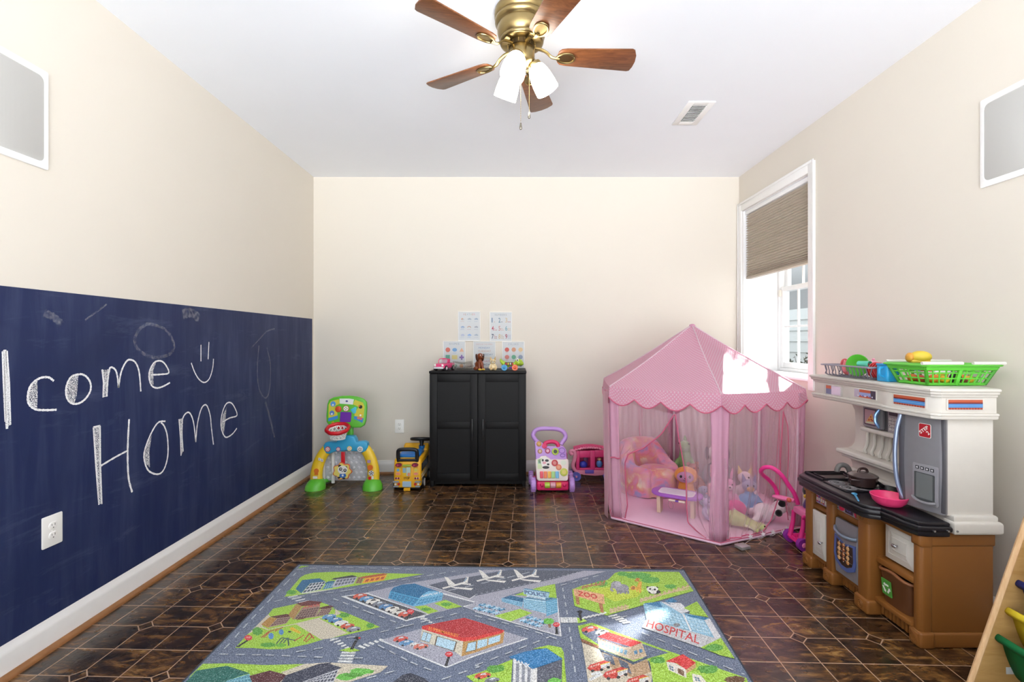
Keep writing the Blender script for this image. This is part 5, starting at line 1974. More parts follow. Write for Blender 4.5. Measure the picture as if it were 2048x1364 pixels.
wbtn('gear', pa, 745, 893, .031, '#c6cf4a', .026, '#e3d873')
b = MB()
for pts, c in ((((300, 840), (300, 690), (375, 670), (375, 840)), '#cfe0b0'), (((310, 760), (315, 700), (345, 690), (365, 760)), '#9fd0c0')):
    b.prism([lean(*p) for p in pts][::-1], .0195, plastic(c), M=LEAN)
for cx_, cy_, rx, ry, c in ((430, 740, .034, .042, '#f6f2ee'), (390, 705, .008, .010, '#1d1b1e'), (460, 710, .016, .010, '#1d1b1e'), (480, 770, .010, .008, '#1d1b1e'), (440, 818, .028, .011, '#1d1b1e'), (415, 745, .015, .010, '#e8a9b6'), (745, 745, .022, .020, '#e3ead8')):
    b.prism(ngon(*lean(cx_, cy_), rx, 18, ry), .0198 + .0004 * (c != '#f6f2ee'), plastic(c), M=LEAN)
b.build('sticker', None, pa)
for cx_, c in ((460, '#b8d84a'), (556, '#e7a9b8'), (653, '#eaa53a')):
    b = MB()
    x, z = wx(cx_, 1100)
    b.cyl((x - .020, -.070, .060), (x + .020, -.070, .060), .024, plastic(c, .3), n=20)
    b.build('roller', None, wk)
for x in (-.085, .095):
    b = MB()
    b.ball((x, -.070, .062), .016, M_HOT, 14)
    b.build('knob', M_HOT, wk)
for x, y in ((-.153, -.045), (.157, -.045), (-.165, .16), (.168, .16)):
    b = MB()
    b.lathe([(0, -.021), (.044, -.021), (.054, -.013), (.056, 0), (.054, .013), (.044, .021), (0, .021)], M_LIL, 28, Matrix.Translation((x, y, .056)) @ Matrix.Rotation(PI / 2, 4, 'Y'))
    for k in range(18):
        a = 2 * PI * k / 18
        b.box((-.018, -.0015, -.002), (.018, .0015, .002), M_LIL, M=Matrix.Translation((x, y + .056 * math.cos(a), .056 + .056 * math.sin(a))) @ Matrix.Rotation(a, 4, 'X'))
    b.build('wheel', M_LIL, wk)
for s in (-1, 1):
    b = MB()
    b.tube([(s * .118, .06, .08), (s * .150, .15, .056)], .016, M_HOT, 10)
    b.build('axle_arm', M_HOT, wk)

# ================================================================ pink toy carriage
cg = thing('toy_carriage', 'pink doll carriage playset with violet wheels between the baby walker and the tent', 'toy carriage', (.672, 4.215, 0))
M_C1 = plastic('#ee9ab4', .35)
M_C2 = plastic('#e0417f', .35)
M_VI = plastic('#6f74cc', .35)
CS = Matrix.Diagonal((1.42, 1, 1.1, 1))
CF = Matrix.Translation((0, -.062, 0)) @ FRONT
b = MB(); b.T = CS
bot = [(-.115, .095), (-.095, .062), (-.05, .044), (.02, .038), (.09, .046), (.118, .070), (.122, .115), (.112, .115), (.10, .085), (-.095, .085), (-.105, .115)]
b.prism(bot, .125, M_C1, M=CF @ Matrix.Translation((0, 0, -.125)), bev=.006)
sw = spline([(-.122, .205, 0), (-.135, .222, 0), (-.128, .238, 0), (-.112, .232, 0), (-.106, .205, 0), (-.110, .165, 0), (-.118, .125, 0), (-.108, .085, 0), (-.070, .055, 0)], 4)
b.tube([CF @ p for p in sw], .012, M_C1, 10)
b.build('carriage_body', M_C1, cg)
b = MB(); b.T = CS
fr = [(-.096, .085), (.10, .085), (.10, .245), (-.096, .228)]
holes = [(-.078, .100, -.012, .185), (.016, .100, .082, .190)]
def frame_rect(x0, z0, x1, z1, m, y0=-.066, y1=-.054):
    b.box((x0, y0, z0), (x1, y1, z1), m, .003)
frame_rect(-.098, .085, -.078, .236, M_C2); frame_rect(-.012, .085, .016, .240, M_C2); frame_rect(.082, .085, .102, .244, M_C2)
frame_rect(-.078, .085, -.012, .102, M_C2); frame_rect(.016, .085, .082, .102, M_C2); frame_rect(-.078, .184, -.012, .238, M_C2); frame_rect(.016, .188, .082, .242, M_C2)
b.build('front_wall', M_C2, cg)
b = MB(); b.T = CS
b.box((-.098, .040, .085), (.102, .060, .240), plastic('#d93d78', .4), .004)
b.box((-.098, -.05, .082), (.102, .05, .090), plastic('#c9579a', .4), .002)
b.box((-.098, -.054, .085), (-.090, .05, .238), plastic('#d93d78', .4), .002)
b.box((.094, -.054, .085), (.102, .05, .244), plastic('#d93d78', .4), .002)
b.build('interior', None, cg)
b = MB(); b.T = CS
b.ball((-.050, -.015, .118), (.024, .02, .028), plastic('#3f46c4'), 16)
b.box((-.045, .0, .09), (-.018, .03, .17), plastic('#7a2f6a'), .004)
b.build('doll_armchair', None, cg)
b = MB(); b.T = CS
b.ball((.050, -.01, .122), (.020, .018, .030), plastic('#5a8ad4'), 14)
b.ball((.050, -.012, .160), .014, plastic('#e0b48a'), 12)
b.build('doll', None, cg)
b = MB(); b.T = CS
n = 15
for k in range(n):
    t_ = k / (n - 1)
    x = -.110 + .225 * t_
    z = .232 + .030 * math.sin(PI * min(1, t_ * .9 + .1))
    b.ball((x, -.055, z), (.011, .012, .011), M_C1, 10)
    b.ball((x, -.060, z + .010), (.006, .006, .006), M_C2, 8)
b.grid(lambda u, q: (-.112 + .23 * u, -.06 + .12 * q, .236 + .030 * math.sin(PI * min(1, u * .9 + .1)) + .012 * math.sin(PI * q)), 16, 8, M_C2)
b.build('roof', M_C1, cg)
b = MB(); b.T = CS
b.box((-.045, -.070, .058), (.010, -.060, .088), plastic('#6a54b8', .35), .004)
b.build('step', None, cg)
for x in (-.140, .135):
    for y in (-.070, .055):
        b = MB()
        T = Matrix.Translation((x, y, .040)) @ Matrix.Rotation(PI / 2, 4, 'X')
        b.lathe([(.030, -.010), (.039, -.010), (.040, 0), (.039, .010), (.030, .010), (.028, .004), (.014, .004), (.012, .012), (0, .013), (0, -.010), (.012, -.010), (.014, -.004), (.028, -.004), (.030, -.010)], M_VI, 24, T)
        b.ball((x, y - .010, .040), (.010, .006, .010), M_C1, 12)
        b.build('wheel', M_VI, cg)
# ================================================================ toy kitchen along the right wall
M_TAN = mat('#8a5724', .5, var=.05, nscale=8, bump=.10, bscale=120)
M_CTR = mat('#17141a', .30, var=.1, bump=.06, bscale=140)
M_HW = mat('#d6d1c9', .5, var=.03, bump=.10, bscale=110)
M_SIL = mat('#8d8b90', .38, .25, var=.06, bump=.04, bscale=160)
M_SILD = mat('#5d5c62', .4, .2)
M_CHR = mat('#b9bac0', .22, .9)
kt = thing('toy_kitchen', 'tan and white plastic toy kitchen with black counter along the right wall', 'toy kitchen', (1.72, 2.25, 0))
def kbuild(b, nm, m, par=None, **kw):
    return b.build(nm, m, par or kt, world=True, **kw)
def face_x(X, Yc, Zc):
    """frame on a front that faces the room: local x runs towards the near end, y up, z out"""
    return facing((X, Yc, Zc), (0, -1, 0), (0, 0, 1))
# --- base cabinet
b = MB()
b.box((1.606, 1.894, .055), (1.904, 1.925, .456), M_TAN, .012, 3)
b.box((1.598, 1.888, 0), (1.908, 1.935, .062), M_TAN, .010, 3)
b.box((1.600, 1.889, .402), (1.906, 1.932, .456), M_TAN, .010, 3)
kbuild(b, 'end_panel', M_TAN)
b = MB()
b.box((1.87, 1.93, .02), (1.904, 2.60, .45), M_TAN)
b.box((1.612, 2.58, .02), (1.904, 2.612, .452), M_TAN, .006)
b.box((1.612, 2.405, .06), (1.88, 2.42, .452), M_TAN)
b.box((1.612, 2.150, .06), (1.88, 2.165, .452), M_TAN)
b.box((1.618, 2.16, .06), (1.634, 2.58, .45), M_TAN)
b.box((1.66, 1.93, .265), (1.88, 2.15, .452), M_TAN)
for y0, y1 in ((1.93, 2.14), (2.19, 2.38), (2.43, 2.57)):
    b.box((1.600, y0, .060), (1.88, y1, .082), M_TAN, .006)
b.box((1.608, 1.93, .234), (1.88, 2.15, .262), M_TAN, .008)
b.box((1.602, 1.93, .425), (1.66, 2.14, .455), M_TAN, .006)
b.box((1.602, 2.19, .352), (1.64, 2.38, .382), M_TAN, .008)
b.box((1.602, 2.43, .325), (1.64, 2.57, .352), M_TAN, .010)
kbuild(b, 'base_cabinet', M_TAN)
for y0, y1, x0 in ((2.555, 2.622, 1.578), (2.375, 2.438, 1.572), (2.122, 2.200, 1.562), (1.888, 1.940, 1.600)):
    b = MB()
    b.box((x0 + .010, y0 + .004, .05), (1.66, y1 - .004, .455), M_TAN, .012, 3)
    b.box((x0, y0 - .006, 0), (1.66, y1 + .006, .064), M_TAN, .010, 3)
    b.box((x0 + .006, y0, .400), (1.655, y1, .452), M_TAN, .006)
    yc = (y0 + y1) / 2
    T = face_x(x0 + .006, yc, .426)
    for r in (.017, .009):
        b.tube([T @ Vector((r * math.cos(2 * PI * k / 20), r * math.sin(2 * PI * k / 20), 0)) for k in range(20)], .0025, M_TAN, 6, closed=True)
    T = face_x(x0, yc, .032)
    for r in (.016, .008):
        b.tube([T @ Vector((r * math.cos(2 * PI * k / 20), r * math.sin(2 * PI * k / 20), 0)) for k in range(20)], .0025, M_TAN, 6, closed=True)
    kbuild(b, 'corner_post', M_TAN)
for y0, y1 in ((1.945, 2.118), (2.206, 2.370), (2.444, 2.550)):
    b = MB()
    n = max(4, round((y1 - y0) / .022))
    for k in range(n):
        y = y0 + (y1 - y0) * (k + .5) / n
        b.box((1.618, y - (y1 - y0) / n * .40, .012), (1.645, y + (y1 - y0) / n * .40, .064), M_TAN, .007)
    b.box((1.632, y0, .006), (1.66, y1, .064), M_TAN)
    kbuild(b, 'fluted_skirt', M_TAN)
# spice rack sticker bay
b = MB()
T = face_x(1.612, 2.50, .394)
b.prism(rrect(-.052, -.036, .052, .036, .003), .002, mat('#9b8fb8', .4), M=T)
b.prism([(-.05, .008), (.05, .008), (.05, .033), (-.05, .033)], .0028, mat('#4a6fc0', .4), M=T)
for k in range(6):
    x = -.042 + .0168 * k
    b.prism(rrect(x - .006, -.030, x + .006, .006, .002), .0032, mat(('#c23a44', '#7b3a8a', '#d0903a', '#b8424a', '#e5dccf', '#3f6b3a')[k], .4), M=T)
    b.prism(rrect(x - .005, -.022, x + .005, -.006, .001), .0038, mat('#eee6da', .4), M=T)
    b.prism(rrect(x - .005, .004, x + .005, .013, .002), .0036, mat('#c9c6d0', .3), M=T)
kbuild(b, 'spice_sticker', None)
def panel_door(nm, X, y0, y1, z0, z1, knob):
    b = MB()
    T = face_x(X, (y0 + y1) / 2, (z0 + z1) / 2)
    w_, h_ = (y1 - y0) / 2, (z1 - z0) / 2
    b.prism(rrect(-w_, -h_, w_, h_, .004), .014, M_HW, M=T, bev=.004)
    i = .026
    vs = []
    for ins, d in ((i, .0142), (i + .007, .009), (i + .012, .009), (i + .022, .015)):
        vs += [(-w_ + ins * .8, -h_ + ins, d), (w_ - ins * .8, -h_ + ins, d), (w_ - ins * .8, h_ - ins, d), (-w_ + ins * .8, h_ - ins, d)]
    fs = [[k * 4 + a, k * 4 + (a + 1) % 4, k * 4 + 4 + (a + 1) % 4, k * 4 + 4 + a] for k in range(3) for a in range(4)] + [[12, 13, 14, 15]]
    b.faces([(v[0], v[1], v[2] + .0006) for v in vs], fs, M_HW, T, smooth=False)
    o = kbuild(b, nm, M_HW)
    b = MB()
    p = T @ Vector((knob[0], knob[1], .014))
    b.cyl(p, p - Vector((.014, 0, 0)), .004, M_CHR, n=12)
    b.ball(p - Vector((.017, 0, 0)), (.006, .013, .008), M_CHR, 14)
    kbuild(b, 'knob', M_CHR, o)
panel_door('door', 1.604, 2.446, 2.552, .086, .322, (.030, -.03))
panel_door('drawer', 1.642, 1.948, 2.100, .272, .420, (-.008, .0))
# control panel and oven
b = MB()
T = face_x(1.606, 2.285, .405)
b.prism(rrect(-.088, -.022, .088, .022, .006), .006, mat('#a9a6ad', .35, .3), M=T, bev=.002)
b.prism(rrect(-.028, -.016, .024, .016, .002), .0072, mat('#2b1d3a', .25), M=T)
put_text(b, '12:57', lambda u, v: T @ Vector((-.019 + .034 * u, -.007 + .014 * v, .0078)), mat('#8a86d8', .4), .01)
for r in (-.080,):
    for k in range(3):
        b.prism(ngon(r, -.012 + .012 * k, .003, 10), .0072, mat('#2c2c30', .4), M=T)
cpn = kbuild(b, 'control_panel', None)
for x in (-.050, .054):
    b = MB()
    b.prism(ngon(x, 0, .017, 24), .012, plastic('#e23a62', .35), M=T, bev=.003)
    b.box((x - .003, -.014, .010), (x + .003, .014, .017), plastic('#e23a62', .35), .002, M=T)
    kbuild(b, 'dial', None, cpn)
T = face_x(1.604, 2.286, .215)
b = MB()
b.grid(lambda u, q: T @ Vector((-.083 + .166 * u, -.130 + .262 * q, .010 + .014 * math.sin(PI * (.15 + .7 * q)) * (1 if 0.02 < u < .98 else .3))), 24, 20, M_SIL)
b.box((-.083, -.130, -.004), (.083, .132, .010), M_SIL, .003, M=T)
ov = kbuild(b, 'oven_door', M_SIL)
b = MB()
win = [(x * 1.08, y * 1.12 - .004) for x, y in ((-.066, .052), (-.030, .040), (0, .030), (.030, .040), (.066, .046), (.070, -.030), (.060, -.062), (.020, -.082), (-.020, -.082), (-.060, -.060), (-.070, -.030))]
b.prism(win[::-1], .027, mat('#4f629c', .3), M=T)
win2 = [(x * .78, y * .78 - .002) for x, y in win]
b.prism(win2[::-1], .0276, mat('#3b2a22', .4), M=T)
for i in range(3):
    for j in range(4):
        x, y = -.036 + .030 * i, .022 - .022 * j - .004 * abs(i - 1)
        b.prism(ngon(x, y, .011, 10, .010), .0284, mat(('#c98a4e', '#a35a2c', '#d9a870', '#8a4422')[(i + 2 * j) % 4], .5), M=T)
        b.prism(ngon(x + .003, y + .003, .005, 8, .004), .0288, mat('#e3c79a', .5), M=T)
    b.prism([(-.038 + .030 * i, -.058), (-.034 + .030 * i, -.058), (-.032 + .030 * i, .034), (-.036 + .030 * i, .034)], .0282, mat('#d9d2c6', .4), M=T)
for y in (-.010, -.046):
    b.prism([(-.052, y), (.052, y), (.052, y + .002), (-.052, y + .002)], .0281, mat('#a9a4a0', .3, .6), M=T)
kbuild(b, 'oven_window', None, ov)
b = MB()
hp2 = spline([T @ Vector(p) for p in ((-.076, .088, .020), (-.050, .080, .036), (0, .072, .044), (.050, .074, .036), (.076, .080, .020))], 6)
b.tube(hp2, .0075, mat('#8d9cb0', .3, .6), 10, flat=1.1)
kbuild(b, 'oven_handle', None, ov)
# --- bin under the drawer
bn = thing('storage_bin', 'brown plastic bin with a green recycling label inside the toy kitchen base', 'bin', (1.70, 2.035, .083), 0)
M_BIN = mat('#5d371c', .45, var=.05)
b = MB()
def binp(u, q, ins=0.0):
    a = 2 * PI * u
    c, s_ = math.cos(a), math.sin(a)
    r = (abs(c) ** 5 + abs(s_) ** 5) ** (-1 / 5)
    k = .86 + .14 * q
    return Vector((.095 * r * c * k - ins * c, .088 * r * s_ * k - ins * s_, .135 * q + (.012 * max(0, -c) ** 2 * math.cos(a * 2) if q == 1 else 0)))
b.grid(lambda u, q: binp(u, q), 48, 6, M_BIN)
b.grid(lambda u, q: binp(u, 1 - q * .96, .005), 48, 6, M_BIN)
b.faces([binp(k / 48, 0) for k in range(48)], [list(range(48))], M_BIN)
b.faces([binp(k / 48, .04, .005) for k in range(48)], [list(range(48))], M_BIN)
b.build('bin_body', M_BIN, bn)
b = MB()
b.tube([binp(k / 48, 1) for k in range(48)], .007, mat('#8a5633', .45), 8, closed=True)
b.build('rim', None, bn)
b = MB()
TL = facing((-.0925, .028, .070), (0, -1, 0), (-.10, 0, .99))
b.prism(rrect(-.026, -.034, .026, .034, .003), .003, mat('#4f9a3c', .5), M=TL)
for k in range(3):
    a = R(90 + 120 * k)
    Q = TL @ Matrix.Translation((0, -.002, 0)) @ Matrix.Rotation(a, 4, 'Z')
    b.prism([(.010, -.013), (.018, -.013), (.018, .006), (.022, .006), (.014, .016), (.006, .006), (.010, .006)], .0036, mat('#eef0ea', .5), M=Q)
b.build('label', None, bn)
# --- countertop
b = MB()
outl = [(1.905, 2.612), (1.645, 2.612), (1.55, 2.600), (1.512, 2.565), (1.506, 2.50), (1.500, 2.35), (1.502, 2.16), (1.508, 2.085), (1.530, 2.058), (1.562, 2.045), (1.568, 2.00), (1.566, 1.935), (1.585, 1.878), (1.625, 1.866), (1.716, 1.866), (1.735, 2.16), (1.79, 2.25), (1.79, 2.55), (1.905, 2.56)]
def layer(ins, z0, z1, bev):
    n = len(outl)
    c = Vector((1.72, 2.2))
    pts = []
    for i in range(n):
        p, a, q = Vector(outl[i]), Vector(outl[i - 1]), Vector(outl[(i + 1) % n])
        t1, t2 = (p - a).normalized(), (q - p).normalized()
        nn_ = Vector((t1.y + t2.y, -(t1.x + t2.x)))
        nn_ = nn_.normalized() if nn_.length > 1e-6 else Vector((0, 0))
        cand = p - nn_ * ins
        if (cand - c).length > (p - c).length:
            cand = p + nn_ * ins
        pts.append((cand.x, cand.y))
    b.prism(pts, z1 - z0, M_CTR, M=Matrix.Translation((0, 0, z0)), bev=bev, seg=3)
layer(.012, .446, .470, .006)
layer(.004, .466, .490, .008)
layer(.012, .486, .505, .008)
for x, y in ((1.64, 1.866), (1.695, 1.866)):
    b.cyl((x, y + .004, .474), (x, y - .002, .474), .004, M_CHR, n=12)
ct = kbuild(b, 'countertop', M_CTR)
b = MB()
b.tube([(1.570, 2.575, .508), (1.775, 2.575, .508), (1.740, 2.435, .508), (1.570, 2.435, .508)], .009, M_CTR, 8, closed=True)
b.tube([(1.60, 2.555, .507), (1.755, 2.555, .507), (1.725, 2.455, .507), (1.60, 2.455, .507)], .006, M_CTR, 8, closed=True)
b.flat([(1.60, 2.555, .506), (1.60, 2.455, .506), (1.725, 2.455, .506), (1.755, 2.555, .506)], mat('#08070a', .3))  # dark sheet painted in place of the shaded depth of a basin
kbuild(b, 'sink', M_CTR, ct)
b = MB()
b.tube(spline([(1.715, 2.44, .500), (1.712, 2.44, .540), (1.702, 2.442, .570), (1.685, 2.446, .582), (1.665, 2.45, .578), (1.655, 2.452, .560), (1.654, 2.452, .548)], 5), .0125, mat('#6f6a68', .4), 12)
b.lathe([(.024, 0), (.024, .008), (.016, .014), (0, .014)], mat('#6f6a68', .4), 18, Matrix.Translation((1.715, 2.44, .504)))
kbuild(b, 'faucet', None, ct)
b = MB()
b.box((1.556, 2.245, .503), (1.735, 2.415, .512), M_CTR, .006)
M_RNG = mat('#8f8b8d', .3, .4)
for x, y, r in ((1.600, 2.375, .034), (1.683, 2.310, .060), (1.600, 2.290, .034)):
    for rr in (r, r * .6):
        b.tube([(x + rr * math.cos(2 * PI * k / 28), y + rr * math.sin(2 * PI * k / 28), .5135) for k in range(28)], .0028, M_RNG, 6, closed=True)
    for a in (45, 135, 225, 315):
        b.tube([(x + r * .3 * math.cos(R(a)), y + r * .3 * math.sin(R(a)), .514), (x + r * 1.05 * math.cos(R(a)), y + r * 1.05 * math.sin(R(a)), .514)], .003, M_RNG, 6)
kbuild(b, 'stove_top', M_CTR, ct)
# --- white hutch
b = MB()
foot = [(1.718, 1.866), (1.910, 1.866), (1.910, 2.625), (1.800, 2.625), (1.795, 2.26), (1.738, 2.165)]
b.prism(foot, .052, M_HW, M=Matrix.Translation((0, 0, .456)), bev=.012, seg=3)
foot2 = [(1.726, 1.878), (1.900, 1.878), (1.900, 2.615), (1.812, 2.615), (1.805, 2.25), (1.742, 2.155)]
b.prism(foot2, .030, M_HW, M=Matrix.Translation((0, 0, .500)), bev=.010, seg=3)
b.cyl((1.728, 1.868, .474), (1.728, 1.863, .474), .004, M_CHR, n=12)
# column that carries the refrigerator
b.prism([(1.712, 1.896), (1.894, 1.892), (1.894, 2.13), (1.78, 2.13), (1.684, 2.072)], .405, M_HW, M=Matrix.Translation((0, 0, .522)), bev=.006)
# back panel with its curved far edge
prof = [(2.08, .52), (2.60, .52), (2.603, .555), (2.625, .585), (2.652, .612), (2.640, .628), (2.605, .645), (2.585, .668), (2.578, .70), (2.578, .80), (2.584, .845), (2.610, .880), (2.650, .905), (2.650, .925), (2.08, .925)]
b.prism([(y, z) for y, z in prof], .060, M_HW, M=Matrix(((0, 0, 1, 1.836), (1, 0, 0, 0), (0, 1, 0, 0), (0, 0, 0, 1))), bev=.004)
b.box((1.772, 2.09, .606), (1.85, 2.640, .630), M_HW, .008, 3)
b.box((1.784, 2.09, .590), (1.85, 2.615, .608), M_HW, .008, 3)
b.box((1.760, 2.10, .762), (1.85, 2.440, .784), M_HW, .007, 3)
for k in range(4):
    y = 2.475 - .050 * k
    b.tube(spline([(1.836, y, .755), (1.826, y, .735), (1.826, y, .700), (1.830, y + .012, .672), (1.822, y + .016, .650), (1.830, y + .016, .634)], 4), .008, M_HW, 8)
kbuild(b, 'hutch', M_HW)
# canopy with three moulded steps
can = [(1.905, 2.655), (1.672, 2.655), (1.652, 2.63), (1.652, 2.150), (1.636, 2.115), (1.636, 2.085), (1.656, 1.902), (1.680, 1.880), (1.892, 1.876), (1.905, 1.90)]
def cgrow(g):
    c = Vector((1.80, 2.25))
    out = []
    for x, y in can:
        out.append((x - (g if x < 1.75 else 0), y + (g if y > 2.5 else (-g if y < 2.0 else 0))))
    return out
b = MB()
for g, z0, z1, bv in ((0, .925, 1.004, .004), (.008, .908, .928, .007), (.012, .922, .934, .005), (.006, .996, 1.010, .004), (.014, 1.006, 1.022, .006), (.020, 1.018, 1.031, .005)):
    b.prism(cgrow(g), z1 - z0, M_HW, M=Matrix.Translation((0, 0, z0)), bev=bv, seg=2)
# raised frames round the stickers
cn = kbuild(b, 'canopy', M_HW)
def stripes(T, w_, h_, silver=False):
    b = MB()
    b.prism(rrect(-w_ - .006, -h_ - .005, w_ + .006, h_ + .005, .004), .004, M_HW, M=T, bev=.0015)
    b.prism([(-w_, -h_), (w_, -h_), (w_, h_), (-w_, h_)], .0048, mat('#b9583c', .4), M=T)
    if silver:
        b.prism([(-w_, -h_), (-w_ * .55, -h_), (-w_ * .5, h_), (-w_, h_)], .0056, mat('#b8b6c4', .25, .4), M=T)
        b.prism([(-w_ * .55, -h_ * .6), (w_ * .6, -h_ * .6), (w_ * .6, h_ * .3), (-w_ * .5, h_ * .3)], .0054, mat('#8f9bc8', .3), M=T)
        b.prism([(w_ * .6, -h_), (w_, -h_), (w_, h_), (w_ * .55, h_)], .0056, mat('#3b3344', .3), M=T)
        for k in range(7):
            b.prism(ngon(-w_ * .6 + .22 * w_ * k, -h_ * .55, h_ * .2, 8), .006, mat(('#d9d6e0', '#a94a4a', '#6a5f9a')[k % 3], .35), M=T)
    else:
        b.prism([(-w_, h_ * .22), (w_, h_ * .22), (w_, h_ * .45), (-w_, h_ * .45)], .0052, mat('#6e1f24', .4), M=T)
        b.prism([(-w_, -h_ * .62), (w_, -h_ * .62), (w_, h_ * .18), (-w_, h_ * .18)], .0054, mat('#4b86c2', .35), M=T)
        b.prism([(-w_, -h_ * .30), (w_, -h_ * .30), (w_, -h_ * .16), (-w_, -h_ * .16)], .0056, mat('#6fa3d4', .35), M=T)
        for k in range(12):
            x = -w_ + 2 * w_ * (k + .5) / 12
            b.prism([(x - w_ * .05, -h_), (x + w_ * .05, -h_), (x + w_ * .03, -h_ * .66), (x - w_ * .03, -h_ * .66)], .0054, mat('#8f3e34', .4), M=T)
    kbuild(b, 'sticker', None, cn)
d3 = Vector((1.656 - 1.636, 1.902 - 2.085, 0)).normalized()
stripes(facing((1.6462, 1.9915, .968), d3, (0, 0, 1)), .070, .020)
stripes(facing((1.768, 1.878, .968), Vector((.212, -.004, 0)), (0, 0, 1)), .066, .019)
stripes(face_x(1.652, 2.250, .968), .068, .019, True)
b = MB()
T = face_x(1.652, 2.470, .962)
b.prism(rrect(-.075, -.028, .060, .026, .012), .003, mat('#b9b2ae', .5), M=T)
b.prism([(-.06, -.022), (-.02, -.022), (-.02, .022), (-.06, .022)], .004, mat('#6a6f8e', .35), M=T)
b.prism([(-.06, .006), (-.02, .006), (-.02, .022), (-.06, .022)], .0046, mat('#b9583c', .4), M=T)
b.prism([(-.018, -.022), (.05, -.022), (.05, .022), (-.018, .022)], .004, mat('#cfcedb', .25, .5), M=T)
kbuild(b, 'sticker', None, cn)
# microwave
T = face_x(1.778, 2.35, .840)
b = MB()
b.box((-.072, -.054, -.06), (.145, .056, .0), M_SILD, .006, M=T)
mw = kbuild(b, 'microwave', M_SILD)
b = MB()
b.prism(rrect(-.070, -.052, .058, .053, .010), .016, M_SIL, M=T, bev=.004)
b.prism(rrect(-.058, -.040, .022, .042, .008), .018, mat('#4a3d46', .25), M=T)
b.prism(rrect(-.052, -.034, .016, .036, .004), .0188, mat('#b9909a', .35), M=T)
b.prism([(-.040, -.024), (.012, -.018), (-.006, .020)], .0196, mat('#d9a35a', .45), M=T)
for x, y in ((-.022, -.014), (-.008, -.010), (-.010, .002), (.000, -.014)):
    b.prism(ngon(x, y, .0045, 10), .0202, mat('#a8342c', .45), M=T)
b.prism([(-.044, -.032), (.014, -.028), (.014, -.022), (-.044, -.026)], .0194, mat('#c9d2a8', .4), M=T)
kbuild(b, 'microwave_door', M_SIL, mw)
b = MB()
b.tube(spline([T @ Vector(p) for p in ((.040, -.042, .014), (.034, -.02, .026), (.032, 0, .028), (.034, .022, .026), (.040, .044, .014))], 4), .006, mat('#7fa3cf', .2, .6), 8, flat=1.4)
kbuild(b, 'microwave_handle', None, mw)
b = MB()
b.prism(rrect(.078, -.062, .140, .058, .004), .004, mat('#a9a6a8', .35, .3), M=T)
for i in range(3):
    for j in range(4):
        b.prism(rrect(.086 + .017 * i, -.044 + .016 * j, .098 + .017 * i, -.033 + .016 * j, .003), .0055, mat('#e9e6e2', .4), M=T)
        put_text(b, '789456123*0#'[i + 3 * (3 - j)], lambda u, v, i=i, j=j: T @ Vector((.0895 + .017 * i + .005 * u, -.0415 + .016 * j + .006 * v, .0058)), mat('#26242a', .4))
b.prism(rrect(.086, .026, .134, .050, .002), .0055, mat('#3a3540', .3), M=T)
kbuild(b, 'keypad', None, mw)
# refrigerator door
f0, f1 = Vector((1.676, 2.068, .722)), Vector((1.708, 1.892, .722))
FD = (f1 - f0).normalized()
T = facing((f0 + f1) / 2, FD, (0, 0, 1))
FW = (f1 - f0).length / 2
b = MB()
def frg(u, q):
    x = -FW + 2 * FW * u
    e = min(1, min(u, 1 - u) / .07)
    return T @ Vector((x, -.196 + .392 * q, .004 + .016 * math.sin(PI * (.10 + .8 * u)) * e ** .5 + .004 * math.sin(PI * q)))
b.grid(frg, 30, 16, M_SIL)
b.box((-FW, -.196, -.01), (FW, .196, .006), M_SIL, .004, M=T)
b.box((FW - .012, -.190, .002), (FW + .004, .190, .012), M_SILD, .004, M=T)
fg = kbuild(b, 'refrigerator_door', M_SIL)
b = MB()
b.tube(spline([T @ Vector(p) for p in ((-FW + .008, .180, .016), (-FW + .002, .120, .028), (-FW - .002, .03, .034), (-FW, -.06, .033), (-FW + .006, -.13, .025), (-FW + .016, -.178, .014))], 6), .0072, mat('#8c98b2', .3, .6), 12, flat=1.2)
b.box((-FW - .002, -.19, .0), (-FW + .030, .19, .018), M_SILD, .006, M=T)
kbuild(b, 'refrigerator_handle', None, fg)
b = MB()
def bulge(x):
    return .024
LG = T @ Matrix.Translation((.026, .130, .0225))
b.prism(rrect(-.0245, -.0285, .0245, .0285, .006), .001, mat('#eceae6', .4), M=LG)
b.prism(rrect(-.0225, -.0265, .0225, .0265, .005), .0016, mat('#b3202c', .35), M=LG)
ca, sa = math.cos(R(42)), math.sin(R(42))
def lg(s, x0, y0, x1, y1):
    put_text(b, s, lambda u, v: LG @ Vector(((x0 + (x1 - x0) * u) * ca - (y0 + (y1 - y0) * v) * sa, (x0 + (x1 - x0) * u) * sa + (y0 + (y1 - y0) * v) * ca, .0022)), mat('#f1efea', .4), .02)
lg('STEP', -.022, -.002, .022, .011)
lg('2', .000, -.022, .010, -.006)
kbuild(b, 'logo_badge', None, fg)
b = MB()
DP = T @ Matrix.Translation((.026, -.088, .0185))
b.prism(rrect(-.052, -.082, .052, .080, .008), .006, mat('#9c9aa0', .35, .3), M=DP, bev=.003)
b.prism(rrect(-.042, -.070, .040, .044, .004), .0066, mat('#4d5052', .3), M=DP)
b.prism(rrect(-.034, -.060, .032, .040, .003), .0072, mat('#6d7172', .3), M=DP)
for k in range(4):
    b.prism(rrect(-.036 + .020 * k, .056, -.023 + .020 * k, .069, .002), .0072, mat('#2a2a2e', .35), M=DP)
    b.prism(ngon(-.0295 + .020 * k, .0625, .004, 10), .0078, mat('#c9c8cc', .35), M=DP)
kbuild(b, 'dispenser', None, fg)
b = MB()
b.tube(spline([DP @ Vector(p) for p in ((-.048, -.062, .008), (-.02, -.070, .020), (.02, -.072, .020), (.046, -.066, .008))], 5), .006, M_SIL, 8)
kbuild(b, 'dispenser_tray', M_SIL, fg)

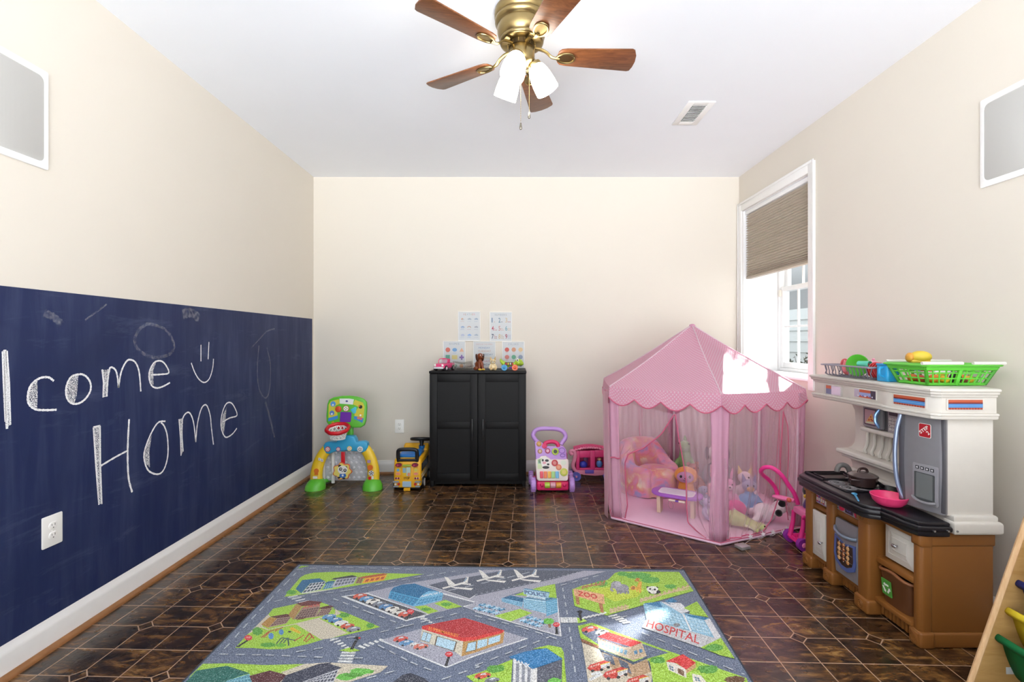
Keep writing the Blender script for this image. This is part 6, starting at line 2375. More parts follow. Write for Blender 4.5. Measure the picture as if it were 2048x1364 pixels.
# ================================================================ play cookware on the counter
pot = thing('toy_pot', 'dark brown toy saucepan with lid on the stove of the toy kitchen', 'toy pot', (1.683, 2.310, .517))
M_POT = mat('#43312f', .25, .3)
b = MB()
b.lathe([(0, 0), (.048, 0), (.056, .006), (.060, .046), (.063, .048), (.063, .051), (.057, .051), (.054, .008), (0, .006)], M_POT, 32)
for a in (200, 20):
    b.tube(spline([(.058 * math.cos(R(a - 22)), .058 * math.sin(R(a - 22)), .036), (.076 * math.cos(R(a)), .076 * math.sin(R(a)), .038), (.058 * math.cos(R(a + 22)), .058 * math.sin(R(a + 22)), .036)], 5), .005, M_POT, 8)
b.build('pot_body', M_POT, pot)
b = MB()
b.lathe([(.061, .050), (.061, .054), (.045, .062), (.020, .068), (0, .069)], mat('#6f6260', .2, .4), 32)
b.tube(spline([(-.022, 0, .066), (-.016, 0, .080), (0, 0, .084), (.016, 0, .080), (.022, 0, .066)], 4), .006, M_POT, 8)
b.build('lid', None, pot)
pan = thing('toy_pan', 'black toy frying pan with a fried egg behind the brown saucepan', 'toy pan', (1.735, 2.195, .507), 0)
b = MB()
b.lathe([(0, 0), (.050, 0), (.058, .006), (.066, .030), (.062, .030), (.054, .008), (0, .005)], M_BK, 30, Matrix.Diagonal((.62, 1, 1, 1)))
b.tube([(0, .055, .026), (0, .10, .036), (0, .13, .040)], [.008, .007, .009], M_BK, 8)
b.build('pan_body', M_BK, pan)
b = MB()
b.lathe([(0, .012), (.030, .011), (.034, .008), (.0, .006)], mat('#efeade', .4), 18, Matrix.Diagonal((.7, 1, 1, 1)))
b.ball((0, 0, .014), (.013, .016, .007), plastic('#e8b93a'), 12)
b.build('fried_egg', None, pan)
bw = thing('toy_bowl', 'pink toy bowl on the near end of the black toy counter', 'toy bowl', (1.626, 2.075, .5055))
M_BOWL = plastic('#ea4079', .35)
b = MB()
b.lathe([(0, 0), (.038, 0), (.046, .003), (.060, .018), (.069, .042), (.066, .043), (.057, .020), (.044, .006), (0, .004)], M_BOWL, 36)
b.build('bowl_body', M_BOWL, bw)
b = MB()
b.tube([(.0676 * math.cos(2 * PI * k / 36), .0676 * math.sin(2 * PI * k / 36), .0425) for k in range(36)], .0022, M_BOWL, 6, closed=True)
b.build('rim', M_BOWL, bw)
ut = thing('toy_spoon', 'light blue toy spoon lying beside the pink toy bowl', 'toy utensil', (1.545, 2.16, .5055), R(62))
b = MB()
b.tube([(-.05, 0, .004), (0, 0, .005), (.05, 0, .004)], [.004, .0045, .005], plastic('#4d9ac8'), 8, flat=.6)
b.ball((.062, 0, .004), (.018, .012, .004), plastic('#4d9ac8'), 12)
b.build('spoon_body', None, ut)
gb = thing('toy_bowl', 'small green toy bowl on the white ledge behind the grey toy refrigerator', 'toy bowl', (1.800, 2.185, .630))
b = MB()
b.lathe([(0, 0), (.018, 0), (.022, .003), (.034, .032), (.031, .032), (.019, .005), (0, .004)], plastic('#57b63e'), 24)
b.build('bowl_body', None, gb)

# ================================================================ on top of the toy kitchen
ZK = 1.0315
dr = thing('dish_rack', 'grey plastic rack of toy dishes on the far end of the toy kitchen', 'dish rack', (1.735, 2.415, ZK))
M_RK = plastic('#8f8b98', .4)
rx_, ry_ = .055, .150
b = MB()
b.tube([(-rx_ - .018, -ry_ - .02, .060), (rx_ + .018, -ry_ - .02, .060), (rx_ + .018, ry_ + .02, .060), (-rx_ - .018, ry_ + .02, .060)], .0075, M_RK, 8, closed=True, flat=.6)
b.build('rack_rim', M_RK, dr)
b = MB()
for k in range(13):
    y = -ry_ + 2 * ry_ * k / 12
    if k in (6, ): continue
    b.tube(spline([(-rx_ - .016, y, .058), (-rx_ - .008, y, .03), (-rx_ + .004, y, .006), (rx_ - .004, y, .006), (rx_ + .008, y, .03), (rx_ + .016, y, .058)], 3), .0026, plastic('#6d6975', .4), 6)
for k in range(4):
    x = -rx_ + 2 * rx_ * k / 3
    b.tube(spline([(x, -ry_ - .018, .058), (x, -ry_ - .008, .03), (x, -ry_ + .004, .006), (x, ry_ - .004, .006), (x, ry_ + .008, .03), (x, ry_ + .018, .058)], 3), .0026, plastic('#6d6975', .4), 6)
b.build('wire_basket', M_RK, dr)
def dish(nm, label, loc, c, prof, rot=None, group='toy dishes in the grey rack', parts=()):
    o = thing(nm, label, 'toy dish', loc, 0, group, rot=rot)
    b = MB()
    b.lathe(prof, plastic(c, .35), 28)
    b.build(nm.split('_')[-1] + '_body', None, o)
    for pn, pf in parts:
        b = MB()
        pf(b)
        b.build(pn, None, o)
    return o
PL = [(0, 0), (.034, 0), (.052, .008), (.055, .009), (.052, .011), (.033, .004), (0, .004)]
dish('toy_plate', 'round green toy plate standing upright in the grey dish rack', (1.722, 2.395, ZK + .064), '#4fae2c', PL, (R(86), 0, R(-62)))
dish('toy_cup', 'mint green toy cup lying in the front of the grey dish rack', (1.700, 2.325, ZK + .074), '#5fc4a8', [(0, -.030), (.012, -.030), (.014, -.028), (.016, .030), (.014, .030), (.012, -.026), (0, -.026)], (R(90), 0, R(14)))
dish('toy_pot', 'small pale pink toy pot with a knobbed lid in the grey dish rack', (1.745, 2.325, ZK + .062), '#e59aae', [(0, -.012), (.024, -.012), (.028, -.008), (.029, .012), (.032, .014), (.028, .018), (.012, .026), (.005, .028), (.007, .036), (.004, .040), (0, .040)],
     None, 'toy dishes in the grey rack', (('handle', lambda b: b.tube([(.028, 0, .008), (.05, -.02, .010)], .005, plastic('#e59aae', .35), 8)),))
dish('toy_plate', 'coral toy plate leaning at the far end of the grey dish rack', (1.735, 2.515, ZK + .050), '#d9636b', [(r * .78, z) for r, z in PL], (R(80), 0, R(20)))
for k in range(4):
    dish('toy_plate', ('red toy plate, the nearest of four upright in the grey rack', 'red toy plate just behind the nearest red one in the grey rack', 'red toy plate behind the two nearest red ones in the grey rack', 'red toy plate beside the pale pink pot in the grey rack')[k], (1.735, 2.272 + .016 * k, ZK + .046), '#cf3a3f', [(r * .68, z) for r, z in PL], (R(84), 0, 0))
dish('toy_cup', 'pink toy cup at the far end of the grey dish rack', (1.716, 2.470, ZK + .056), '#e8808c', [(0, -.03), (.016, -.03), (.022, .026), (.020, .026), (.014, -.026), (0, -.026)], (R(20), R(12), 0), 'toy dishes in the grey rack')
bx = thing('blue_pitcher', 'bright blue toy pitcher between the dish rack and the green basket', 'toy pitcher', (1.722, 2.205, ZK))
b = MB()
b.prism(rrect(-.030, -.034, .030, .034, .010), .075, plastic('#2fa3dc', .3), bev=.004)
b.build('pitcher_body', None, bx)
b = MB()
b.tube(spline([(-.028, -.012, .066), (-.048, -.014, .060), (-.050, -.014, .034), (-.028, -.012, .022)], 4), .0055, plastic('#2fa3dc', .3), 8)
b.build('handle', None, bx)
b = MB()
b.prism(rrect(-.033, -.037, .033, .037, .012), .010, plastic('#2b93cc', .3), M=Matrix.Translation((0, 0, .073)), bev=.003)
b.build('lid', None, bx)
# green lattice basket
bs = thing('toy_basket', 'lime green lattice basket of play food on the near end of the toy kitchen top', 'basket', (1.835, 2.060, ZK))
M_LG = plastic('#5dc23a', .35)
def bk_pt(side, u, q, ins=0.0):
    """corner-to-corner along one side; q 0 bottom .. 1 rim"""
    hx_, hy_ = .118 + .030 * q - ins, .072 + .026 * q - ins
    c = [(-hx_, hy_), (-hx_, -hy_), (hx_, -hy_), (hx_, hy_)]
    a, d = c[side], c[(side + 1) % 4]
    return Vector((a[0] + (d[0] - a[0]) * u, a[1] + (d[1] - a[1]) * u, .004 + .078 * q))
b = MB()
b.box((-.120, -.074, 0), (.120, .074, .005), M_LG, .002)
for sd, n in ((0, 4), (1, 10), (2, 4), (3, 10)):
    for k in range(n + 1):
        u = k / n
        r = .0030
        if k in (0, n): r = .007
        if sd in (1, 3) and k == 5: r = .009
        b.tube([bk_pt(sd, u, 0), bk_pt(sd, u, 1)], r, M_LG, 6)
    for q in (.04, .34, .64):
        b.tube([bk_pt(sd, 0, q), bk_pt(sd, 1, q)], .0030 if q > .1 else .006, M_LG, 6)
    for q in (.88, .97):
        b.tube([bk_pt(sd, -.01, q), bk_pt(sd, 1.01, q)], .0085, M_LG, 6)
b.build('lattice', M_LG, bs)
b = MB()
rim = []
for sd in range(4):
    rim += [bk_pt(sd, u, 1.05, -.010) for u in (.04, .5, .96)]
b.tube(rim, .010, M_LG, 8, closed=True, flat=.5)
b.build('rim', M_LG, bs)
for sd in (1, 3):
    b = MB()
    for u0, u1 in ((-.04, .47), (.60, 1.0)) if sd == 1 else ((0.05, .95),):
        P_ = [bk_pt(sd, u0 + (u1 - u0) * k / 6, 1.12, -.012) + Vector((0, 0, .004)) for k in range(7)]
        b.tube(P_, .007, plastic('#d9d6d0', .4), 8)
    b.build('folded_handle', None, bs)
def food(nm, label, loc, build, rot=None):
    o = thing(nm, label, 'play food', loc, 0, 'play food in the green basket', rot=rot)
    for pn, pf in build:
        b = MB()
        pf(b)
        b.build(pn, None, o)
BX, BY, BZ = 1.835, 2.060, ZK + .0055
def ballf(r, c, c2=None):
    L = [('fruit_body', lambda b: b.lathe([(0, 0)] + [(r * math.cos(R(a)), r + r * .92 * math.sin(R(a))) for a in range(-80, 90, 16)] + [(0, 2 * r * .94)], plastic(c, .4), 18))]
    if c2:
        L.append(('stem', lambda b: b.cyl((0, 0, 1.82 * r), (.004, 0, 2.2 * r), .003, plastic(c2, .5), n=8)))
    return L
food('toy_orange', 'orange play fruit in the near corner of the green basket', (BX - .070, BY - .048, BZ), ballf(.021, '#e8842a', '#4a7a2c'))
food('toy_orange', 'orange play fruit in the far room-side corner of the green basket', (BX - .085, BY + .042, BZ), ballf(.019, '#d9762c', '#4a7a2c'))
food('toy_tomato', 'brick red play tomato between the two oranges in the green basket', (BX - .088, BY - .002, BZ), ballf(.018, '#b9452c', '#4a7a2c'))
food('toy_lemon', 'yellow play lemon beside the near orange in the green basket', (BX - .028, BY - .050, BZ + .0), ballf(.018, '#f0c22c', '#7a9a3c'))
food('toy_lemon', 'yellow play lemon by the wall end of the green basket', (BX + .078, BY - .046, BZ), ballf(.018, '#e8b42a', '#7a9a3c'))
food('toy_orange', 'orange play fruit by the wall end of the green basket', (BX + .098, BY + .010, BZ), ballf(.019, '#e58a2a', '#4a7a2c'))
food('toy_cookie', 'black and white play cookie standing in the middle of the green basket', (BX + .010, BY - .056, BZ), [('cookie_body', lambda b: b.cyl((0, -.006, .026), (0, .006, .026), .026, M_BK, n=24)), ('filling', lambda b: b.cyl((0, -.0025, .026), (0, .0025, .026), .0268, M_W, n=24))])
food('toy_sausage', 'brown play sausage lying in the middle of the green basket', (BX + .045, BY - .052, BZ), [('sausage_body', lambda b: b.tube(spline([(-.026, 0, .013), (0, .005, .014), (.018, 0, .013)], 5), .012, plastic('#8a4a2c', .45), 12))])
food('toy_tin', 'red play food tin inside the room-side end of the green basket', (BX - .048, BY + .012, BZ), [('tin_body', lambda b: b.cyl((0, 0, 0), (0, 0, .066), .022, plastic('#b8222e', .35), n=22)), ('label', lambda b: b.cyl((0, 0, .016), (0, 0, .050), .0224, plastic('#e8e2d6', .5), n=22, caps=False))])
food('toy_tin', 'blue play food tin at the far side of the green basket', (BX - .040, BY + .056, BZ), [('tin_body', lambda b: b.cyl((0, 0, 0), (0, 0, .066), .019, plastic('#4a86b8', .35), n=22)), ('label', lambda b: b.cyl((0, 0, .016), (0, 0, .050), .0194, plastic('#d3e2ea', .5), n=22, caps=False))])
food('toy_carton', 'white play egg carton standing in the green basket', (BX + .012, BY + .020, BZ), [('carton_body', lambda b: b.box((-.034, -.020, 0), (.034, .020, .062), M_W, .004)), ('label', lambda b: b.box((-.028, -.0212, .014), (.028, -.0195, .044), plastic('#e8c94a', .5), .001))])
mi_ = thing('toy_bread', 'yellow play bread slice with an orange crust on top of the green basket', 'play food', (1.745, 2.070, ZK + .092), R(-20), 'play food in the green basket')
b = MB()
b.ball((.010, 0, .026), (.040, .030, .026), plastic('#d9bb3a', .5), 20)
b.box((-.028, -.022, 0), (.04, .022, .014), plastic('#d9bb3a', .5), .006)
b.build('bread_body', None, mi_)
b = MB()
b.ball((-.026, .002, .022), (.016, .024, .022), plastic('#d99a3a', .5), 16)
b.build('crust', None, mi_)
# ================================================================ printed play rug
def rug_ink(h):
    key = ('rug', h)
    if key in _M:
        return _M[key]
    m, t, b = newmat('rug_pile_' + h.lstrip('#'))
    co = t.coord('Object')
    c = lin(h)
    n = t.noise(co, 230, 2, 0.7)
    dk = tuple(x * .42 for x in c[:3]) + (1,)
    lt = tuple(min(1, x * .8 + .34) for x in c[:3]) + (1,)
    cc = t.mix(t.ramp(n, [(0.34, 0.0), (0.53, 1.0)]), dk, c)
    cc = t.mix(t.ramp(n, [(0.54, 0.0), (0.74, 1.0)]), cc, lt)
    t.l(cc, b.inputs['Base Color'])
    b.inputs['Roughness'].default_value = 0.9
    b.inputs['Specular IOR Level'].default_value = 0.2
    b.inputs['Sheen Weight'].default_value = 0.2
    t.bump(n, 0.5, 0.004, b)
    _M[key] = m
    return m
rug = thing('play_rug', 'city street map play rug on the brown floor', 'rug', (-.15, 1.80, 0))
ZR = .008
RC = [Vector((-1.171, 2.583, 0)), Vector((.893, 2.522, 0)), Vector((.803, 1.0, 0)), Vector((-1.187, 1.0, 0))]
b = MB()
mid = sum(RC, Vector()) / 4
b.prism([(p.x, p.y) for p in RC][::-1], ZR, rug_ink('#69758d'), bev=.003)
layer_n = [0]
STUD = {'A': (370, 1120), 'B': (660, 1120), 'C': (950, 1120), 'D': (1230, 1120)}
def rp(c, x, y):
    ox, oy = STUD[c]
    return on_floor(ox + x * 300 / 1677, oy + y * 300 / 1677, ZR)
def gpts(c, pts):
    return [rp(p[0], p[1], p[2]) if len(p) == 3 else rp(c, *p) for p in pts]
def lay(h, P):
    layer_n[0] += 1
    z = ZR + .00035 + .0000035 * layer_n[0]
    b.faces([(p[0], p[1], z) for p in P], [list(range(len(P)))], rug_ink(h))
def g(h, c, *pts):
    lay(h, gpts(c, pts))
def gl(h, c, w_, *pts):
    P = gpts(c, pts)
    for p, q in zip(P, P[1:]):
        n = Vector((q.y - p.y, p.x - q.x, 0)).normalized() * w_ / 2
        lay(h, [p + n, q + n, q - n, p - n])
def gd(c, *pts, on=.034, off=.030, w_=.006, h='#b9c0c8'):
    P = gpts(c, pts)
    for p, q in zip(P, P[1:]):
        L = (q - p).length
        d = (q - p) / L
        s = 0
        while s < L - .01:
            e = min(L, s + on)
            a, z = p + d * s, p + d * e
            n = Vector((d.y, -d.x, 0)) * w_ / 2
            lay(h, [a + n, z + n, z - n, a - n])
            s += on + off
def gdisc(h, c, x, y, rx, ry, n=16):
    lay(h, gpts(c, [(x + rx * math.cos(2 * PI * k / n), y + ry * math.sin(2 * PI * k / n)) for k in range(n)]))
def bush(h, c, x, y, rx, ry, n=26):
    rr = random.Random(int(x * 7 + y))
    lay(h, gpts(c, [(x + rx * rr.uniform(.78, 1.1) * math.cos(2 * PI * k / n), y + ry * rr.uniform(.78, 1.1) * math.sin(2 * PI * k / n)) for k in range(n)]))
def gtext(s, h, c, p0, p1, p2, bold=.01):
    """p0 lower left, p1 lower right, p2 upper left"""
    a, q, u_ = gpts(c, (p0, p1, p2))
    layer_n[0] += 1
    z = Vector((0, 0, .00035 + .0000035 * layer_n[0]))
    put_text(b, s, lambda u, v: a + (q - a) * u + (u_ - a) * v + z, rug_ink(h), bold)
def gcar(h, c, x, y, s=1.0, flip=1, glass='#cfd9df'):
    g(h, c, (x - 85 * s, y + 22 * s), (x - 75 * s, y - 8 * s), (x - 40 * s, y - 26 * s * 1.0), (x + 30 * s, y - 34 * s), (x + 82 * s, y - 22 * s), (x + 84 * s, y + 2 * s), (x - 20 * s, y + 34 * s))
    g(glass, c, (x - 28 * s, y - 4 * s), (x - 12 * s, y - 22 * s), (x + 26 * s, y - 28 * s), (x + 40 * s, y - 14 * s))
    gdisc('#24262c', c, x - 38 * s, y + 26 * s, 16 * s, 11 * s, 10)
    gdisc('#24262c', c, x + 58 * s, y + 6 * s, 15 * s, 11 * s, 10)
def gstop(c, x, y, fx, fy, r=44):
    gl('#26272b', c, .010, (x, y + r * .5), (fx, fy))
    gdisc('#26272b', c, fx, fy, 22, 9, 8)
    gdisc('#d8333a', c, x, y, r, r * .68, 8)
    gtext('STOP', '#f0d8d4', c, (x - r * .6, y + r * .16), (x + r * .6, y + r * .02), (x - r * .58, y - r * .2))
def gwalk(c, p, d, e, n, wd=.010):
    """n white bars; p first bar's start, d step between bars, e along each bar"""
    for k in range(n):
        gl('#dfe2e2', c, wd, (p[0] + d[0] * k, p[1] + d[1] * k), (p[0] + d[0] * k + e[0], p[1] + d[1] * k + e[1]))
def gwin(h, c, q, nx, ny, m=.14):
    """windows in the quad q: ul, ur, lr, ll"""
    P = gpts(c, q)
    for i in range(nx):
        for j in range(ny):
            cs = []
            for u, v in ((m, m), (1 - m, m), (1 - m, 1 - m), (m, 1 - m)):
                uu, vv = (i + u) / nx, (j + v) / ny
                cs.append(P[0].lerp(P[1], uu).lerp(P[3].lerp(P[2], uu), vv))
            lay(h, cs)
GR, GR2, CREAM, PAVE, RUNW, WHT = '#a3cd42', '#5aa23c', '#cfc6b2', '#a8a9b8', '#585f6f', '#dfe2e4'
# upper left block
g(GR, 'A', (1262, 95), (1300, 66), (1390, 68))
g(GR, 'A', (1110, 412), (1200, 300), (1290, 195), (1340, 165), (1440, 142), (1677, 132), ('B', 300, 140), ('B', 600, 148), ('B', 1055, 158), ('B', 700, 215), ('B', 400, 268), ('B', 0, 335), (1400, 372), (1250, 395))
g('#d7ddc6', 'A', (1240, 380), (1677, 318), ('B', 0, 335), (1400, 372))
bush(GR2, 'A', 1190, 362, 60, 26)
g('#2a6a94', 'A', (1235, 325), (1310, 225), (1500, 205), (1572, 240), (1400, 262), (1300, 372))
g(WHT, 'A', (1305, 374), (1402, 262), (1575, 240), (1518, 332))
gwin('#38505e', 'A', ((1402, 262), (1575, 240), (1518, 332), (1305, 374)), 5, 3)
g('#2f6f98', 'A', (1560, 262), (1600, 240), (1677, 232), (1660, 258), (1570, 272))
g('#8fc0da', 'A', (1535, 330), (1575, 268), (1677, 252), (1655, 312))
gwin('#3f7394', 'A', ((1575, 268), (1677, 252), (1655, 312), (1535, 330)), 4, 3)
g('#34363f', 'B', (10, 222), (40, 205), (250, 170), (312, 190), (200, 205), (70, 218))
g('#b9bcc8', 'B', (15, 300), (72, 216), (305, 190), (262, 265), (60, 308))
gwin('#62687a', 'B', ((80, 220), (300, 194), (262, 258), (40, 296)), 6, 2)
g('#a98a6a', 'B', (280, 262), (318, 190), (380, 192), (350, 264))
gwin('#7a5c46', 'B', ((318, 195), (378, 196), (350, 258), (286, 260)), 2, 3)
g('#b8582c', 'B', (330, 206), (362, 186), (600, 150), (648, 156), (600, 175), (390, 205))
g('#efa62f', 'B', (355, 264), (392, 206), (638, 168), (602, 226))
gwin('#b5482c', 'B', ((400, 212), (630, 176), (600, 218), (372, 256)), 4, 1, .18)
gwalk('A', (1150, 420), (42, 20), (110, -24), 5)
# school block
g(GR, 'A', (560, 985), (700, 830), (840, 720), (930, 610), (985, 545), (1250, 490), (1500, 468), (1600, 500), (1677, 545), ('B', 20, 545), ('B', 180, 590), ('B', 560, 750), ('B', 350, 800), ('B', 0, 880), (1560, 885), (1380, 940), (1130, 995), (930, 1000), (760, 985))
g(CREAM, 'A', (700, 832), (930, 608), (960, 640), (860, 742), (930, 775), (1230, 712), (1490, 648), (1677, 600), ('B', 60, 548), ('B', 130, 600), ('B', 0, 640), (1500, 655), ('B', 200, 818), ('B', 0, 880), (1520, 890), (1240, 720), (920, 785), (850, 755))
g('#b5873f', 'A', (850, 722), (945, 640), (1040, 655), (930, 762))
g('#5c2a2b', 'A', (950, 635), (1140, 604), (1196, 630), (1040, 656))
g('#a58b80', 'A', (930, 758), (1032, 652), (1192, 634), (1130, 712))
gwin('#6a4a48', 'A', ((1036, 658), (1186, 640), (1130, 704), (950, 744)), 6, 3)
g('#b08850', 'A', (1155, 612), (1240, 498), (1312, 515), (1210, 668))
g('#6d2f30', 'A', (1240, 490), (1380, 455), (1538, 470), (1480, 510), (1310, 517))
g('#9a7f74', 'A', (1210, 668), (1312, 530), (1512, 494), (1505, 560), (1452, 640))
gwin('#5e4648', 'A', ((1310, 560), (1500, 524), (1450, 632), (1226, 662)), 7, 4)
gtext('SCHOOL', '#d8503c', 'A', (1318, 548), (1508, 516), (1330, 518))
g('#5c2a2b', 'A', (1490, 540), (1560, 520), (1625, 508), (1665, 522), (1610, 548), (1530, 552))
g('#a58b80', 'A', (1450, 640), (1520, 552), (1650, 540), (1600, 612))
gwin('#6a4a48', 'A', ((1525, 558), (1645, 545), (1600, 606), (1466, 632)), 5, 3)
g('#6d3f30', 'A', (1240, 672), (1275, 650), (1362, 640), (1325, 662))
bush(GR2, 'A', 810, 800, 62, 46); bush(GR2, 'A', 930, 950, 90, 28); bush('#6fb33c', 'A', 1070, 955, 60, 22)
for p in (((850, 870), (940, 800)), ((880, 870), (960, 790)), ((950, 800), (1040, 770)), ((1000, 800), (1100, 750)), ((1330, 910), (1390, 820)), ((1390, 820), (1440, 880)), ((1350, 920), (1430, 850)), ((1220, 910), (1330, 840))):
    gl('#b8563a', 'A', .006, *p)
for p in (((1020, 940), (1080, 870)), ((1080, 870), (1230, 900)), ((1100, 930), (1150, 870)), ((1150, 870), (1160, 960)), ((1060, 935), (1110, 880))):
    gl('#3a5560', 'A', .005, *p)
gdisc('#5a8fc9', 'A', 962, 852, 30, 36); gdisc('#5a8fc9', 'A', 1076, 808, 28, 32)
g('#e0b92f', 'A', (1170, 765), (1200, 750), (1300, 810), (1280, 828), (1180, 785)); gdisc('#26272b', 'A', 1170, 805, 20, 10, 8)
gstop('A', 708, 872, 596, 968, 46)
for k, h in enumerate(('#5f95c4', '#4f84b8', '#e3e2dd', '#cf5a44', '#8a8d98')):
    gcar(h, 'B', -10 + 68 * k, 640 + 34 * k, .95)
bush(GR2, 'B', 160, 618, 60, 26); bush(GR2, 'B', 450, 735, 50, 28)
# airport
g(PAVE, 'B', (400, 368), (870, 262), (1640, 140), ('C', 110, 112), ('C', 365, 110), ('C', 120, 150), (1677, 215), (1100, 300), (1560, 440), ('C', 0, 405), ('C', 880, 215), ('C', 1215, 122), ('C', 1470, 128), ('C', 900, 272), ('C', 560, 345), ('C', 0, 505), (1480, 520), (1100, 612))
g(RUNW, 'B', (1090, 285), (1310, 232), (1677, 172), ('C', 390, 114), ('C', 1205, 122), ('C', 870, 215), ('C', 0, 402), (1560, 440), (1400, 395))
g('#7d8494', 'B', (1240, 372), (1660, 480), (1500, 520), (1180, 440))
gl(WHT, 'B', .005, (1090, 285), (1560, 436), ('C', 0, 398)); gl(WHT, 'B', .010, (1240, 372), (1660, 484), (1490, 524))
gd('B', (1320, 345), ('C', 360, 200), ('C', 640, 130), on=.045, off=.040)
gd('C', (0, 390), (870, 205), (1190, 128), on=.012, off=.016, w_=.004)
def plane(c, x, y, s):
    for pts in (((-70, 30), (60, -5), (150, -30), (165, -18), (60, 12), (-60, 42)), ((-10, 8), (-50, -70), (-20, -62), (50, 0)), ((0, 20), (210, 34), (190, 52), (40, 34)), ((120, -22), (150, -70), (170, -66), (160, -24)), ((100, -14), (190, -6), (185, 6), (110, 0))):
        g('#e9e8e2', c, *[(x + px_ * s, y + py_ * s) for px_, py_ in pts])
    gl('#6f93b3', c, .006, (x + 128 * s, y - 26 * s), (x + 152 * s, y - 60 * s))
plane('B', 1340, 275, 1.25); plane('B', 1720, 195, 1.2); plane('C', 490, 190, 1.2)
g(WHT, 'B', (120, 410), (415, 368), (1112, 612), (850, 688))
g('#4c4f59', 'B', (180, 410), (410, 382), (1085, 608), (850, 668))
for k, h in enumerate(('#cf5a44', '#5f95c4', '#e8e6df', '#7d818c', '#4f84b8', '#e8e6df', '#dcdad2', '#cf5a44')):
    gcar(h, 'B', 335 + 72 * k, 408 + 29 * k, .95, glass='#2a2c33' if k in (2, 5, 6) else '#cfd9df')
gstop('B', 900, 578, 852, 664, 42)
g('#1f6f9e', 'B', (675, 352), (710, 310), (800, 280), (945, 265), (1265, 372), (1100, 352), (1030, 395), (1000, 432))
g('#4aa3cf', 'B', (650, 430), (675, 350), (1000, 430), (930, 520))
gwin('#2f7fae', 'B', ((680, 362), (994, 440), (930, 512), (656, 424)), 7, 3, .10)
g('#74b8dc', 'B', (930, 522), (1000, 425), (1040, 385), (1100, 352), (1180, 350), (1266, 375), (1252, 450), (1160, 476), (1040, 508))
gwin('#3f8fbe', 'B', ((1010, 440), (1255, 395), (1240, 446), (950, 514)), 7, 2, .12)
gtext('AIRPORT', '#f2f4f4', 'B', (1005, 424), (1238, 378), (1018, 398))
g(GR, 'B', (940, 525), (1070, 510), (1215, 575), (1100, 606)); g(GR, 'B', (1165, 490), (1290, 448), (1480, 525), (1310, 552))
bush(GR2, 'B', 1070, 555, 60, 20); bush(GR2, 'B', 1300, 500, 60, 22)
gwalk('B', (960, 690), (48, -12), (-0, 0), 0)
for k in range(5):
    gl('#dfe2e2', 'B', .010, (965 + 46 * k, 645 + 18 * k), (1060 + 28 * k, 640 + 20 * k))
# supermarket
g(PAVE, 'B', (560, 900), (1020, 770), ('C', 330, 800), ('C', 585, 880), ('C', 0, 1075), (1300, 1205))
gl(WHT, 'B', .007, (560, 900), (1300, 1205), ('C', 0, 1075), ('C', 585, 880))
g('#d6d0be', 'B', (1030, 770), (1440, 890), (1492, 915), (1470, 1080), (1380, 1022), (1010, 912))
g('#bf9354', 'B', (1490, 912), (1677, 880), ('C', 330, 805), ('C', 312, 930), ('C', 0, 1040), (1470, 1082))
g('#d93430', 'B', (1030, 742), (1500, 650), ('C', 0, 685), ('C', 332, 792), ('C', 300, 822), ('C', 0, 900), (1495, 915), (1440, 902), (1026, 775))
g('#b92c34', 'B', (1090, 735), (1500, 654), ('C', 0, 692), ('C', 318, 786), ('C', 0, 862), (1480, 872))
for q in (((1045, 800), (1142, 832), (1110, 932), (1012, 902)), ((1192, 850), (1422, 916), (1390, 1030), (1165, 958)), ((1540, 932), (1640, 908), (1630, 1012), (1512, 1040))):
    g('#6a5a48', 'B', *q)
    gwin('#b5d8ea', 'B', q, 2 if q[0][0] < 1100 else 1, 1, .06)
for q in (((30, 905), (140, 884), (134, 962), (20, 1000)), ((152, 880), (286, 840), (276, 912), (146, 955))):
    g('#b5d8ea', 'C', *q)
gtext('SUPERMARKET', '#f0a03a', 'B', (1098, 778), (1436, 872), (1106, 746))
gcar('#d2564a', 'B', 790, 888, 1.0); gcar('#5f95c4', 'B', 850, 932, 1.0); gcar('#d9d8d2', 'B', 940, 946, .6); gcar('#d2705c', 'B', 1015, 972, 1.0)
gstop('B', 1330, 1058, 1298, 1182, 46)
# crossings by the lights
for k in range(5):
    gl('#dfe2e2', 'B', .011, (0 + 42 * k, 905 + 22 * k), (90 + 30 * k, 880 + 24 * k))
    gl('#dfe2e2', 'B', .011, (320 + 58 * k, 962 - 18 * k), (390 + 50 * k, 990 - 22 * k))
    gl('#dfe2e2', 'B', .012, (130 - 14 * k, 1040 + 32 * k), (285 - 12 * k, 1042 + 33 * k))
g(GR, 'B', (100, 1015), (230, 980), (340, 1015), (230, 1035))
gl('#222327', 'B', .012, (240, 1005), (295, 900)); g('#222327', 'B', (262, 880), (300, 858), (340, 868), (315, 900))
gdisc('#c33a34', 'B', 330, 876, 14, 10, 8)
# lower left block
g(GR, 'A', (60, 1300), (200, 1165), (500, 1160), (900, 1180), (1420, 1164), (1140, 1290), (700, 1420), (0, 1420))
g('#1d6a5f', 'A', (-40, 1420), (130, 1240), (470, 1188), (722, 1270), (620, 1302), (480, 1350), (400, 1420))
g('#7fb9c9', 'A', (380, 1420), (480, 1350), (720, 1276), (770, 1420))
gwin('#4f8fa3', 'A', ((480, 1356), (715, 1284), (760, 1410), (400, 1416)), 8, 3)
g('#5a2a30', 'A', (718, 1300), (950, 1240), (1140, 1290), (1040, 1420), (770, 1420))
g(CREAM, 'A', (1070, 1262), (1330, 1168), (1600, 1150), ('B', 650, 1190), ('B', 560, 1262), ('B', 60, 1420), (1000, 1420), (1140, 1300))
g('#3a3f52', 'A', (1125, 1295), (1500, 1165), (1640, 1150), ('B', 0, 1168), ('B', 132, 1208), ('B', 40, 1258), (1400, 1335), (1180, 1420), (1040, 1420))
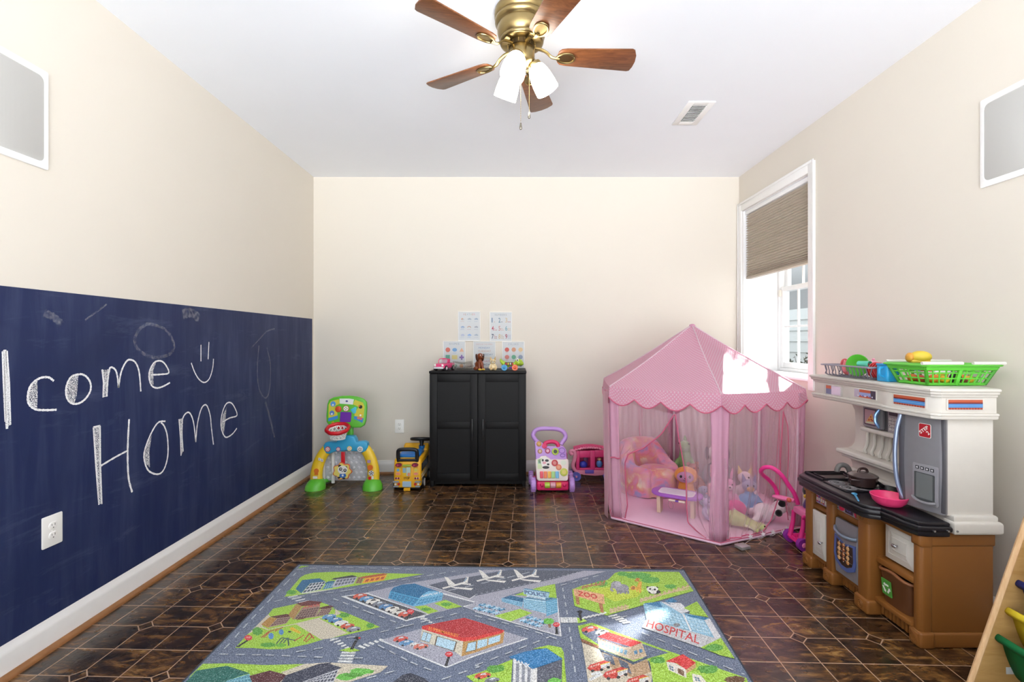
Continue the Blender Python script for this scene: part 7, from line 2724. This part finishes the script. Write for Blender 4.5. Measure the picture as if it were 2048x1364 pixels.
g('#c7c9d0', 'A', (1180, 1420), (1400, 1335), ('B', 100, 1222), ('B', 20, 1420))
gwin('#4a4f62', 'A', ((1400, 1342), ('B', 92, 1232), ('B', 20, 1410), (1200, 1414)), 10, 4)
bush('#6cbf4a', 'B', 180, 1310, 120, 40); bush('#6cbf4a', 'B', 350, 1250, 140, 36); bush(GR2, 'B', 270, 1290, 120, 26)
g('#3a3f4e', 'B', (640, 1420), (810, 1290), (900, 1268), (1060, 1330), (1160, 1420))
g(GR, 'B', (1520, 1305), (1677, 1262), ('C', 420, 1115), ('C', 400, 1420), (1677, 1420))
bush(GR2, 'C', 230, 1220, 110, 46); gcar('#d0553f', 'C', 85, 1300, 1.1); gcar('#7d828c', 'C', 190, 1350, 1.0)
# police block
g(PAVE, 'C', (0, 470), (440, 392), (915, 430), (960, 858), (0, 580), ('B', 1500, 530), ('B', 1590, 500))
gl(WHT, 'C', .006, (0, 582), (960, 858), (915, 430))
g(GR, 'C', (440, 396), (700, 312), (895, 272), (915, 440), (800, 420), (560, 404))
g('#1f6691', 'C', (298, 432), (400, 400), (545, 430), (535, 478))
g('#8fc3dd', 'C', (295, 430), (537, 476), (527, 532), (300, 470))
gwin('#4f96bf', 'C', ((300, 438), (533, 484), (525, 526), (303, 466)), 10, 3)
g('#3a7ba0', 'C', (540, 430), (640, 410), (912, 430), (790, 462))
g('#a9d3e6', 'C', (540, 430), (792, 464), (792, 604), (545, 542))
for k in range(6):
    gl('#5fa3c6', 'C', .006, (542, 452 + 17 * k), (790, 490 + 20 * k))
g('#5aa2c8', 'C', (790, 464), (916, 432), (926, 588), (798, 636))
for k in range(6):
    gl('#8fc6e0', 'C', .005, (794, 490 + 22 * k), (918, 456 + 22 * k))
g('#a9cfe2', 'C', (540, 328), (832, 376), (822, 432), (545, 386)); g('#3f7fa8', 'C', (540, 328), (570, 322), (836, 366), (832, 376))
g('#cfe2ec', 'C', (575, 392), (790, 428), (785, 452), (580, 418)); gtext('STATION', '#3a5a86', 'C', (600, 420), (745, 444), (602, 406))
gtext('POLICE', '#27457e', 'C', (556, 384), (802, 420), (552, 342), .02)
g(GR, 'C', (215, 630), (500, 552), (642, 598), (400, 692))
for i in range(5):
    for j in range(2):
        gcar('#4d93bd' if (i + j) % 2 else '#a9d3ea', 'C', 20 + 54 * i + 60 * j, 545 + 13 * i - 38 * j, .52)
        gcar('#4d93bd' if (i + j) % 2 else '#a9d3ea', 'C', 540 + 44 * i + 70 * j, 682 + 15 * i - 34 * j, .50)
bush('#6cbf4a', 'C', 825, 690, 66, 36); gl('#8a6a44', 'C', .012, (830, 720), (838, 762))
gstop('C', 910, 728, 914, 828, 40)
# bank
g(GR, 'C', (640, 1000), (820, 958), (965, 985), (992, 1040), (1025, 1420), (960, 1420), (975, 1120), (800, 995))
g('#2f7fb8', 'C', (375, 1090), (560, 1030), (800, 992), (980, 1112), (650, 1225))
g('#8d929e', 'C', (425, 1110), (650, 1225), (640, 1420), (415, 1420))
for k in range(4):
    g('#dedfe0', 'C', (430 + 64 * k, 1130 + 30 * k), (460 + 64 * k, 1145 + 30 * k), (455 + 64 * k, 1420), (425 + 64 * k, 1420))
g('#5a5f6e', 'C', (695, 1215), (975, 1122), (970, 1420), (690, 1420))
g('#e4e4e2', 'C', (650, 1225), (696, 1212), (692, 1420), (648, 1420))
gtext('BANK', '#f0f2f2', 'C', (430, 1150), (620, 1222), (432, 1105), .02)
bush('#6cbf4a', 'C', 890, 1370, 90, 46)
# zoo
g(GR, 'C', (1085, 335), (1200, 290), (1480, 228), ('D', -60, 210), ('D', 0, 150), ('D', 60, 134), ('D', 715, 138), ('D', 880, 352), ('D', 560, 440), ('D', 0, 600), (1480, 628), (1112, 520))
g('#c3d43c', 'C', (1230, 330), (1640, 300), ('D', 330, 330), ('D', 250, 420), (1560, 470), (1420, 400))
for x, y, rx, ry in ((250, 180, 150, 40), (400, 230, 110, 40), (620, 300, 70, 26), (90, 160, 60, 26)):
    bush('#5fae4a', 'D', x, y, rx, ry)
bush('#5fae4a', 'C', 1420, 270, 70, 34)
gl('#b0764a', 'C', .008, (1190, 320), (1450, 255)); gl('#b0764a', 'C', .008, (1200, 300), (1450, 280))
for k in range(6):
    gl('#b0764a', 'C', .008, (1200 + 48 * k, 330 - 12 * k), (1210 + 48 * k, 292 - 12 * k))
for k in range(11):
    gl('#c9b08a', 'D', .011, (290 + 52 * k, 480 - 17 * k), (296 + 52 * k, 432 - 15 * k))
gl('#d2bb94', 'D', .009, (280, 470), (830, 300)); gl('#d2bb94', 'D', .009, (280, 448), (830, 325))
for k in range(5):
    gl('#c9b08a', 'C', .011, (1520 + 40 * k, 600 - 12 * k), (1524 + 40 * k, 545 - 10 * k))
gl('#d2bb94', 'C', .009, (1505, 570), (1720, 520)); gl('#d2bb94', 'C', .009, (1510, 592), (1720, 545))
gdisc('#e3a43a', 'D', 205, 318, 34, 26); gdisc('#b5713a', 'D', 205, 318, 20, 16)
g('#e0a83a', 'D', (235, 330), (270, 240), (300, 250), (290, 370), (270, 370), (262, 330), (245, 370)); g('#c9863a', 'D', (215, 240), (240, 205), (280, 210), (262, 250))
gdisc('#9a9aa6', 'D', 80, 325, 76, 50, 20); gdisc('#9a9aa6', 'D', 10, 285, 56, 44, 18); gdisc('#b5b5c0', 'D', 30, 275, 40, 32, 16)
g('#9a9aa6', 'D', (-40, 280), (-20, 270), (-30, 330), (-10, 350), (-30, 362), (-58, 340))
for x in (20, 50, 105, 135):
    g('#8d8d99', 'D', (x, 350), (x + 24, 350), (x + 22, 384), (x + 2, 384))
gdisc('#26262a', 'D', -12, 280, 6, 5, 8)
gdisc('#26262a', 'D', 365, 310, 16, 12, 10); gdisc('#26262a', 'D', 470, 316, 16, 12, 10); gdisc('#26262a', 'D', 440, 362, 70, 26, 16)
gdisc('#eeeeea', 'D', 418, 332, 64, 34, 18); gdisc('#eeeeea', 'D', 430, 366, 36, 18, 14)
gdisc('#26262a', 'D', 392, 330, 14, 10, 10); gdisc('#26262a', 'D', 445, 336, 14, 10, 10); gdisc('#26262a', 'D', 418, 342, 7, 5, 8)
g('#b0764a', 'C', (1120, 400), (1160, 405), (1172, 510), (1135, 500)); g('#b0764a', 'C', (1380, 480), (1425, 490), (1442, 598), (1405, 590))
g('#e2ad84', 'C', (1100, 328), (1200, 340), (1440, 392), (1452, 500), (1380, 486), (1110, 402))
gtext('ZOO', '#d23a34', 'C', (1150, 404), (1368, 448), (1150, 350), .03)
# lights and crossings near the zoo
for k in range(7):
    gl('#dfe2e2', 'C', .010, (965 + 28 * k, 648), (972 + 28 * k, 708))
for k in range(6):
    gl('#dfe2e2', 'C', .010, (1190 + 45 * k, 668 - 10 * k), (1240 + 45 * k, 640 - 10 * k))
for k in range(5):
    gl('#dfe2e2', 'C', .011, (1490 + 40 * k, 640 + 18 * k), (1590 + 36 * k, 618 + 20 * k))
g(GR, 'C', (1140, 650), (1220, 668), (1255, 690), (1150, 715))
gl('#222327', 'C', .010, (1185, 685), (1172, 600)); g('#222327', 'C', (1135, 585), (1170, 568), (1205, 576), (1190, 604))
# fire station block
g(GR, 'C', (1150, 742), (1310, 708), ('D', 0, 808), ('D', 640, 1040), ('D', 380, 1130), ('D', 300, 1180), (1380, 990), (1180, 880))
g('#69758d', 'C', (1188, 775), (1300, 738), ('D', -20, 830), ('D', 600, 1045), ('D', 360, 1110), (1390, 960), (1200, 830))
g('#8a5a3c', 'C', (1180, 880), (1380, 965), (1382, 998), (1195, 925))
g(CREAM, 'C', (1195, 930), (1390, 1005), (1440, 1110), ('D', 0, 1200), ('D', 420, 1250), ('D', 400, 1420), (1270, 1420), (1240, 1200))
gcar('#d2564a', 'C', 1285, 780, 1.1); gcar('#e6e6e2', 'C', 1420, 815, .9, glass='#2a2c33')
g('#dccbb2', 'C', (1365, 875), (1677, 985), ('D', 180, 975), ('D', 155, 1115), ('D', 0, 1060), (1385, 985))
g('#c9b294', 'D', (178, 975), (300, 932), (356, 1082), (200, 1132), (155, 1112))
g('#d6343a', 'C', (1368, 866), (1482, 815), ('D', 0, 836), ('D', 302, 930), ('D', 178, 978), ('D', 0, 925))
gwin('#8fbad6', 'C', ((1400, 905), ('D', 150, 1010), ('D', 130, 1085), (1410, 975)), 7, 1, .16)
gwin('#5a8fb8', 'D', ((195, 1015), (310, 985), (325, 1045), (210, 1085)), 2, 1, .2)
gtext('FIRE STATION', '#8f2a2a', 'C', (1400, 905), (1640, 985), (1404, 886))
g('#4a5a70', 'C', (1380, 990), (1677, 1110), ('D', 200, 1150), ('D', 360, 1085), ('D', 365, 1110), ('D', 205, 1180), (1390, 1015))
g('#b99a78', 'C', (1420, 1040), (1677, 1130), ('D', 200, 1180), ('D', 360, 1115), ('D', 400, 1260), ('D', 230, 1330), ('D', 0, 1270), (1440, 1110))
g('#5d6678', 'C', (1430, 1050), (1540, 1085), (1570, 1190), (1450, 1140)); g('#5d6678', 'C', (1600, 1110), ('D', 140, 1160), ('D', 190, 1290), (1640, 1220))
def truck(c, x, y, s):
    g('#cf4438', c, *[(x + a * s, y + d * s) for a, d in ((-130, 30), (-100, -10), (60, -60), (130, -40), (120, 5), (20, 55), (-90, 60))])
    g('#d8d8d6', c, *[(x + a * s, y + d * s) for a, d in ((20, -10), (125, -40), (122, 0), (25, 48))])
    g('#e2c23a', c, *[(x + a * s, y + d * s) for a, d in ((15, -15), (128, -46), (128, -38), (15, -5))])
    gwin('#e9b5a8', c, [(x + a * s, y + d * s) for a, d in ((-95, 5), (10, -35), (5, 0), (-95, 30))], 4, 1)
    for a, d in ((30, 45), (105, 18), (-70, 58)):
        gdisc('#26272b', c, x + a * s, y + d * s, 20 * s, 15 * s, 10)
truck('C', 1385, 1190, 1.0); truck('C', 1570, 1270, 1.1); truck('D', 250, 1350, 1.0)
gl(WHT, 'C', .012, (1280, 1350), (1420, 1280)); gl(WHT, 'C', .012, (1300, 1290), (1400, 1262))
g('#7a4a34', 'D', (400, 1200), (430, 1215), (600, 1290), (610, 1340), (560, 1320), (410, 1235))
# hospital
g('#c6c7cb', 'D', (300, 760), (370, 640), (1110, 790), (1185, 882), (958, 988))
g('#8fc0da', 'D', (315, 500), (520, 470), (760, 600), (1045, 655), (1115, 880), (870, 810), (350, 665))
gwin('#b7d9ea', 'D', ((340, 520), (740, 620), (830, 790), (370, 660)), 10, 5, .12)
gwin('#b7d9ea', 'D', ((790, 630), (990, 690), (1080, 850), (860, 790)), 5, 4, .12)
g('#3f83b0', 'D', (318, 492), (500, 474), (530, 540), (430, 520)); g('#3f83b0', 'D', (550, 470), (640, 430), (700, 470), (640, 490))
g('#2f7fae', 'D', (765, 612), (1042, 655), (1000, 680), (850, 645)); g('#dcdcdf', 'D', (1000, 680), (1060, 664), (1185, 870), (1115, 885))
g('#d9dbe0', 'D', (515, 478), (735, 488), (832, 580), (745, 610), (640, 545)); g('#e9e9ea', 'D', (750, 610), (775, 615), (860, 800), (840, 800))
gl('#4a7fa0', 'D', .008, (580, 485), (620, 500)); gdisc('#8b8b90', 'D', 690, 735, 40, 20, 14)
gtext('HOSPITAL', '#cf3f40', 'D', (345, 755), (940, 950), (372, 672), .01)
g(GR, 'D', (768, 545), (915, 470), (1045, 648), (830, 612), (840, 580)); g(GR, 'D', (958, 988), (1185, 878), (1340, 1112), (1180, 1075))
bush(GR2, 'D', 1110, 990, 110, 42)
# house block at the lower right
g(GR, 'D', (380, 1130), (640, 1040), (1470, 1330), (1500, 1420), (430, 1420), (400, 1200))
bush(GR2, 'D', 480, 1130, 90, 40); bush(GR2, 'D', 1040, 1230, 130, 50); bush('#6b4a2c', 'D', 1340, 1350, 120, 50)
g('#e2ddd2', 'D', (572, 1150), (650, 1150), (795, 1232), (800, 1330), (600, 1240))
g('#c9a070', 'D', (790, 1232), (900, 1158), (905, 1210), (800, 1280)); g('#7a5a40', 'D', (700, 1215), (770, 1250), (775, 1315), (705, 1275))
g('#d93434', 'D', (565, 1142), (760, 1062), (905, 1158), (795, 1236), (690, 1165))
gwin('#5a7f9a', 'D', ((600, 1180), (655, 1205), (660, 1260), (608, 1232)), 2, 2, .12)
g('#e2ddd2', 'D', (860, 1280), (960, 1300), (1060, 1420), (880, 1420)); gwin('#5a7f9a', 'D', ((885, 1310), (940, 1325), (960, 1375), (895, 1360)), 2, 2, .12)
# dashed centre lines
for c, pts in (('A', ((1240, 150), (1140, 255), (960, 440), (700, 715), (500, 940), (385, 1060), (900, 1070), (1640, 1100))), ('A', ((1250, 112), (1677, 84), ('B', 1000, 112))), ('A', ((1000, 470), (1250, 420), ('B', 200, 345), ('B', 800, 230), ('B', 1400, 130))),
               ('B', ((40, 440), (430, 590), (850, 748))), ('B', ((560, 815), (850, 745), (1480, 590))), ('B', ((80, 1105), (480, 1105))), ('B', ((540, 960), (900, 1150), (1200, 1270))), ('B', ((720, 1250), (300, 1364))), ('B', ((1250, 1345), (1677, 1200), ('C', 0, 1190), ('C', 830, 870))),
               ('C', ((0, 630), (520, 760), (950, 900))), ('C', ((980, 320), (1040, 660), (1080, 950), (1130, 1340))), ('C', ((960, 290), (1450, 160))), ('B', ((0, 890), (380, 860))), ('A', ((1240, 1035), (1640, 975))),
               ('D', ((300, 820), (640, 960), (1450, 1290))), ('D', ((60, 470 + 180), (200, 620)))):
    gd(c, *pts)
b.build('pile', None, rug, world=True)
b = MB()
b.tube([(p.x, p.y, .006) for p in RC], .006, mat('#3d434c', .9), 8, closed=True, flat=.9)
b.build('bound_edge', None, rug, world=True)

# ================================================================ sling bookshelf in the near right corner
sh_ = thing('sling_bookshelf', 'light wood children\'s bookshelf with coloured fabric slings in the near right corner', 'bookshelf', (1.62, 1.30, 0))
M_BW = wood_mat('birch_ply_shaded', '#96713c', '#ae8a55', .5, (5, 5, 30))  # panel wood with shade mixed into its colour, darker than the edges
M_BE = wood_mat('birch_edge', '#c89e70', '#dcb88c', .5, (60, 60, 8))
for y0, nm in ((1.535, 0), (.935, 1)):
    b = MB()
    side = [(1.432, 0), (1.79, 0), (1.79, .76), (1.722, .775), (1.700, .765), (1.455, .060)]
    b.prism(side, .018, M_BW, M=Matrix(((1, 0, 0, 0), (0, 0, -1, y0 + .018), (0, 1, 0, 0), (0, 0, 0, 1))), bev=.004)
    e = [Vector((x, y0 + .009, z)) for x, z in ((1.431, .004), (1.4535, .0605), (1.6985, .7655))]
    b.tube(e, .0088, M_BE, 8)
    p = b.build('side_panel', M_BW, sh_, world=True)
    if nm == 0:
        b = MB()
        b.box((1.578, 1.5335, .148), (1.608, 1.5352, .170), mat('#b9bcbc', .5), .0005)
        b.build('sticker', None, p, world=True)
b = MB()
b.box((1.770, .953, .05), (1.785, 1.535, .72), M_BW)
b.box((1.47, .953, .02), (1.78, 1.535, .036), M_BW)
b.build('back_panel', M_BW, sh_, world=True)
def sling(h, lx, lz):
    b = MB()
    prof = spline([(lx + .004, 0, lz - .016), (lx - .006, 0, lz - .004), (lx + .002, 0, lz + .008), (lx + .012, 0, lz - .002), (lx + .034, 0, lz - .070), (lx + .062, 0, lz - .128), (lx + .090, 0, lz - .146), (lx + .112, 0, lz - .120), (lx + .128, 0, lz - .02), (lx + .140, 0, lz + .07)], 4)
    n = len(prof) - 1
    def fn(u, q):
        p = prof[round(q * n)]
        return Vector((p.x, .954 + .580 * u, p.z - .014 * math.sin(PI * u) * math.sin(PI * max(0, q - .38) / .62)))
    b.grid(fn, 16, n, cloth_mat('sling_' + h.lstrip('#'), h, .1, .7))
    s = b.build('fabric_sling', None, sh_, world=True, solid=.002)
    b = MB()
    b.cyl((lx + .002, .950, lz - .001), (lx + .002, 1.540, lz - .001), .005, M_BE, n=12)
    b.build('dowel', M_BE, s, world=True)
sling('#0e6a38', 1.548, .268)
sling('#d9c02c', 1.580, .354)
sling('#2b2f72', 1.613, .442)
sling('#b8342c', 1.646, .530)
def book(label, x, z, y0, y1, h, lean, cov, page='#e9e4d8', deco=()):
    o = thing('picture_book', label, 'book', (x, y0, z), 0, 'picture books in the sling bookshelf')
    T = Matrix.Rotation(R(lean), 4, 'Y')
    b = MB()
    w_ = y1 - y0
    for a, d in ((0, .0025), (.0115, .014)):
        b.box((a, 0, 0), (d, w_, h), mat(cov, .35), .0006, M=T)
    for f in deco:
        f(b, T, w_, h)
    b.build('cover', None, o)
    b = MB()
    b.box((.0025, .003, .003), (.0115, w_ - .002, h - .003), mat(page, .8), M=T)
    b.build('pages', None, o)
def letters(s, h, y0, y1, z0, z1):
    def f(b, T, w_, H_):
        put_text(b, s, lambda u, v: T @ Vector((-.0006, w_ * (y1 + (y0 - y1) * u), H_ * (z0 + (z1 - z0) * v))), mat(h, .4), .02)
    return f
def block(h, y0, y1, z0, z1, k=1):
    def f(b, T, w_, H_):
        b.faces([T @ Vector((-.0002 * k - .0001, w_ * y, H_ * z)) for y, z in ((y0, z0), (y1, z0), (y1, z1), (y0, z1))], [[0, 1, 2, 3]], mat(h, .4))
    return f
book('white picture book with red lettering tucked behind the green sling', 1.612, .144, 1.16, 1.505, .150, 4, '#e6dfd0', deco=(block('#c23a34', .80, .96, .52, .92), letters('8', '#e58a5a', .83, .93, .60, .86), letters('IT', '#2a2626', .56, .72, .62, .84), block('#d8c49a', .1, .5, .5, .9)))
book('blue picture book with an orange band tucked behind the yellow sling', 1.640, .231, 1.20, 1.522, .170, 4, '#5a8fb8', deco=(block('#d9763a', .05, .95, .80, .92), block('#2f5f8c', .3, .9, .5, .78), block('#e6d8b4', .4, .7, .55, .72, 2)))
book('lilac picture book just behind the blue one in the yellow sling', 1.658, .226, 1.18, 1.515, .190, 4, '#8f92c4', deco=(block('#b9bce0', .1, .9, .6, .9),))
